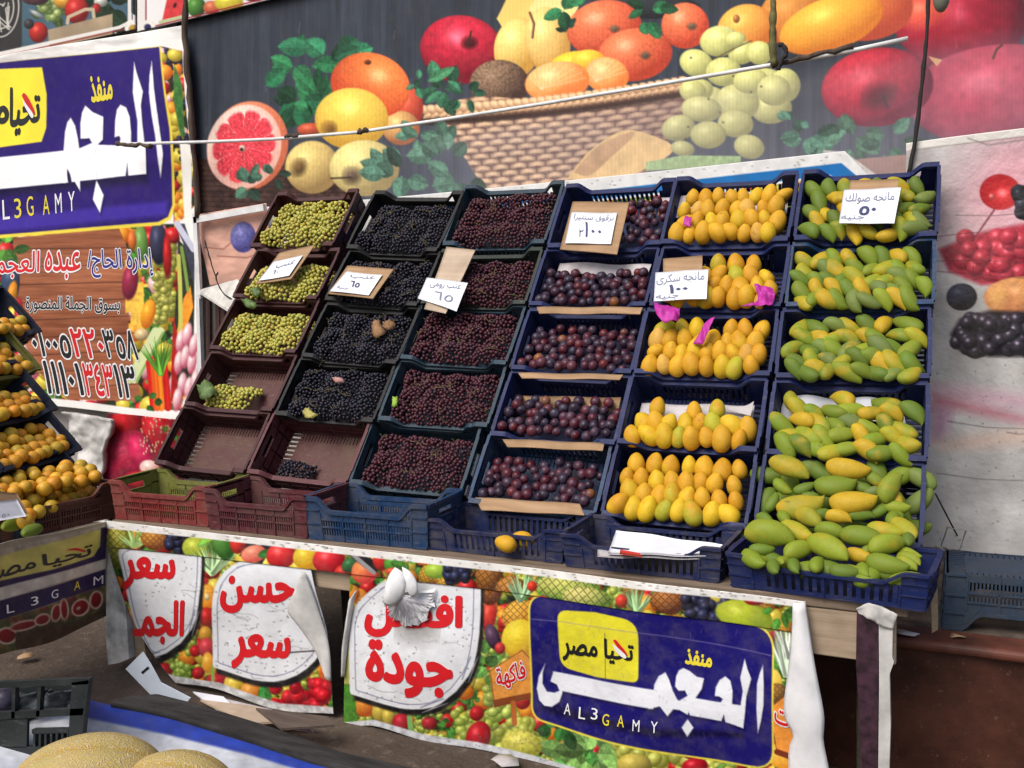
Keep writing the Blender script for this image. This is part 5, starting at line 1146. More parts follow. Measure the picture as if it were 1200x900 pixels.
# ================================================================== FRUIT
def m_fruit(name, second, stem=None, speck=0.5, rough=0.42, scale=1.6, bloom=None, bumpy=0.0, spec=0.4):
    """skin: object colour, a second colour spreading by the alpha of the object colour, freckles, optional waxy bloom"""
    t = NT(name); oi = t.n('ShaderNodeObjectInfo'); co = t.coord()
    off = t.n('ShaderNodeVectorMath'); off.operation = 'ADD'; t.l(co, off.inputs[0]); cx = t.n('ShaderNodeCombineXYZ')
    t.l(t.math('MULTIPLY', oi.outputs['Random'], 37.0), cx.inputs[0]); t.l(t.math('MULTIPLY', oi.outputs['Random'], 11.0), cx.inputs[2]); t.l(cx.outputs[0], off.inputs[1])
    v = off.outputs[0]
    n = t.noise(scale*10, 2, v, .45); f = t.ramp(t.math('ADD', n, t.math('SUBTRACT', oi.outputs['Alpha'], .5)), [(.42, 0.0), (.66, 1.0)])
    c = t.mix(f, oi.outputs['Color'], second)
    n3 = t.noise(46, 4, v, .6); c = t.mix(t.ramp(n3, [(.35, .22), (.65, 0.0)]), c, tuple(x*.45 for x in second[:3])+(1,))
    n2 = t.noise(260, 2, v, .5); c = t.mix(t.math('MULTIPLY', t.ramp(n2, [(.66, 0.0), (.72, 1.0)]), speck), c, (0.03, 0.02, 0.01, 1))
    if stem:
        sx = t.n('ShaderNodeSeparateXYZ'); t.l(co, sx.inputs[0]); c = t.mix(t.ramp(t.math('SUBTRACT', -stem, sx.outputs[1]), [(0.0, 0.0), (.0015, 1.0)]), c, (.05, .035, .02, 1))
        c = t.mix(t.ramp(t.noise(26, 3, v, .7), [(.66, 0.0), (.74, .5)]), c, (.10, .06, .015, 1))
    if bloom: c = t.mix(t.ramp(t.noise(34, 4, v, .65), [(.42, 0.0), (.68, .6)]), c, bloom)
    if bumpy: t.bump(t.noise(300, 2, v), bumpy, .002)
    return t.set(c, rough, spec)
MF = {'round': m_fruit('yellow_mango_skin', (0.54, 0.27, 0.016, 1), stem=.0415, speck=.6, rough=.55, spec=.22), 'green': m_fruit('green_mango_skin', (0.46, 0.30, 0.02, 1), stem=.0585, speck=.6, rough=.55, spec=.22),
      'plum': m_fruit('plum_skin', (0.075, 0.007, 0.012, 1), speck=0, rough=.36, bloom=(0.085, 0.08, 0.125, 1), spec=.3), 'orange': m_fruit('orange_peel', (0.52, 0.28, 0.02, 1), speck=.15, rough=.45, bumpy=.25)}
def blob(name, prof, nu, nv, L, bend=0.0, beak=0.0, flat=1.0, mat=None, noise=0.0, seed=0):
    """fruit body along +Y: radius profile over its length, with bend, beak and flattening"""
    V = []; F = []
    for i in range(nv+1):
        t = i/nv; a = math.pi*t; y = -math.cos(a)*L/2; r = np.interp(t, [p[0] for p in prof], [p[1] for p in prof])*math.sin(a)**.86
        xo = bend*(1-(2*t-1)**2)+beak*max(0, t-.7)**2*6
        for j in range(nu):
            b = 2*math.pi*j/nu; k = 1+noise*math.sin(3*b+seed)*math.sin(2*a+seed); V.append((xo+r*k*math.cos(b), y, r*k*flat*math.sin(b)))
    for i in range(nv):
        for j in range(nu): F.append((i*nu+j, i*nu+(j+1) % nu, (i+1)*nu+(j+1) % nu, (i+1)*nu+j))
    me = bpy.data.meshes.new(name); me.from_pydata(V, [], F); bm = bmesh.new(); bm.from_mesh(me)
    bmesh.ops.remove_doubles(bm, verts=bm.verts, dist=1e-5); bmesh.ops.recalc_face_normals(bm, faces=bm.faces); bm.to_mesh(me); bm.free()
    me.polygons.foreach_set('use_smooth', [True]*len(me.polygons)); me.materials.append(mat); return me
ME_R = [blob('yellow_mango', [(0, .030), (.3, .0325), (.55, .0305), (.8, .0255), (1, .018)], 18, 14, .086-.002*k, 0.001+.0015*k, -.004*(k % 3), .92, MF['round'], .035, k) for k in range(5)]
ME_G = [blob('green_mango', [(0, .029), (.28, .0325), (.55, .0295), (.8, .0235), (1, .014)], 18, 16, .122-.005*k, .005+.003*k, -.014-.005*(k % 3), .86, MF['green'], .04, k) for k in range(5)]
ME_P = [blob('plum', [(0, .019), (.5, .0205), (1, .019)], 14, 9, .040, 0, 0, 1, MF['plum'], .03, k) for k in range(3)]
ME_O = [blob('orange', [(0, .027), (.5, .029), (1, .027)], 16, 11, .056, 0, 0, 1, MF['orange'], .02, k) for k in range(3)]
EN = ['first', 'second', 'third', 'fourth', 'fifth', 'sixth', 'seventh', 'eighth', 'ninth', 'tenth', 'eleventh', 'twelfth', 'thirteenth']
def fruit(me, name, mw, col, label, cat, group):
    o = link(name, me); o.matrix_world = mw; o.color = col; return tag(o, label, cat, group)
def orient(p, ydir, zdir, roll=0.0, sc=1.0):
    y = Vector(ydir).normalized(); z = Vector(zdir); x = y.cross(z).normalized(); z = x.cross(y)
    return Matrix(((x[0], y[0], z[0], p[0]), (x[1], y[1], z[1], p[1]), (x[2], y[2], z[2], p[2]), (0, 0, 0, 1))) @ Matrix.Rotation(roll, 4, 'Y') @ Matrix.Diagonal((sc, sc, sc, 1))
OR = {'o': (.60, .33, .022), 'y': (.61, .40, .02), 'g': (.38, .36, .028), 'p': (.60, .35, .07), 'd': (.52, .25, .015)}
# ---- round yellow mangoes: rows counted from the front
def lay_round(r, rows, mix, seed, skip=()):
    R = random.Random(seed); mw = CM[(5, r)]; w = CWD-.07
    for k, cnt in enumerate(rows):
        y = .034+k*.0635; z = CH-.012-k*.013
        for i in range(cnt):
            if (k, i) in skip: continue
            x = -w/2+(i+.5+(.18 if k % 2 else -.18))*w/cnt if cnt > 3 else (-.13, .0, .085)[i]
            p = mw @ Vector((x+R.uniform(-.005, .005), y*FY.get(r, 1)+R.uniform(-.006, .008), z+R.uniform(-.006, .008)))
            yd = mw.to_3x3() @ (Vector((R.uniform(-.36, .36), 1, R.uniform(.25, .9))) if R.random() < .85 else Vector((R.uniform(-1, 1), .6, R.uniform(.1, .5)))); zd = mw.to_3x3() @ Vector((0, -.5, 1))
            q = OR[R.choice(mix)]; v = R.uniform(.88, 1.1); col = (q[0]*v, q[1]*v, q[2], R.uniform(.2, .75))
            lab = 'yellow mango, %s from left in %s row from front, %s round mango crate' % (EN[i], EN[k], ROW_T[r].split(' one')[0])
            lab = 'yellow mango, %s from left, row %s from front, %s round mango crate' % (EN[i], ('one', 'two', 'three', 'four', 'five')[k], RO[r])
            fruit(R.choice(ME_R), 'mango', orient(p, yd, zd, R.uniform(0, 6.3), R.uniform(.90, 1.18)), col, lab, 'mango', 'round yellow mangoes in the crates')
lay_round(1, [8, 8, 8, 8], 'oooopoy', 1)
lay_round(2, [8, 8, 7, 6], 'ooyoypg', 2, skip=((2, 0), (2, 1), (3, 0), (3, 1), (3, 5)))
lay_round(3, [8, 9, 8, 7], 'oyyogop', 3, skip=((3, 3),))
lay_round(4, [8, 8, 3], 'yyyooyg', 4, skip=())
lay_round(5, [8, 8, 8, 7], 'yyoyoygo', 5)
# ---- plums
def lay_plum(r, rows, seed, y0=.03, xmin=-1.0):
    R = random.Random(seed); mw = CM[(4, r)]; w = CWD-.05
    for k, cnt in enumerate(rows):
        y = y0+k*.0385; z = CH-.022-k*.008
        for i in range(cnt):
            x = -w/2+(i+.5+(.22 if k % 2 else -.22))*w/cnt+R.uniform(-.011, .011)
            if x < xmin: continue
            p = mw @ Vector((x, y*FY.get(r, 1)+R.uniform(-.010, .010), z+R.uniform(-.010, .012)))
            q = R.random(); col = (.016, .007, .018) if q < .5 else (.042, .008, .016) if q < .82 else (.12, .016, .018) if q < .97 else (.25, .09, .02)
            lab = 'dark plum, %s from left in %s row from front, %s plum crate' % (EN[i], EN[k], RO[r])
            fruit(R.choice(ME_P), 'plum', orient(p, (R.uniform(-1, 1), R.uniform(-1, 1), R.uniform(-1, 1)), (.1, .2, 1), R.uniform(0, 6), R.uniform(.86, 1.12)), col+(R.uniform(.1, .8),), lab, 'plum', 'dark plums in the crates')
lay_plum(1, [11, 11, 11, 11, 11, 11], 11, .03, .0)
lay_plum(2, [12, 12, 12, 12, 12], 12)
lay_plum(3, [12, 12, 12, 12, 12, 10], 13)
lay_plum(4, [12, 12, 12, 11, 7], 14, .040)
lay_plum(5, [12, 12, 12, 12, 9], 15, .050)
# ---- green mangoes
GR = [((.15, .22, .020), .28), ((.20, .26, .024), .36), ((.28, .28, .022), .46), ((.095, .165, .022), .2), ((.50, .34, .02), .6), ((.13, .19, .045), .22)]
def lay_green(r, rows, seed, angs, y0=.016):
    R = random.Random(seed); mw = CM[(6, r)]; w = CWD-.07; m3 = mw.to_3x3()
    for k, cnt in enumerate(rows):
        y = y0+k*.053; z = CH-.006-k*.008
        for i in range(cnt):
            x = -w/2+(i+.5+(.2 if k % 2 else -.2))*w/cnt
            p = mw @ Vector((x+R.uniform(-.01, .01), y*FY.get(r, 1)+R.uniform(-.008, .008), z+R.uniform(-.004, .010)))
            a = math.radians(R.choice(angs)+R.uniform(-16, 16)); yd = m3 @ Vector((math.cos(a), math.sin(a), R.uniform(-.40, -.15)))
            c, al = GR[R.choice((0, 0, 1, 1, 2, 2, 3, 3, 5, 4))]; v = R.uniform(.85, 1.15)
            lab = 'green mango, %s from left, row %s from front, %s green mango crate' % (EN[i], ('one', 'two', 'three', 'four', 'five')[k], RO[r])
            fruit(R.choice(ME_G), 'mango', orient(p, yd, m3 @ Vector((0, 0, 1)), R.uniform(-.5, .5)+(math.pi if R.random() < .5 else 0), R.uniform(.80, 1.02)), (c[0]*v, c[1]*v, c[2], al+R.uniform(-.1, .15)), lab, 'mango', 'green mangoes in the crates')
lay_green(1, [8, 8, 8, 8, 7], 21, [-40, -60, -50, 130, 30])
lay_green(2, [9, 9, 9, 8, 8], 22, [-45, -50, -55, 140, -60, 50])
lay_green(3, [9, 9, 9, 8, 7], 23, [-35, -25, -40, 145, 40, 50])
lay_green(4, [8, 8, 8, 7, 3], 24, [-35, -50, -40, 20, 150])
# the heap in and over the lowest green mango crate, read off the sketch: x, y, length, angle, colour
HEAP = [(925,549,50,-22,2),(994,548,50,-8,4),(1027,560,30,-35,0),(1052,572,46,60,1),(979,566,52,2,0),(1093-45,585,22,-60,4),(1000,586,56,3,4),(938,590,62,10,2),(904,588,24,60,3),(918,570,28,-40,0),(942,571,24,20,3),(1012,571,16,-20,3),
 (1073,592,34,-10,1),(1077,609,34,70,0),(1053,601,32,75,0),(1030,597,28,25,3),(1008,605,34,0,3),(982,608,34,-8,4),(946,608,44,-28,2),(920,606,28,-60,0),(896,610,28,-30,3),(1058,620,44,-32,2),(1038,621,42,-10,2),(1010,630,50,-8,0),(973,625,40,-12,0),(934,621,46,-25,2),(902,630,70,-8,1),
 (1040,640,48,14,1),(1077,648,28,-20,1),(1068,656,30,-20,1),(1008,650,34,-15,4),(970,643,56,-24,1),(938,647,44,15,1),(908,622,30,-10,0),(884,654,40,-35,0),(908,664,30,-75,3),(933,664,26,-80,3),(960,662,34,65,0),(990,668,36,-5,3),(1014,668,28,-70,0),(1040,660,48,-12,0),(1061,662,26,-20,1),(950,585,20,0,3),(1026,578,16,10,5),(1085,632,26,75,3),(893,643,22,0,3),(1022,648,20,10,0),(965,605,20,10,3)]
R = random.Random(31)
def side_word(a): return 'upright' if 55 < abs(a) % 180 < 125 else 'tilted' if 15 < abs(a) % 180 < 165 else 'flat-lying'
for i, (x, y, L, a, ci) in enumerate(HEAP):
    x = min(x, (1060 if y < 615 else 1074)-L*.3)
    dep = .035+.04*math.sin(max(0, min(1, (y-540)/130))*math.pi)+(0.03 if L > 44 else 0)
    s_ = slopeH(dep) if y < 600 else Surf(SN*.75+np.array([0, -.45, .1]), 0)
    if y >= 600:
        p1 = slopeH(dep).at(980, 598); p2 = np.array((FR[5] @ Vector((0, .050, CH-.012)))[:]); nn = np.cross(SU, p2-p1); nn = nn/np.linalg.norm(nn); nn = nn if nn@FW < 0 else -nn
        s_ = Surf(nn, nn@p1+(.018 if L > 44 else .0))
    p = s_.at(x, y); q = s_.at(x+6*math.cos(math.radians(a)), y-6*math.sin(math.radians(a))); yd = q-p
    dpx = (p-CAM)@FW/FOC; sc = L*dpx/.119
    c, al = GR[ci]; v = R.uniform(.9, 1.15)
    tone = ('mid green', 'light green', 'yellow-green', 'dark green', 'golden yellow', 'bluish green')[ci]
    col_ = ('far left', 'left', 'middle', 'right', 'far right')[min(4, max(0, int((x-880)/43)))]; row_ = ('back', 'upper', 'middle', 'lower', 'front')[min(4, max(0, int((y-540)/27)))]
    rank = sum(1 for (x2, y2, L2, a2, c2) in HEAP[:i] if c2 == ci and side_word(a2) == side_word(a) and int((x2-880)/43) == int((x-880)/43) and int((y2-540)/27) == int((y-540)/27))
    lab = '%s%s %s mango, %s part, %s row of the bottom mango heap' % ('another ' if rank else '', tone, side_word(a), col_, row_)
    fruit(R.choice(ME_G[:3]), 'mango', orient(p, yd, -FW*.4+SN*.6, R.choice((0, math.pi))+R.uniform(-.3, .3), max(.62, min(1.35, sc))), (c[0]*v, c[1]*v, c[2], al), lab, 'mango', 'green mangoes in the heap')
# under-layer so that the heap rests on fruit, not air
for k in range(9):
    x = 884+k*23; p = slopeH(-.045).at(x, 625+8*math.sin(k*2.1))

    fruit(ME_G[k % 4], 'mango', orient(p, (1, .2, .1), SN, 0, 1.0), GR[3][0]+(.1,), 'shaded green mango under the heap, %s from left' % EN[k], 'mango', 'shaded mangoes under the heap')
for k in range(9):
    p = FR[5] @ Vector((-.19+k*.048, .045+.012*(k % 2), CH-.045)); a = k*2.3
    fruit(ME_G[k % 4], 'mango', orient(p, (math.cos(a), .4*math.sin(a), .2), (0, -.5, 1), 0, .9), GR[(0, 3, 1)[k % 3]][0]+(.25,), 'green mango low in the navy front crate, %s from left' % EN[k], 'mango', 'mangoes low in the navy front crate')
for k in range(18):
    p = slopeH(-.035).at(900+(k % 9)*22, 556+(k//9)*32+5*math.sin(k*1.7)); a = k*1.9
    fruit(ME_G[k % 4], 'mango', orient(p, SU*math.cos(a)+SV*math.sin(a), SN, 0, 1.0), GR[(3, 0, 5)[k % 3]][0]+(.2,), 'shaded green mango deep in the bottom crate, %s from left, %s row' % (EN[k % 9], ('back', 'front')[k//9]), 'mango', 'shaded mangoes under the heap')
# two yellow mangoes left in the front crate
s_ = flatZ(TZ+.06)
for (x, y, a, lab) in ((592, 637, 170, 'left one of two yellow mangoes in the dusty front crate'), (612, 632, 200, 'right one of two yellow mangoes in the dusty front crate')):
    p = s_.at(x, y); fruit(ME_R[1], 'mango', orient(p, (math.cos(math.radians(a)), .3, .1), (0, 0, 1), .5, 1.0), OR['o']+(.4,), lab, 'mango', 'two mangoes in the front crate')

# ---- grapes: berries heaped in a crate, every berry belongs to the bunch nearest to it
def m_grape(name, cols, rough=.3, bloom=None):
    t = NT(name); g = t.n('ShaderNodeNewGeometry'); r = g.outputs['Random Per Island']
    c = t.ramp(r, [(i/(len(cols)-1), q) for i, q in enumerate(cols)])
    n = t.noise(150, 3, t.coord()); c = t.mix(t.ramp(n, [(.5, 0.0), (.75, .35)]), c, bloom or tuple(x*.5 for x in cols[0][:3])+(1,))
    return t.set(c, rough, .3)
MGR = {'green': m_grape('green_grape_skin', [(.33, .33, .05, 1), (.44, .42, .07, 1), (.38, .39, .09, 1), (.50, .43, .08, 1), (.40, .31, .05, 1)], .38, (.46, .43, .2, 1)),
       'black': m_grape('black_grape_skin', [(.008, .008, .014, 1), (.016, .016, .028, 1), (.010, .010, .018, 1), (.022, .014, .024, 1)], .4, (.055, .06, .09, 1)),
       'red': m_grape('red_grape_skin', [(.030, .008, .014, 1), (.060, .013, .022, 1), (.040, .010, .018, 1), (.085, .020, .026, 1), (.045, .014, .028, 1)], .42, (.085, .055, .08, 1))}
m_stem = m_plain('grape_stem', (.11, .09, .035, 1), .7, .2, 40)
_b = bmesh.new(); bmesh.ops.create_icosphere(_b, subdivisions=2, radius=1.0); BV = np.array([v.co[:] for v in _b.verts]); BFc = np.array([[v.index for v in f.verts] for f in _b.faces]); _b.free()
def berries_mesh(name, C, Rr, mat, R, M4=None):
    n = len(C); st = 1+np.array([[R.uniform(-.06, .06), R.uniform(-.06, .06), R.uniform(-.03, .12)] for _ in range(n)])
    V = (BV[None]*st[:, None]*np.array(Rr)[:, None, None]+np.array(C)[:, None]).reshape(-1, 3); F = (BFc[None]+(np.arange(n)*len(BV))[:, None, None]).reshape(-1, 3)
    me = bpy.data.meshes.new(name); me.vertices.add(len(V)); me.vertices.foreach_set('co', V.astype(np.float32).ravel()); me.loops.add(F.size); me.loops.foreach_set('vertex_index', F.astype(np.int32).ravel())
    me.polygons.add(len(F)); me.polygons.foreach_set('loop_start', np.arange(0, F.size, 3, dtype=np.int32)); me.update(calc_edges=True); me.polygons.foreach_set('use_smooth', [True]*len(F)); me.materials.append(mat)
    return me
def lay_grapes(c, r, kind, rad, region, nb, seed, label_in, top=.0, slope=.13, hump=.036):
    """region: x0,x1,y0,y1 of the heap inside the crate; nb: columns x rows of bunches"""
    R = random.Random(seed); mw = CM[(c, r)]; x0, x1, y0, y1 = region; y1 = y1*FY.get(r, 1); cx, cy = nb
    cen = [((i+.5+R.uniform(-.25, .25))/cx*(x1-x0)+x0, (j+.5+R.uniform(-.2, .2))/cy*(y1-y0)+y0, i, j) for j in range(cy) for i in range(cx)]
    ca = np.array([(a, b) for a, b, _, _ in cen]); pts = []; own = []
    def hgt(x, y):
        lump = .004*(math.sin(x*61+seed)*math.sin(y*73+seed*2)+.6*math.sin(x*117+y*95))
        d = np.hypot(ca[:, 0]-x, ca[:, 1]-y); k = d.argmin(); h = CH-.010+top-slope*(y-y0)+hump*(max(0, 1-(d[k]/(.56*(x1-x0)/cx))**2)-.35)
        e = min(x-x0, x1-x, y-y0, y1-y); return h+lump-(.02*max(0, 1-e/.025)), k
    grid = {}
    cell = rad*1.75
    for layer in range(2):
        tries = int((x1-x0)*(y1-y0)/(rad*rad)*(6 if layer == 0 else 4))
        for _ in range(tries):
            x, y = R.uniform(x0, x1), R.uniform(y0, y1); h, k = hgt(x, y); z = h-layer*rad*1.3+R.uniform(-.5, .45)*rad
            gi = (int(x/cell), int(y/cell), int(z/cell)); ok = True
            for a in (-1, 0, 1):
                for b in (-1, 0, 1):
                    for d in (-1, 0, 1):
                        for q in grid.get((gi[0]+a, gi[1]+b, gi[2]+d), ()):
                            if (q[0]-x)**2+(q[1]-y)**2+(q[2]-z)**2 < (rad*1.72)**2: ok = False
            if ok and R.random() < .94: grid.setdefault(gi, []).append((x, y, z)); pts.append((x, y, z)); own.append(k)
    pts = np.array(pts); own = np.array(own)
    cw = {1: [''], 2: ['left', 'right'], 3: ['left', 'middle', 'right'], 4: ['far left', 'left', 'right', 'far right']}[cx]; rw = {1: [''], 2: ['front', 'back'], 3: ['front', 'middle', 'back']}[cy]
    for k, (bx, by, i, j) in enumerate(cen):
        q = pts[own == k]
        if len(q) < 3: continue
        o3 = q.mean(0); mat = mw @ Matrix.Translation(Vector(o3))
        me = berries_mesh('grape_bunch', q-o3, [rad*R.uniform(.85, 1.1) for _ in q], MGR[kind], R); o = link('grape_bunch', me); o.matrix_world = mat
        pos = ('%s %s' % (rw[j], cw[i])).strip(); tag(o, '%s bunch of small %s grapes in %s' % (pos if pos else 'only', kind, label_in), 'grapes', '%s grape bunches' % kind)
        if R.random() < (.85 if kind != 'green' else .35):
            a = R.uniform(0, 6.3); P = []; p = np.array([R.uniform(-.02, .02), R.uniform(-.02, .02), .0]); d = np.array([math.cos(a), math.sin(a), 0])
            for s_i in range(7):
                h, _ = hgt(*(p[:2]+o3[:2])); P.append((p[0], p[1], h+rad*.9-o3[2])); a += R.uniform(-.7, .7); p = p+np.array([math.cos(a), math.sin(a), 0])*.011
            mb = MB().tube(P, .0016, 5); b0 = np.array(P[4])
            for s_ in (1, -1): mb.tube([b0, b0+np.array([.008*s_, .006, .004]), b0+np.array([.018*s_, .012, .001])], .0011, 5)
            mb.build('stem', m_stem, o, True)
W2 = CWD/2-.03
lay_grapes(1, 1, 'green', .0092, (-W2+.01, W2+.004, .015, .25), (4, 3), 41, 'the topmost green grape crate', .015)
lay_grapes(1, 2, 'green', .0092, (-W2, W2, .006, .22), (3, 2), 42, 'the second green grape crate')
lay_grapes(1, 3, 'green', .0092, (-W2, W2, .006, .225), (3, 2), 43, 'the third green grape crate')
lay_grapes(1, 4, 'green', .0092, (-W2+.01, .04, .02, .165), (2, 1), 44, 'the mostly empty fourth green grape crate', -.035, .25)
lay_grapes(2, 1, 'black', .0077, (-W2-.004, W2+.004, .006, .24), (4, 3), 51, 'the topmost black grape crate', .01)
lay_grapes(2, 2, 'black', .0077, (-W2-.004, W2+.004, .006, .255), (4, 3), 52, 'the second black grape crate', .005)
lay_grapes(2, 3, 'black', .0077, (-W2-.004, W2+.004, .006, .262), (4, 3), 53, 'the third black grape crate', .005)
lay_grapes(2, 4, 'black', .0077, (-W2-.004, W2+.004, .008, .255), (4, 3), 54, 'the fourth black grape crate', .005)
lay_grapes(2, 5, 'black', .0077, (-W2+.06, -.02, .02, .11), (1, 1), 55, 'the nearly empty faded maroon crate', -.055, .3)
lay_grapes(3, 1, 'red', .0080, (-W2-.004, W2+.004, .006, .262), (4, 3), 61, 'the topmost red grape crate', .01)
lay_grapes(3, 2, 'red', .0080, (-W2-.004, W2+.004, .006, .25), (4, 3), 62, 'the second red grape crate')
lay_grapes(3, 3, 'red', .0080, (-W2-.004, W2+.004, .006, .262), (4, 3), 63, 'the third red grape crate', .004)
lay_grapes(3, 4, 'red', .0080, (-W2, W2, .008, .26), (4, 3), 64, 'the fourth red grape crate', .004)
lay_grapes(3, 5, 'red', .0080, (-W2, W2-.01, .012, .245), (4, 3), 65, 'the lowest red grape crate', -.006)
def leaf3(name, px, h, mat, label, cat='leaf'):
    sf = slopeH(h); q = pline(px+[px[0]], 26)[:-1]; c = q.mean(0); R = random.Random(len(label)); V = [Vector(sf.at(c[0], c[1], .012))]; V += [Vector(sf.at(*(c+(p-c)*.55), .010+R.uniform(-.004, .004))) for p in q]+[Vector(sf.at(*p, R.uniform(-.006, .012))) for p in q]
    n = len(q); F = [(0, 1+i, 1+(i+1) % n) for i in range(n)]+[(1+i, 1+n+i, 1+n+(i+1) % n, 1+(i+1) % n) for i in range(n)]
    o = mk(name, V, F, mat, None, True); o.modifiers.new('solid', 'SOLIDIFY').thickness = .0012; return tag(o, label, cat)
dry = m_plain('dry_leaf', (.24, .13, .06, 1), .8, .3, 50); yel = m_plain('yellow_leaf', (.36, .32, .09, 1), .7, .25, 40); grn = m_plain('vine_leaf', (.09, .15, .04, 1), .6, .3, 30)
leaf3('dry_leaf', [(436, 378), (444, 375), (448, 384), (452, 389), (444, 396), (437, 393)], .035, dry, 'dry brown leaf on the third black grape crate, left one')
leaf3('dry_leaf', [(449, 378), (458, 375), (464, 382), (456, 387), (449, 384)], .035, dry, 'dry brown leaf on the third black grape crate, right one')
leaf3('yellow_leaf', [(356, 482), (362, 478), (368, 484), (374, 486), (366, 491), (357, 489)], .032, yel, 'pale yellow leaf lying on the lowest black grapes')
leaf3('petal', [(389, 443), (400, 443), (404, 448), (394, 449)], .032, m_plain('pinkish_scrap', (.4, .22, .2, 1), .8), 'small pinkish scrap on the lowest black grapes', 'scrap')
leaf3('vine_leaf', [(232, 452), (242, 446), (252, 455), (248, 466), (236, 468)], .0, grn, 'green vine leaf beside the last green grapes')
leaf3('vine_leaf', [(282, 350), (296, 352), (302, 360), (290, 361)], .03, grn, 'green vine leaf in the third green grape crate')
leaf3('vine_leaf', [(294, 340), (303, 336), (306, 344), (298, 348)], .035, grn, 'green vine leaf under the price card on green grapes')
leaf3('green_leaf', [(461, 466), (466, 465), (466, 476), (460, 477)], .03, m_plain('bright_leaf', (.25, .40, .05, 1), .6), 'bright green leaf at the left rim of a red grape crate')

# ================================================================== PRICE CARDS, LINERS, TISSUE
def flat(name, px, h, th, mat, parent=None, surf=None, wob=.004, seed=1):
    """a bent sheet of paper or board lying over the slope"""
    sf = surf or slopeH(h); px = [np.array(p, float) for p in px]; R = random.Random(seed); ph = R.uniform(0, 6)
    if len(px) == 4:
        sh = Sheet(sf, [px[0], px[1]], [px[3], px[2]], step=4.0); W = sf.at(sh.X, sh.Y)+sf.out*(wob*np.sin(sh.X/11+ph)+wob*np.sin(sh.Y/9+ph*2))[:, None]
        nx, ny = sh.nx, sh.ny; nv = nx*ny; B = W-sf.out*th
        F = [(j*nx+i, (j+1)*nx+i, (j+1)*nx+i+1, j*nx+i+1) for j in range(ny-1) for i in range(nx-1)]
        per = [i for i in range(nx)]+[j*nx+nx-1 for j in range(1, ny)]+[(ny-1)*nx+i for i in range(nx-2, -1, -1)]+[j*nx for j in range(ny-2, 0, -1)]
        F2 = [tuple(q+nv for q in f[::-1]) for f in F]+[(per[k], per[k]+nv, per[(k+1) % len(per)]+nv, per[(k+1) % len(per)]) for k in range(len(per))]
        return mk(name, [Vector(p) for p in np.vstack([W, B])], F+F2, mat, parent, True, parent is not None)
    return MB().prism([tuple(p) for p in px], lambda x, y: sf.at(x, y), lambda x, y: sf.at(x, y, -th)).build(name, mat, parent, world=parent is not None)
def price_card(h, label, paper, board, lines, board_mat='cardboard'):
    a0, b0_ = (int(h*1000)*7) % 6, (int(h*1000)*3) % 5
    sf = Surf(SN, SN@SO+h, lambda x, y: .0018*np.sin(x/9+a0)+.0016*np.sin(y/8+b0_+x/20)); c = np.mean(np.array(paper, float), 0); r = empty('price_card', tuple(sf.at(*c))); tag(r, label, 'price card', 'handwritten price cards')
    flat('cardboard', board, h-.008, .004, M[board_mat], r, wob=.001); pa = flat('paper', paper, h, .001, M['paper'], r, sf, wob=.0)
    for (txt, q, m, bo) in lines: letter(sf, txt, q, M[m], pa, bo, .0025, name='handwriting')
    return r
price_card(.065, 'white price card marked fifty on the top green mango crate', [(989, 223), (1056, 219), (1048, 262), (983, 262)], [(996, 211), (1053, 210), (1050, 250), (990, 252)],
    [('مانجه صولك', (( 992, 227), (1049, 225), (1047, 238), (990, 239)), 'pen_grey', -.01), ('٥٠', ((1008, 242), (1027, 241), (1025, 251), (1007, 252)), 'pen', .03), ('جنيه', ((986, 253), (1013, 252), (1012, 259), (985, 259)), 'pen_grey', -.01)])
price_card(.06, 'white price card marked one hundred on the round mangoes', [(768, 319), (830, 315), (828, 350), (766, 353)], [(777, 303), (823, 299), (823, 340), (777, 342)],
    [('مانجه سكرى', ((770, 322), (826, 318), (825, 331), (769, 334)), 'pen_grey', -.01), ('١٠٠', ((785, 334), (806, 333), (805, 343), (784, 344)), 'pen', .03), ('جنيه', ((769, 346), (796, 344), (795, 351), (768, 352)), 'pen_grey', -.01)])
price_card(.05, 'price card on a big brown cardboard covering the top plum crate', [(670, 249), (723, 249), (716, 286), (662, 285)], [(671, 236), (737, 237), (723, 298), (656, 292)],
    [('برقوق سنتيرا', ((674, 251), (720, 252), (718, 260), (672, 259)), 'pen_grey', 0), ('١٠٠', ((686, 260), (707, 262), (703, 279), (684, 278)), 'pen', -.01), ('٢', ((679, 269), (684, 269), (683, 278), (678, 278)), 'pen', -.01)])
price_card(.06, 'white price card on a pale cardboard strip over red grapes', [(500, 325), (548, 331), (535, 365), (489, 349)], [(523, 289), (557, 293), (522, 367), (497, 362)],
    [('عنب رومى', ((505, 330), (541, 334), (539, 341), (503, 337)), 'pen_grey', -.015), ('٦٥', ((510, 341), (533, 345), (530, 355), (507, 351)), 'pen_grey', -.01)], 'cardboard_pale')
price_card(.055, 'price card marked sixty-five on brown board over black grapes', [(406, 318), (448, 322), (432, 346), (386, 341)], [(407, 311), (461, 315), (437, 350), (384, 344)],
    [('عنب', ((412, 321), (441, 324), (438, 329), (409, 326)), 'pen_grey', -.01), ('٦٥', ((412, 329), (423, 330), (420, 337), (409, 336)), 'pen', .02), ('جنيه', ((396, 335), (410, 337), (407, 341), (394, 339)), 'pen_grey', -.015)])
price_card(.06, 'tilted price card on brown board over green grapes', [(320, 306), (355, 299), (339, 323), (303, 329)], [(327, 296), (369, 287), (341, 327), (299, 333)],
    [('عنب', ((325, 309), (348, 304), (343, 311), (321, 316)), 'pen_grey', -.01), ('٦٠', ((320, 317), (328, 315), (324, 321), (317, 322)), 'pen', .0)])
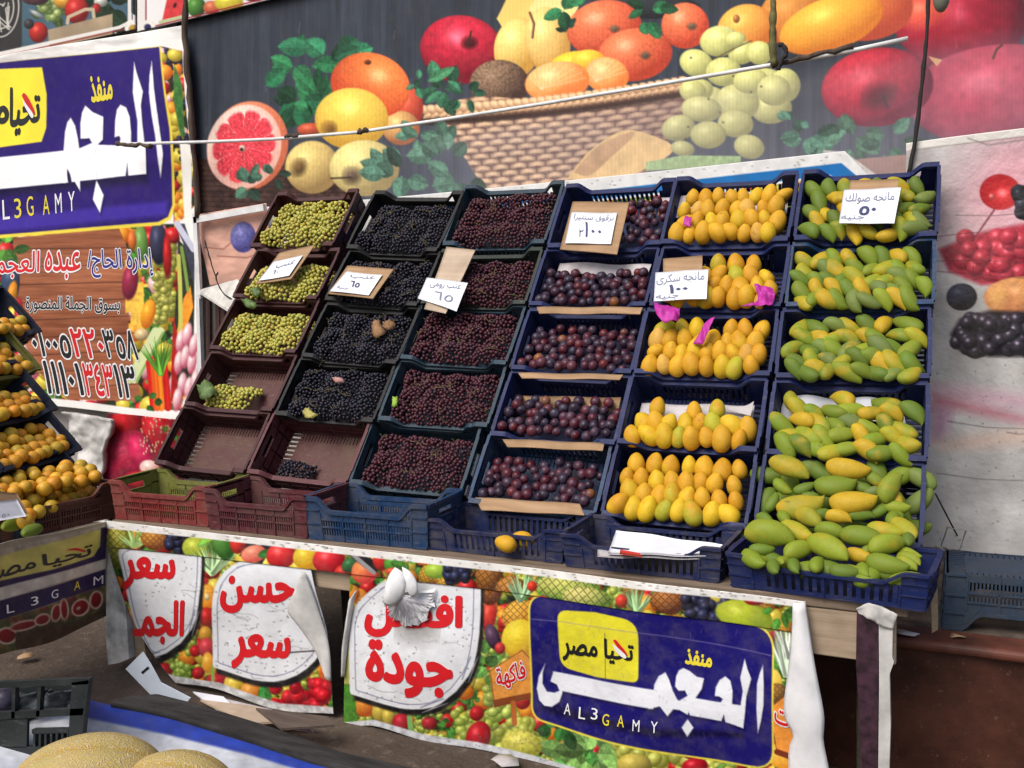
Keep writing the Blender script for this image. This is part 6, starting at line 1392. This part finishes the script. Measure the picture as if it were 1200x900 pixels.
def liner(name, px, h, mat, label, th=.004, wob=.003, seed=1):
    return tag(flat(name, px, h, th, M[mat], None, None, wob, seed), label, 'liner')
liner('cardboard_liner', [(629, 360), (753, 360), (750, 368), (632, 368)], .014, 'cardboard', 'cardboard strip along the front rim of the second plum crate', seed=2)
liner('cardboard_liner', [(607, 437), (730, 439), (726, 445), (612, 444)], .014, 'cardboard', 'cardboard strip along the front rim of the third plum crate', seed=3)
liner('cardboard_liner', [(588, 514), (708, 519), (706, 528), (594, 523)], .014, 'cardboard', 'cardboard strip along the front rim of the fourth plum crate', seed=4)
liner('cardboard_liner', [(613, 464), (728, 466), (724, 482), (608, 480)], -.075, 'cardboard', 'tan cardboard behind the plums of the fourth crate', seed=5)
liner('cardboard_liner', [(556, 582), (679, 590), (685, 604), (564, 598)], .016, 'cardboard', 'wide cardboard strip along the front rim of the lowest plum crate', seed=6)
liner('paper_liner', [(656, 308), (764, 311), (760, 324), (652, 322)], -.07, 'newsprint', 'white paper behind the plums of the second plum crate', .002, .006, 7)
liner('paper_liner', [(752, 472), (884, 474), (880, 516), (744, 510)], -.08, 'newsprint', 'creased greyish paper lining the fourth round mango crate', .002, .006, 8)
liner('white_paper', [(838, 476), (874, 478), (884, 471), (880, 488)], -.06, 'newsprint', 'white folded paper corner in the fourth round mango crate', .002, .004, 9)
liner('paper_liner', [(920, 466), (1056, 470), (1062, 494), (908, 490)], -.10, 'paper', 'white paper behind the mangoes of the fourth green crate', .002, .014, 10)
liner('white_paper', [(920, 466), (936, 464), (932, 480), (922, 482)], -.06, 'paper', 'white paper folded at the left of the fourth green crate', .002, .004, 11)
liner('paper_liner', [(770, 231), (925, 222), (922, 250), (780, 256)], -.07, 'newsprint', 'greyish paper lining behind the topmost round mangoes', .002, .005, 12)
def tissue(px, h, label, seed):
    o = crumple('tissue_paper', slopeH(h), px, M['tissue'], .085, seed, .0012); return tag(o, label, 'tissue')
tissue([[(767, 355), (797, 362)], [(778, 380), (794, 377)], [(767, 355), (770, 370), (778, 380)], [(797, 362), (794, 377)]], .055, 'bright pink tissue sheet hanging under the one hundred card', 3)
tissue([[(826, 377), (839, 372)], [(811, 400), (826, 402)], [(826, 377), (820, 388), (811, 400)], [(839, 372), (833, 384), (826, 402)]], .05, 'twisted pink tissue between mangoes of the third round crate', 4)
tissue([[(884, 334), (905, 335)], [(868, 360), (903, 354)], [(884, 334), (887, 350), (868, 360)], [(905, 335), (908, 345), (903, 354)]], .05, 'pink tissue at the right of the second round mango crate', 5)
tissue([[(803, 251), (810, 252)], [(800, 262), (808, 263)]], .045, 'tiny pink tissue scrap among the topmost round mangoes', 6)
# loose papers in the front crate
for i, (px, z, m, lab, wob) in enumerate((([(722, 621), (850, 638), (842, 652), (712, 648)], TZ+.082, 'paper', 'large white paper sheet lying in the front crate', .002), ([(700, 644), (760, 642), (820, 655), (700, 652)], TZ+.072, 'newsprint', 'folded greyish paper under the large sheet in the front crate', .002))):
    tag(flat('paper_sheet', px, 0, .002, M[m], None, flatZ(z), wob, i+3), lab, 'paper')
tag(flat('red_label', [(727, 644), (750, 648), (753, 652), (726, 649)], 0, .002, m_plain('red_print', (.5, .03, .03, 1), .5), None, flatZ(TZ+.089), .001, 5), 'small red printed label on the white papers', 'label')

# ================================================================== ORANGE STALL AT THE LEFT
OA, OB = np.array([-.02, -.285]), np.array([.155, -.87]); oe = (OB-OA)/np.linalg.norm(OB-OA); on = np.array([-oe[1], oe[0]])
if on[0] < 0: on = -on                                     # front faces to the right, towards the passage
E3, N3 = np.array([oe[0], oe[1], 0]), np.array([on[0], on[1], 0]); OC = N3@np.array([OA[0], OA[1], 0])
ot = empty('orange_stall_table', (OA[0]-.3, OA[1]-.6, 0)); tag(ot, 'low table of the orange stall at the left edge', 'table')
P0 = np.array([OA[0], OA[1], 0])-E3*.02
def op(a, d, z): return Vector(P0+E3*a-N3*d+np.array([0, 0, z]))
bevel(MB().hexa([op(0, 0, .615), op(1.9, 0, .615), op(1.9, .5, .615), op(0, .5, .615)], [op(0, 0, .65), op(1.9, 0, .65), op(1.9, .5, .65), op(0, .5, .65)]).build('top_board', M['wood'], ot, world=True))
for a in (.25, 1.0, 1.85): MB().bar(op(a, .42, 0), op(a, .42, .614), .05, .05, (1, 0, 0)).build('leg', M['wood_dark'], ot, world=True)
SO2 = Surf(N3, OC+.004, lambda x, y: .008*np.sin(x/19+y/40)+.006)
ob = empty('orange_stall_banner', tuple(SO2.at(60, 720))); tag(ob, 'dirty torn banner on the front of the orange stall table', 'banner')
s = Sheet(SO2, [(-60, 662), (0, 637), (60, 625), (124, 611)], [(-60, 790), (0, 766), (40, 757), (70, 748), (124, 722)], right=[(124, 611), (126, 660), (124, 722)], step=1.0)
s.fill((150, 140, 120)); s.poly([(-60, 672), (0, 644), (124, 614), (124, 626), (0, 655), (-60, 690)], (160, 150, 134), tex=.2)
s.poly([(-60, 700), (0, 652), (116, 620), (116, 640), (108, 653), (60, 668), (0, 682), (-60, 705)], (188, 178, 96), tex=.1, ts=12); s.poly([(116, 619), (124, 617), (124, 655), (104, 660), (60, 672), (0, 689), (-60, 712), (-60, 704), (0, 681), (60, 667), (108, 652), (116, 640)], (40, 28, 70))
s.poly([(-60, 715), (0, 689), (124, 655), (124, 667), (60, 684), (0, 704), (-60, 728)], (186, 180, 168), tex=.15, ts=8); s.poly([(-60, 728), (0, 704), (124, 667), (124, 686), (60, 706), (0, 727), (-60, 750)], (36, 26, 66), tex=.1)
s.mosaic([(-60, 750), (0, 727), (124, 686), (124, 725), (0, 768), (-60, 790)], 41, 9, 'lltc'); i = s.near(-70, 130, 680, 800); m = np.clip(.5-s._pd(i, np.array([(-60, 750), (0, 727), (124, 686), (124, 730), (0, 775), (-60, 800)], float))/1.4, 0, .75); s.put(i, m, (66, 56, 40))
for (x, y, rx, ry, a) in ((6, 745, 9, 8, -20), (25, 733, 14, 4, -15), (46, 726, 8, 5, -20), (63, 718, 5, 9, 10), (73, 714, 4, 11, -8), (94, 712, 10, 8, -30), (113, 703, 6, 9, 10)):
    s.ell(x, y, rx+2, ry+2, a, (188, 170, 152), (188, 170, 152), 0); s.ell(x, y, rx, ry, a, (124, 26, 28), (100, 18, 22), 0)
s.ell(92, 713, 3, 2, -30, (190, 170, 150), hl=0)
s.poly([(14, 742), (50, 732), (85, 730), (124, 712), (124, 735), (66, 752), (16, 762)], (62, 48, 36), tex=.3, alpha=.85); s.mul(3, 14, .12); s.C *= 1.08
OSH = s.build('printed_sheet', M['print_old'], ob, gain=.9, thick=.003)
letter(SO2, 'تحيا', [(48, 650), (105, 636), (104, 654), (48, 667)], M['ink_black'], OSH, .02)
letter(SO2, 'مصر', [(-14, 668), (40, 658), (40, 669), (-14, 690)], M['ink_black'], OSH, .02)
shape(SO2, [[(72, 645), (84, 642), (96, 645), (95, 647), (84, 645)]], M['ink_red'], OSH, .004, smooth=True)
for ch, x, y, m in (('L', 7, 708, 'ink_white'), ('3', 33, 699, 'ink_white'), ('G', 56, 691, 'ink_white'), ('A', 84, 681, 'ink_yellow'), ('M', 109, 674, 'ink_white')):
    letter(SO2, ch, [(x, y+1), (x+8, y-1), (x+8, y+9), (x, y+11)] if ch != 'M' else [(x, y+2), (x+12, y), (x+12, y+10), (x, y+12)], M[m], OSH, 0, raw=True)
# leaning crates of oranges
oth = math.radians(52); oU = E3.copy(); oV = -N3*math.cos(oth)+np.array([0, 0, math.sin(oth)]); oN = np.cross(-oU, oV); oN = oN if oN@N3 > 0 else -oN
OS0 = P0-N3*.20+np.array([0, 0, .80]); OSurf = Surf(oN, oN@OS0)
OCM = {}
for k, (px, m, stl, lab) in enumerate((((47, 388), 'dark_navy', 'coarse', 'highest dark crate of oranges at the left edge'), ((47, 432), 'olive', 'coarse', 'olive crate of oranges, second from the top at the left'),
      ((66, 479), 'dark_navy', 'coarse', 'dark navy crate of oranges in the middle of the left stack'), ((94, 526), 'dark_navy', 'coarse', 'dark navy crate of oranges, second from the bottom at the left'), ((122, 585), 'dark_navy', 'coarse', 'lowest leaning dark crate of oranges at the left'))):
    p = OSurf.at(*px); zt = oN*math.cos(.05)+oV*math.sin(.05)
    mw = frame_matrix(p+E3*CWD/2+oN*.01, -E3, oV, zt) @ Matrix.Translation((0, 0, -CH)); OCM[k] = mw; crate(m, stl, mw, lab, 'leaning orange crates')
s_ = flatZ(.652); p, q = s_.at(68, 622), s_.at(136, 606); d = (q-p)/np.linalg.norm(q-p)
crate('brown_crate', 'fine', frame_matrix(q-d*CWD*.5*.97, d, (0, 0, 0), (0, 0, 1)), 'dusty brown crate of oranges standing flat on the left table', 'flat crates on the orange stall')
OFM = frame_matrix(q-d*CWD*.5*.97, d, (0, 0, 0), (0, 0, 1))
p2 = q-d*(CWD+.015); crate('blue', 'coarse', frame_matrix(p2-d*CWD*.5+N3*.012, d, (0, 0, 0), (0, 0, 1)) @ Matrix.Diagonal((1, 1, .72, 1)), 'bright blue crate with a green mango at the left edge', 'flat crates on the orange stall')
OBM = frame_matrix(p2-d*CWD*.5+N3*.012, d, (0, 0, 0), (0, 0, 1))
def lay_orange(mw, rows, seed, lab, sgn=1, y0=.035, zt=-.025, dz=.014, colb=1.0):
    R = random.Random(seed); w = CWD-.06
    for k, cnt in enumerate(rows):
        for i in range(cnt):
            x = -w/2+(i+.5+(.2 if k % 2 else -.2))*w/cnt; p = mw @ Vector((x*sgn+R.uniform(-.011, .011), y0+k*.047+R.uniform(-.010, .010), CH+zt-k*dz+R.uniform(-.010, .014)))
            q = R.choice([(.70, .32, .022), (.66, .36, .025), (.54, .36, .03), (.70, .28, .016)]); v = R.uniform(.85, 1.1)
            fruit(R.choice(ME_O), 'orange', orient(p, (R.uniform(-1, 1), R.uniform(-1, 1), R.uniform(-1, 1)), (.1, .3, 1), 0, R.uniform(.85, 1.08)), (q[0]*v, q[1]*v, q[2]*v, R.uniform(.1, .6)),
                  'orange, %s from the right in %s row from front, %s' % (EN[cnt-1-i], EN[k], lab), 'orange', 'oranges of the left stall')
# rows run away from the passage; only the near right ends show
lay_orange(OCM[0], [8, 8], 71, 'highest left crate'); lay_orange(OCM[1], [8, 8, 7, 6], 72, 'olive left crate'); lay_orange(OCM[2], [8, 8, 8], 73, 'middle left crate'); lay_orange(OCM[3], [8, 8, 8, 7], 74, 'crate above the lowest'); lay_orange(OCM[4], [8, 8, 8], 75, 'lowest leaning crate', 1, .05, .0)
lay_orange(OFM, [8, 8, 7, 7], 76, 'brown flat crate', 1, .05, .025, -.012)
fruit(ME_G[0], 'mango', orient(flatZ(.73).at(16, 615), E3*.95+np.array([0, 0, .05]), (0, 0, 1), 0, 1.0), GR[0][0]+(.1,), 'large green mango in the bright blue crate', 'mango', 'fruit in the bright blue crate')
fruit(ME_O[0], 'orange', orient(flatZ(.74).at(30, 611), (1, 0, 0), (0, 0, 1), 0, 1.1), OR['o']+(.4,), 'single orange fruit behind the green mango, bright blue crate', 'orange', 'fruit in the bright blue crate')
fruit(ME_G[1], 'mango', orient(flatZ(.72).at(38, 622), E3, (0, 0, 1), 0, .9), GR[3][0]+(.05,), 'darker green mango at the right of the bright blue crate', 'mango', 'fruit in the bright blue crate')
tg = Surf(N3*.8+np.array([0, 0, .6]), 0); b0 = flatZ(.80).at(20, 595); tg.c = tg.n@b0
r_ = empty('price_card', tuple(b0)); tag(r_, 'price card on brown board standing in the bright blue crate', 'price card', 'handwritten price cards')
flat('cardboard', [(-30, 573), (20, 578), (36, 606), (-30, 606)], 0, .004, M['cardboard'], r_, Surf(tg.n, tg.c-.006), .0); flat('paper', [(-30, 591), (20, 585), (31, 605), (-30, 615)], 0, .001, M['paper'], r_, tg, .0)
letter(tg, '٥', [(2, 603), (6, 602), (6, 606), (2, 607)], M['pen_grey'], r_, -.005, .002, name='handwriting'); letter(tg, '٠', [(8, 602.5), (10.5, 602.2), (10.5, 604), (8, 604.2)], M['pen_grey'], r_, 0, .002, name='handwriting')

# ================================================================== FOREGROUND MELON TABLE AND BLACK CRATE
MZ = .60
mf = flatZ(MZ)
def m_cloth():
    t = NT('painted_sheet'); a = t.n('ShaderNodeAttribute'); a.attribute_name = 'print'; n = t.noise(18, 6, t.coord(), .7)
    return t.set(t.mix(t.math('MULTIPLY', t.ramp(n, [(.5, 0.0), (.75, 1.0)]), .4), a.outputs['Color'], (.1, .09, .085, 1)), .6, .3)
mtb = empty('melon_table', tuple(mf.at(300, 900))); tag(mtb, 'foreground table edge with a blue-edged white sheet under the melons', 'table')
s = Sheet(mf, [(60, 806), (100, 819), (200, 842), (300, 864), (410, 893), (600, 945)], [(-120, 1010), (600, 1100)], step=2.2)
s.fill((196, 200, 208)); s.C *= (.75+.4*fbm(s.X/22, s.Y/14, 3))[:, None]
s.poly([(60, 800), (100, 812), (200, 830), (300, 852), (410, 881), (600, 933), (600, 986), (400, 917), (290, 884), (200, 862), (96, 840), (50, 830)], (38, 62, 158), tex=.15, ts=10, soft=1.5)
s.build('sheet', m_cloth(), mtb, gain=.9, thick=.004)
ed = flatZ(MZ+.012)
A_ = [(150, 814), (185, 812), (225, 822), (317, 850), (400, 880), (500, 902), (640, 948)]; B_ = [(128, 823), (176, 831), (211, 840), (296, 866), (362, 888), (450, 910), (610, 958)]
V = []; F = []; top_ = A_
for a, b in zip(A_, B_):
    p, q = ed.at(*a), ed.at(*b); V += [Vector(q), Vector(p), Vector(p-np.array([0, 0, .10])), Vector(q-np.array([0, 0, .10]))]
for i in range(len(top_)-1):
    for j in range(4): F.append((i*4+j, i*4+(j+1) % 4, (i+1)*4+(j+1) % 4, (i+1)*4+j))
F += [(3, 2, 1, 0), tuple((len(top_)-1)*4+j for j in range(4))]
bevel(mk('edge_board', V, F, m_wood('tarred_board', (.012, .011, .011, 1), (.05, .046, .043, 1), (6, 40, 40), .9, .9), mtb, False, True), .006)
bl = mf.at(60, 1010); MB().box(-.3, 2.6, -2.2, -1.62, .0, MZ-.02).build('base', M['wood_dark'], mtb, world=True)
def m_melon():
    t = NT('netted_melon_rind'); co = t.coord(); mp = t.n('ShaderNodeMapping'); mp.inputs['Scale'].default_value = (1, 1.0, 1); t.l(co, mp.inputs[0])
    v = t.n('ShaderNodeTexVoronoi'); v.feature = 'DISTANCE_TO_EDGE'; v.inputs['Scale'].default_value = 150; t.l(mp.outputs[0], v.inputs['Vector'])
    a = t.n('ShaderNodeAttribute'); a.attribute_name = 'rib'; n = t.noise(14, 4, co)
    c = t.mix(a.outputs['Fac'], (.40, .24, .03, 1), (.44, .32, .10, 1)); c = t.mix(t.ramp(n, [(.45, 0.0), (.75, .6)]), c, (.25, .25, .05, 1))
    net = t.ramp(v.outputs['Distance'], [(.03, 1.0), (.12, 0.0)]); c = t.mix(t.math('MULTIPLY', net, .95), c, (.50, .40, .22, 1)); t.bump(net, .6, .003); return t.set(c, .6, .3)
mm = m_melon()
def melon(px, py, z, L, Rr, ang, label):
    c = flatZ(z).at(px, py); V = []; F = []; A = []; nu, nv = 72, 36
    for i in range(nv+1):
        a = math.pi*i/nv
        for j in range(nu):
            b = 2*math.pi*j/nu; rb = abs(math.cos(b*5)); k = 1-.035*(1-min(1, rb*2.2))*math.sin(a); V.append((-math.cos(a)*L/2, Rr*math.sin(a)**.9*k*math.cos(b), Rr*math.sin(a)**.9*k*math.sin(b))); A.append(min(1, rb*1.8))
    for i in range(nv):
        for j in range(nu): F.append((i*nu+j, i*nu+(j+1) % nu, (i+1)*nu+(j+1) % nu, (i+1)*nu+j))
    o = mk('melon', V, F, mm, None, True); at = o.data.attributes.new('rib', 'FLOAT', 'POINT'); at.data.foreach_set('value', A)
    o.matrix_world = Matrix.Translation(Vector(c)) @ Matrix.Rotation(ang, 4, 'Z') @ Matrix.Rotation(.3, 4, 'X'); return tag(o, label, 'melon', 'melons in the foreground')
melon(104, 924, MZ+.09, .27, .095, .62, 'large netted yellow melon at the lower left of the foreground')
melon(206, 936, MZ+.08, .22, .082, .3, 'smaller ribbed melon beside the large one, mostly below the frame')
# black crate at the left edge
sb = flatZ(MZ+.0); p, q = sb.at(-6, 874), sb.at(92, 884)
kb = wallY(float((p[1]+q[1])/2-.02))
bp = sb.at(96, 880); bc = empty('black_crate', tuple(bp)); tag(bc, 'black plastic crate with wide openings at the lower left edge', 'crate')
def kk(x, y, e=0): return kb.at(x, y, e)
mbk = m_plastic('dark_green_black_plastic', (.010, .014, .015, 1), (.04, .042, .04, 1), .4)
fr_ = [([(-60, 801), (105, 795), (103, 802), (-60, 809)], 'rim'), ([(-60, 838), (98, 830), (97, 838), (-60, 847)], 'mid_rail'), ([(-60, 874), (93, 876), (92, 884), (-60, 886)], 'bottom_rail'), ([(-60, 847), (32, 843), (31, 876), (-60, 876)], 'panel'),
       ([(84, 800), (104, 797), (94, 884), (79, 880)], 'corner_post'), ([(14, 806), (18, 806), (17, 842), (13, 842)], 'bar'), ([(44, 804), (48, 804), (46, 840), (42, 840)], 'bar'), ([(37, 855), (80, 854), (80, 859), (37, 860)], 'rail')]
for pl, nm in fr_: slab(nm, pl, .010 if nm != 'panel' else .006, mbk, bc, surf=kb)
for k in range(7): x = 40+k*6.6; slab('slot_bar', [(x-1.2, 859), (x+1.2, 859), (x+1.0, 875), (x-1.4, 875)], .012, mbk, bc, surf=kb)
kb2 = wallY(kb.c/kb.n[1]+.20)
slab('back_wall', [(-60, 812), (92, 801), (88, 824), (-60, 834)], .012, mbk, bc, surf=kb2); slab('back_wall', [(-60, 836), (88, 826), (84, 858), (-60, 866)], .012, mbk, bc, surf=kb2)
V = [kk(103, 797, -.003), kb2.at(94, 800), kb2.at(84, 857), kk(93, 883, -.003)]; V2 = [v-np.array([.012, 0, 0]) for v in V]
MB().hexa([Vector(v) for v in V2], [Vector(v) for v in V]).build('end_wall', mbk, bc, world=True)
MB().box(float(kb.at(-60, 870)[0])-.02, float(kb2.at(84, 857)[0])-.02, kb.c/kb.n[1]+.012 if False else float(kb.at(40, 870)[1])+.012, float(kb.at(40, 870)[1])+.19, MZ+.006, MZ+.014).build('floor', mbk, bc, world=True)
kc = wallY(kb.c/kb.n[1]+.12); o = crumple('plastic_bag', kc, [[(20, 812), (90, 806)], [(22, 838), (90, 836)]], m_plain('clear_grey_bag', (.035, .045, .055, 1), .7, .4, 20), .09, 8, .002); tag(o, 'greyish plastic bag inside the black crate', 'bag')
o = fruit(ME_P[0], 'aubergine', orient(wallY(kb.c/kb.n[1]+.08).at(6, 822), (1, .3, 0), (0, 0, 1), 0, 1.7), (.012, .006, .012, .2), 'dark round fruit inside the black crate', 'fruit', 'fruit in the black crate')

# ================================================================== ODDS AND ENDS
R = random.Random(77)
for k, (x, y, z, w, m, lab) in enumerate(((1062, 745, .4605, .05, 'newsprint', 'small grey scrap on the ledge beside the wrapped post'), (1120, 748, .4605, .03, 'cardboard', 'small brown scrap on the ledge before the upturned crate'),
        (60, 735, .02, .06, 'newsprint', 'flat grey scrap on the dirt below the orange stall banner'), (30, 770, .02, .05, 'cardboard', 'brown scrap on the dirt in front of the orange stall'), (590, 893, .02, .07, 'newsprint', 'pale scrap on the dirt under the banner edge'))):
    c = flatZ(z).at(x, y); a = R.uniform(0, 6); V = []; n = 7
    for i in range(n): t = 2*math.pi*i/n; V.append((c[0]+w*R.uniform(.5, 1)*math.cos(t+a), c[1]+w*R.uniform(.4, .8)*math.sin(t+a), z+R.uniform(.002, .014)))
    V.append((c[0], c[1], z+.012)); o = mk('scrap', V, [(n, i, (i+1) % n) for i in range(n)], M[m], None, True); o.modifiers.new('solid', 'SOLIDIFY').thickness = .002
    tag(o, lab, 'scrap')
for k, (x, y0, z0, dx, dy, h, m, lab) in enumerate(((1.22, .12, 0, .42, .30, .17, 'cardboard', 'brown carton on the ground in the dark under the table gap'), (1.26, .13, .172, .36, .28, .12, 'wood_dark', 'dark wooden box stacked on the carton under the table'),
        (1.85, -.02, 0, .5, .3, .08, 'wood_dark', 'dark flat tray on the ground behind the right banner piece'))):
    r = empty('storage_box', (x+dx/2, y0, z0+.03)); tag(r, lab, 'box')
    b = MB(); b.box(x, x+dx, y0, y0+.008, z0+.03, z0+.03+h); b.box(x, x+dx, y0+dy-.008, y0+dy, z0+.03, z0+.03+h); b.box(x, x+.008, y0+.009, y0+dy-.009, z0+.03, z0+.03+h); b.box(x+dx-.008, x+dx, y0+.009, y0+dy-.009, z0+.03, z0+.03+h); b.build('walls', M[m], r, world=True)
    MB().box(x+.009, x+dx-.009, y0+.009, y0+dy-.009, z0+.03, z0+.04).build('bottom', M[m], r, world=True)
    MB().box(x-.004, x+dx*.5, y0-.012, y0-.002, z0+.03+h*.55, z0+.032+h).build('flap', M[m], r, world=True)
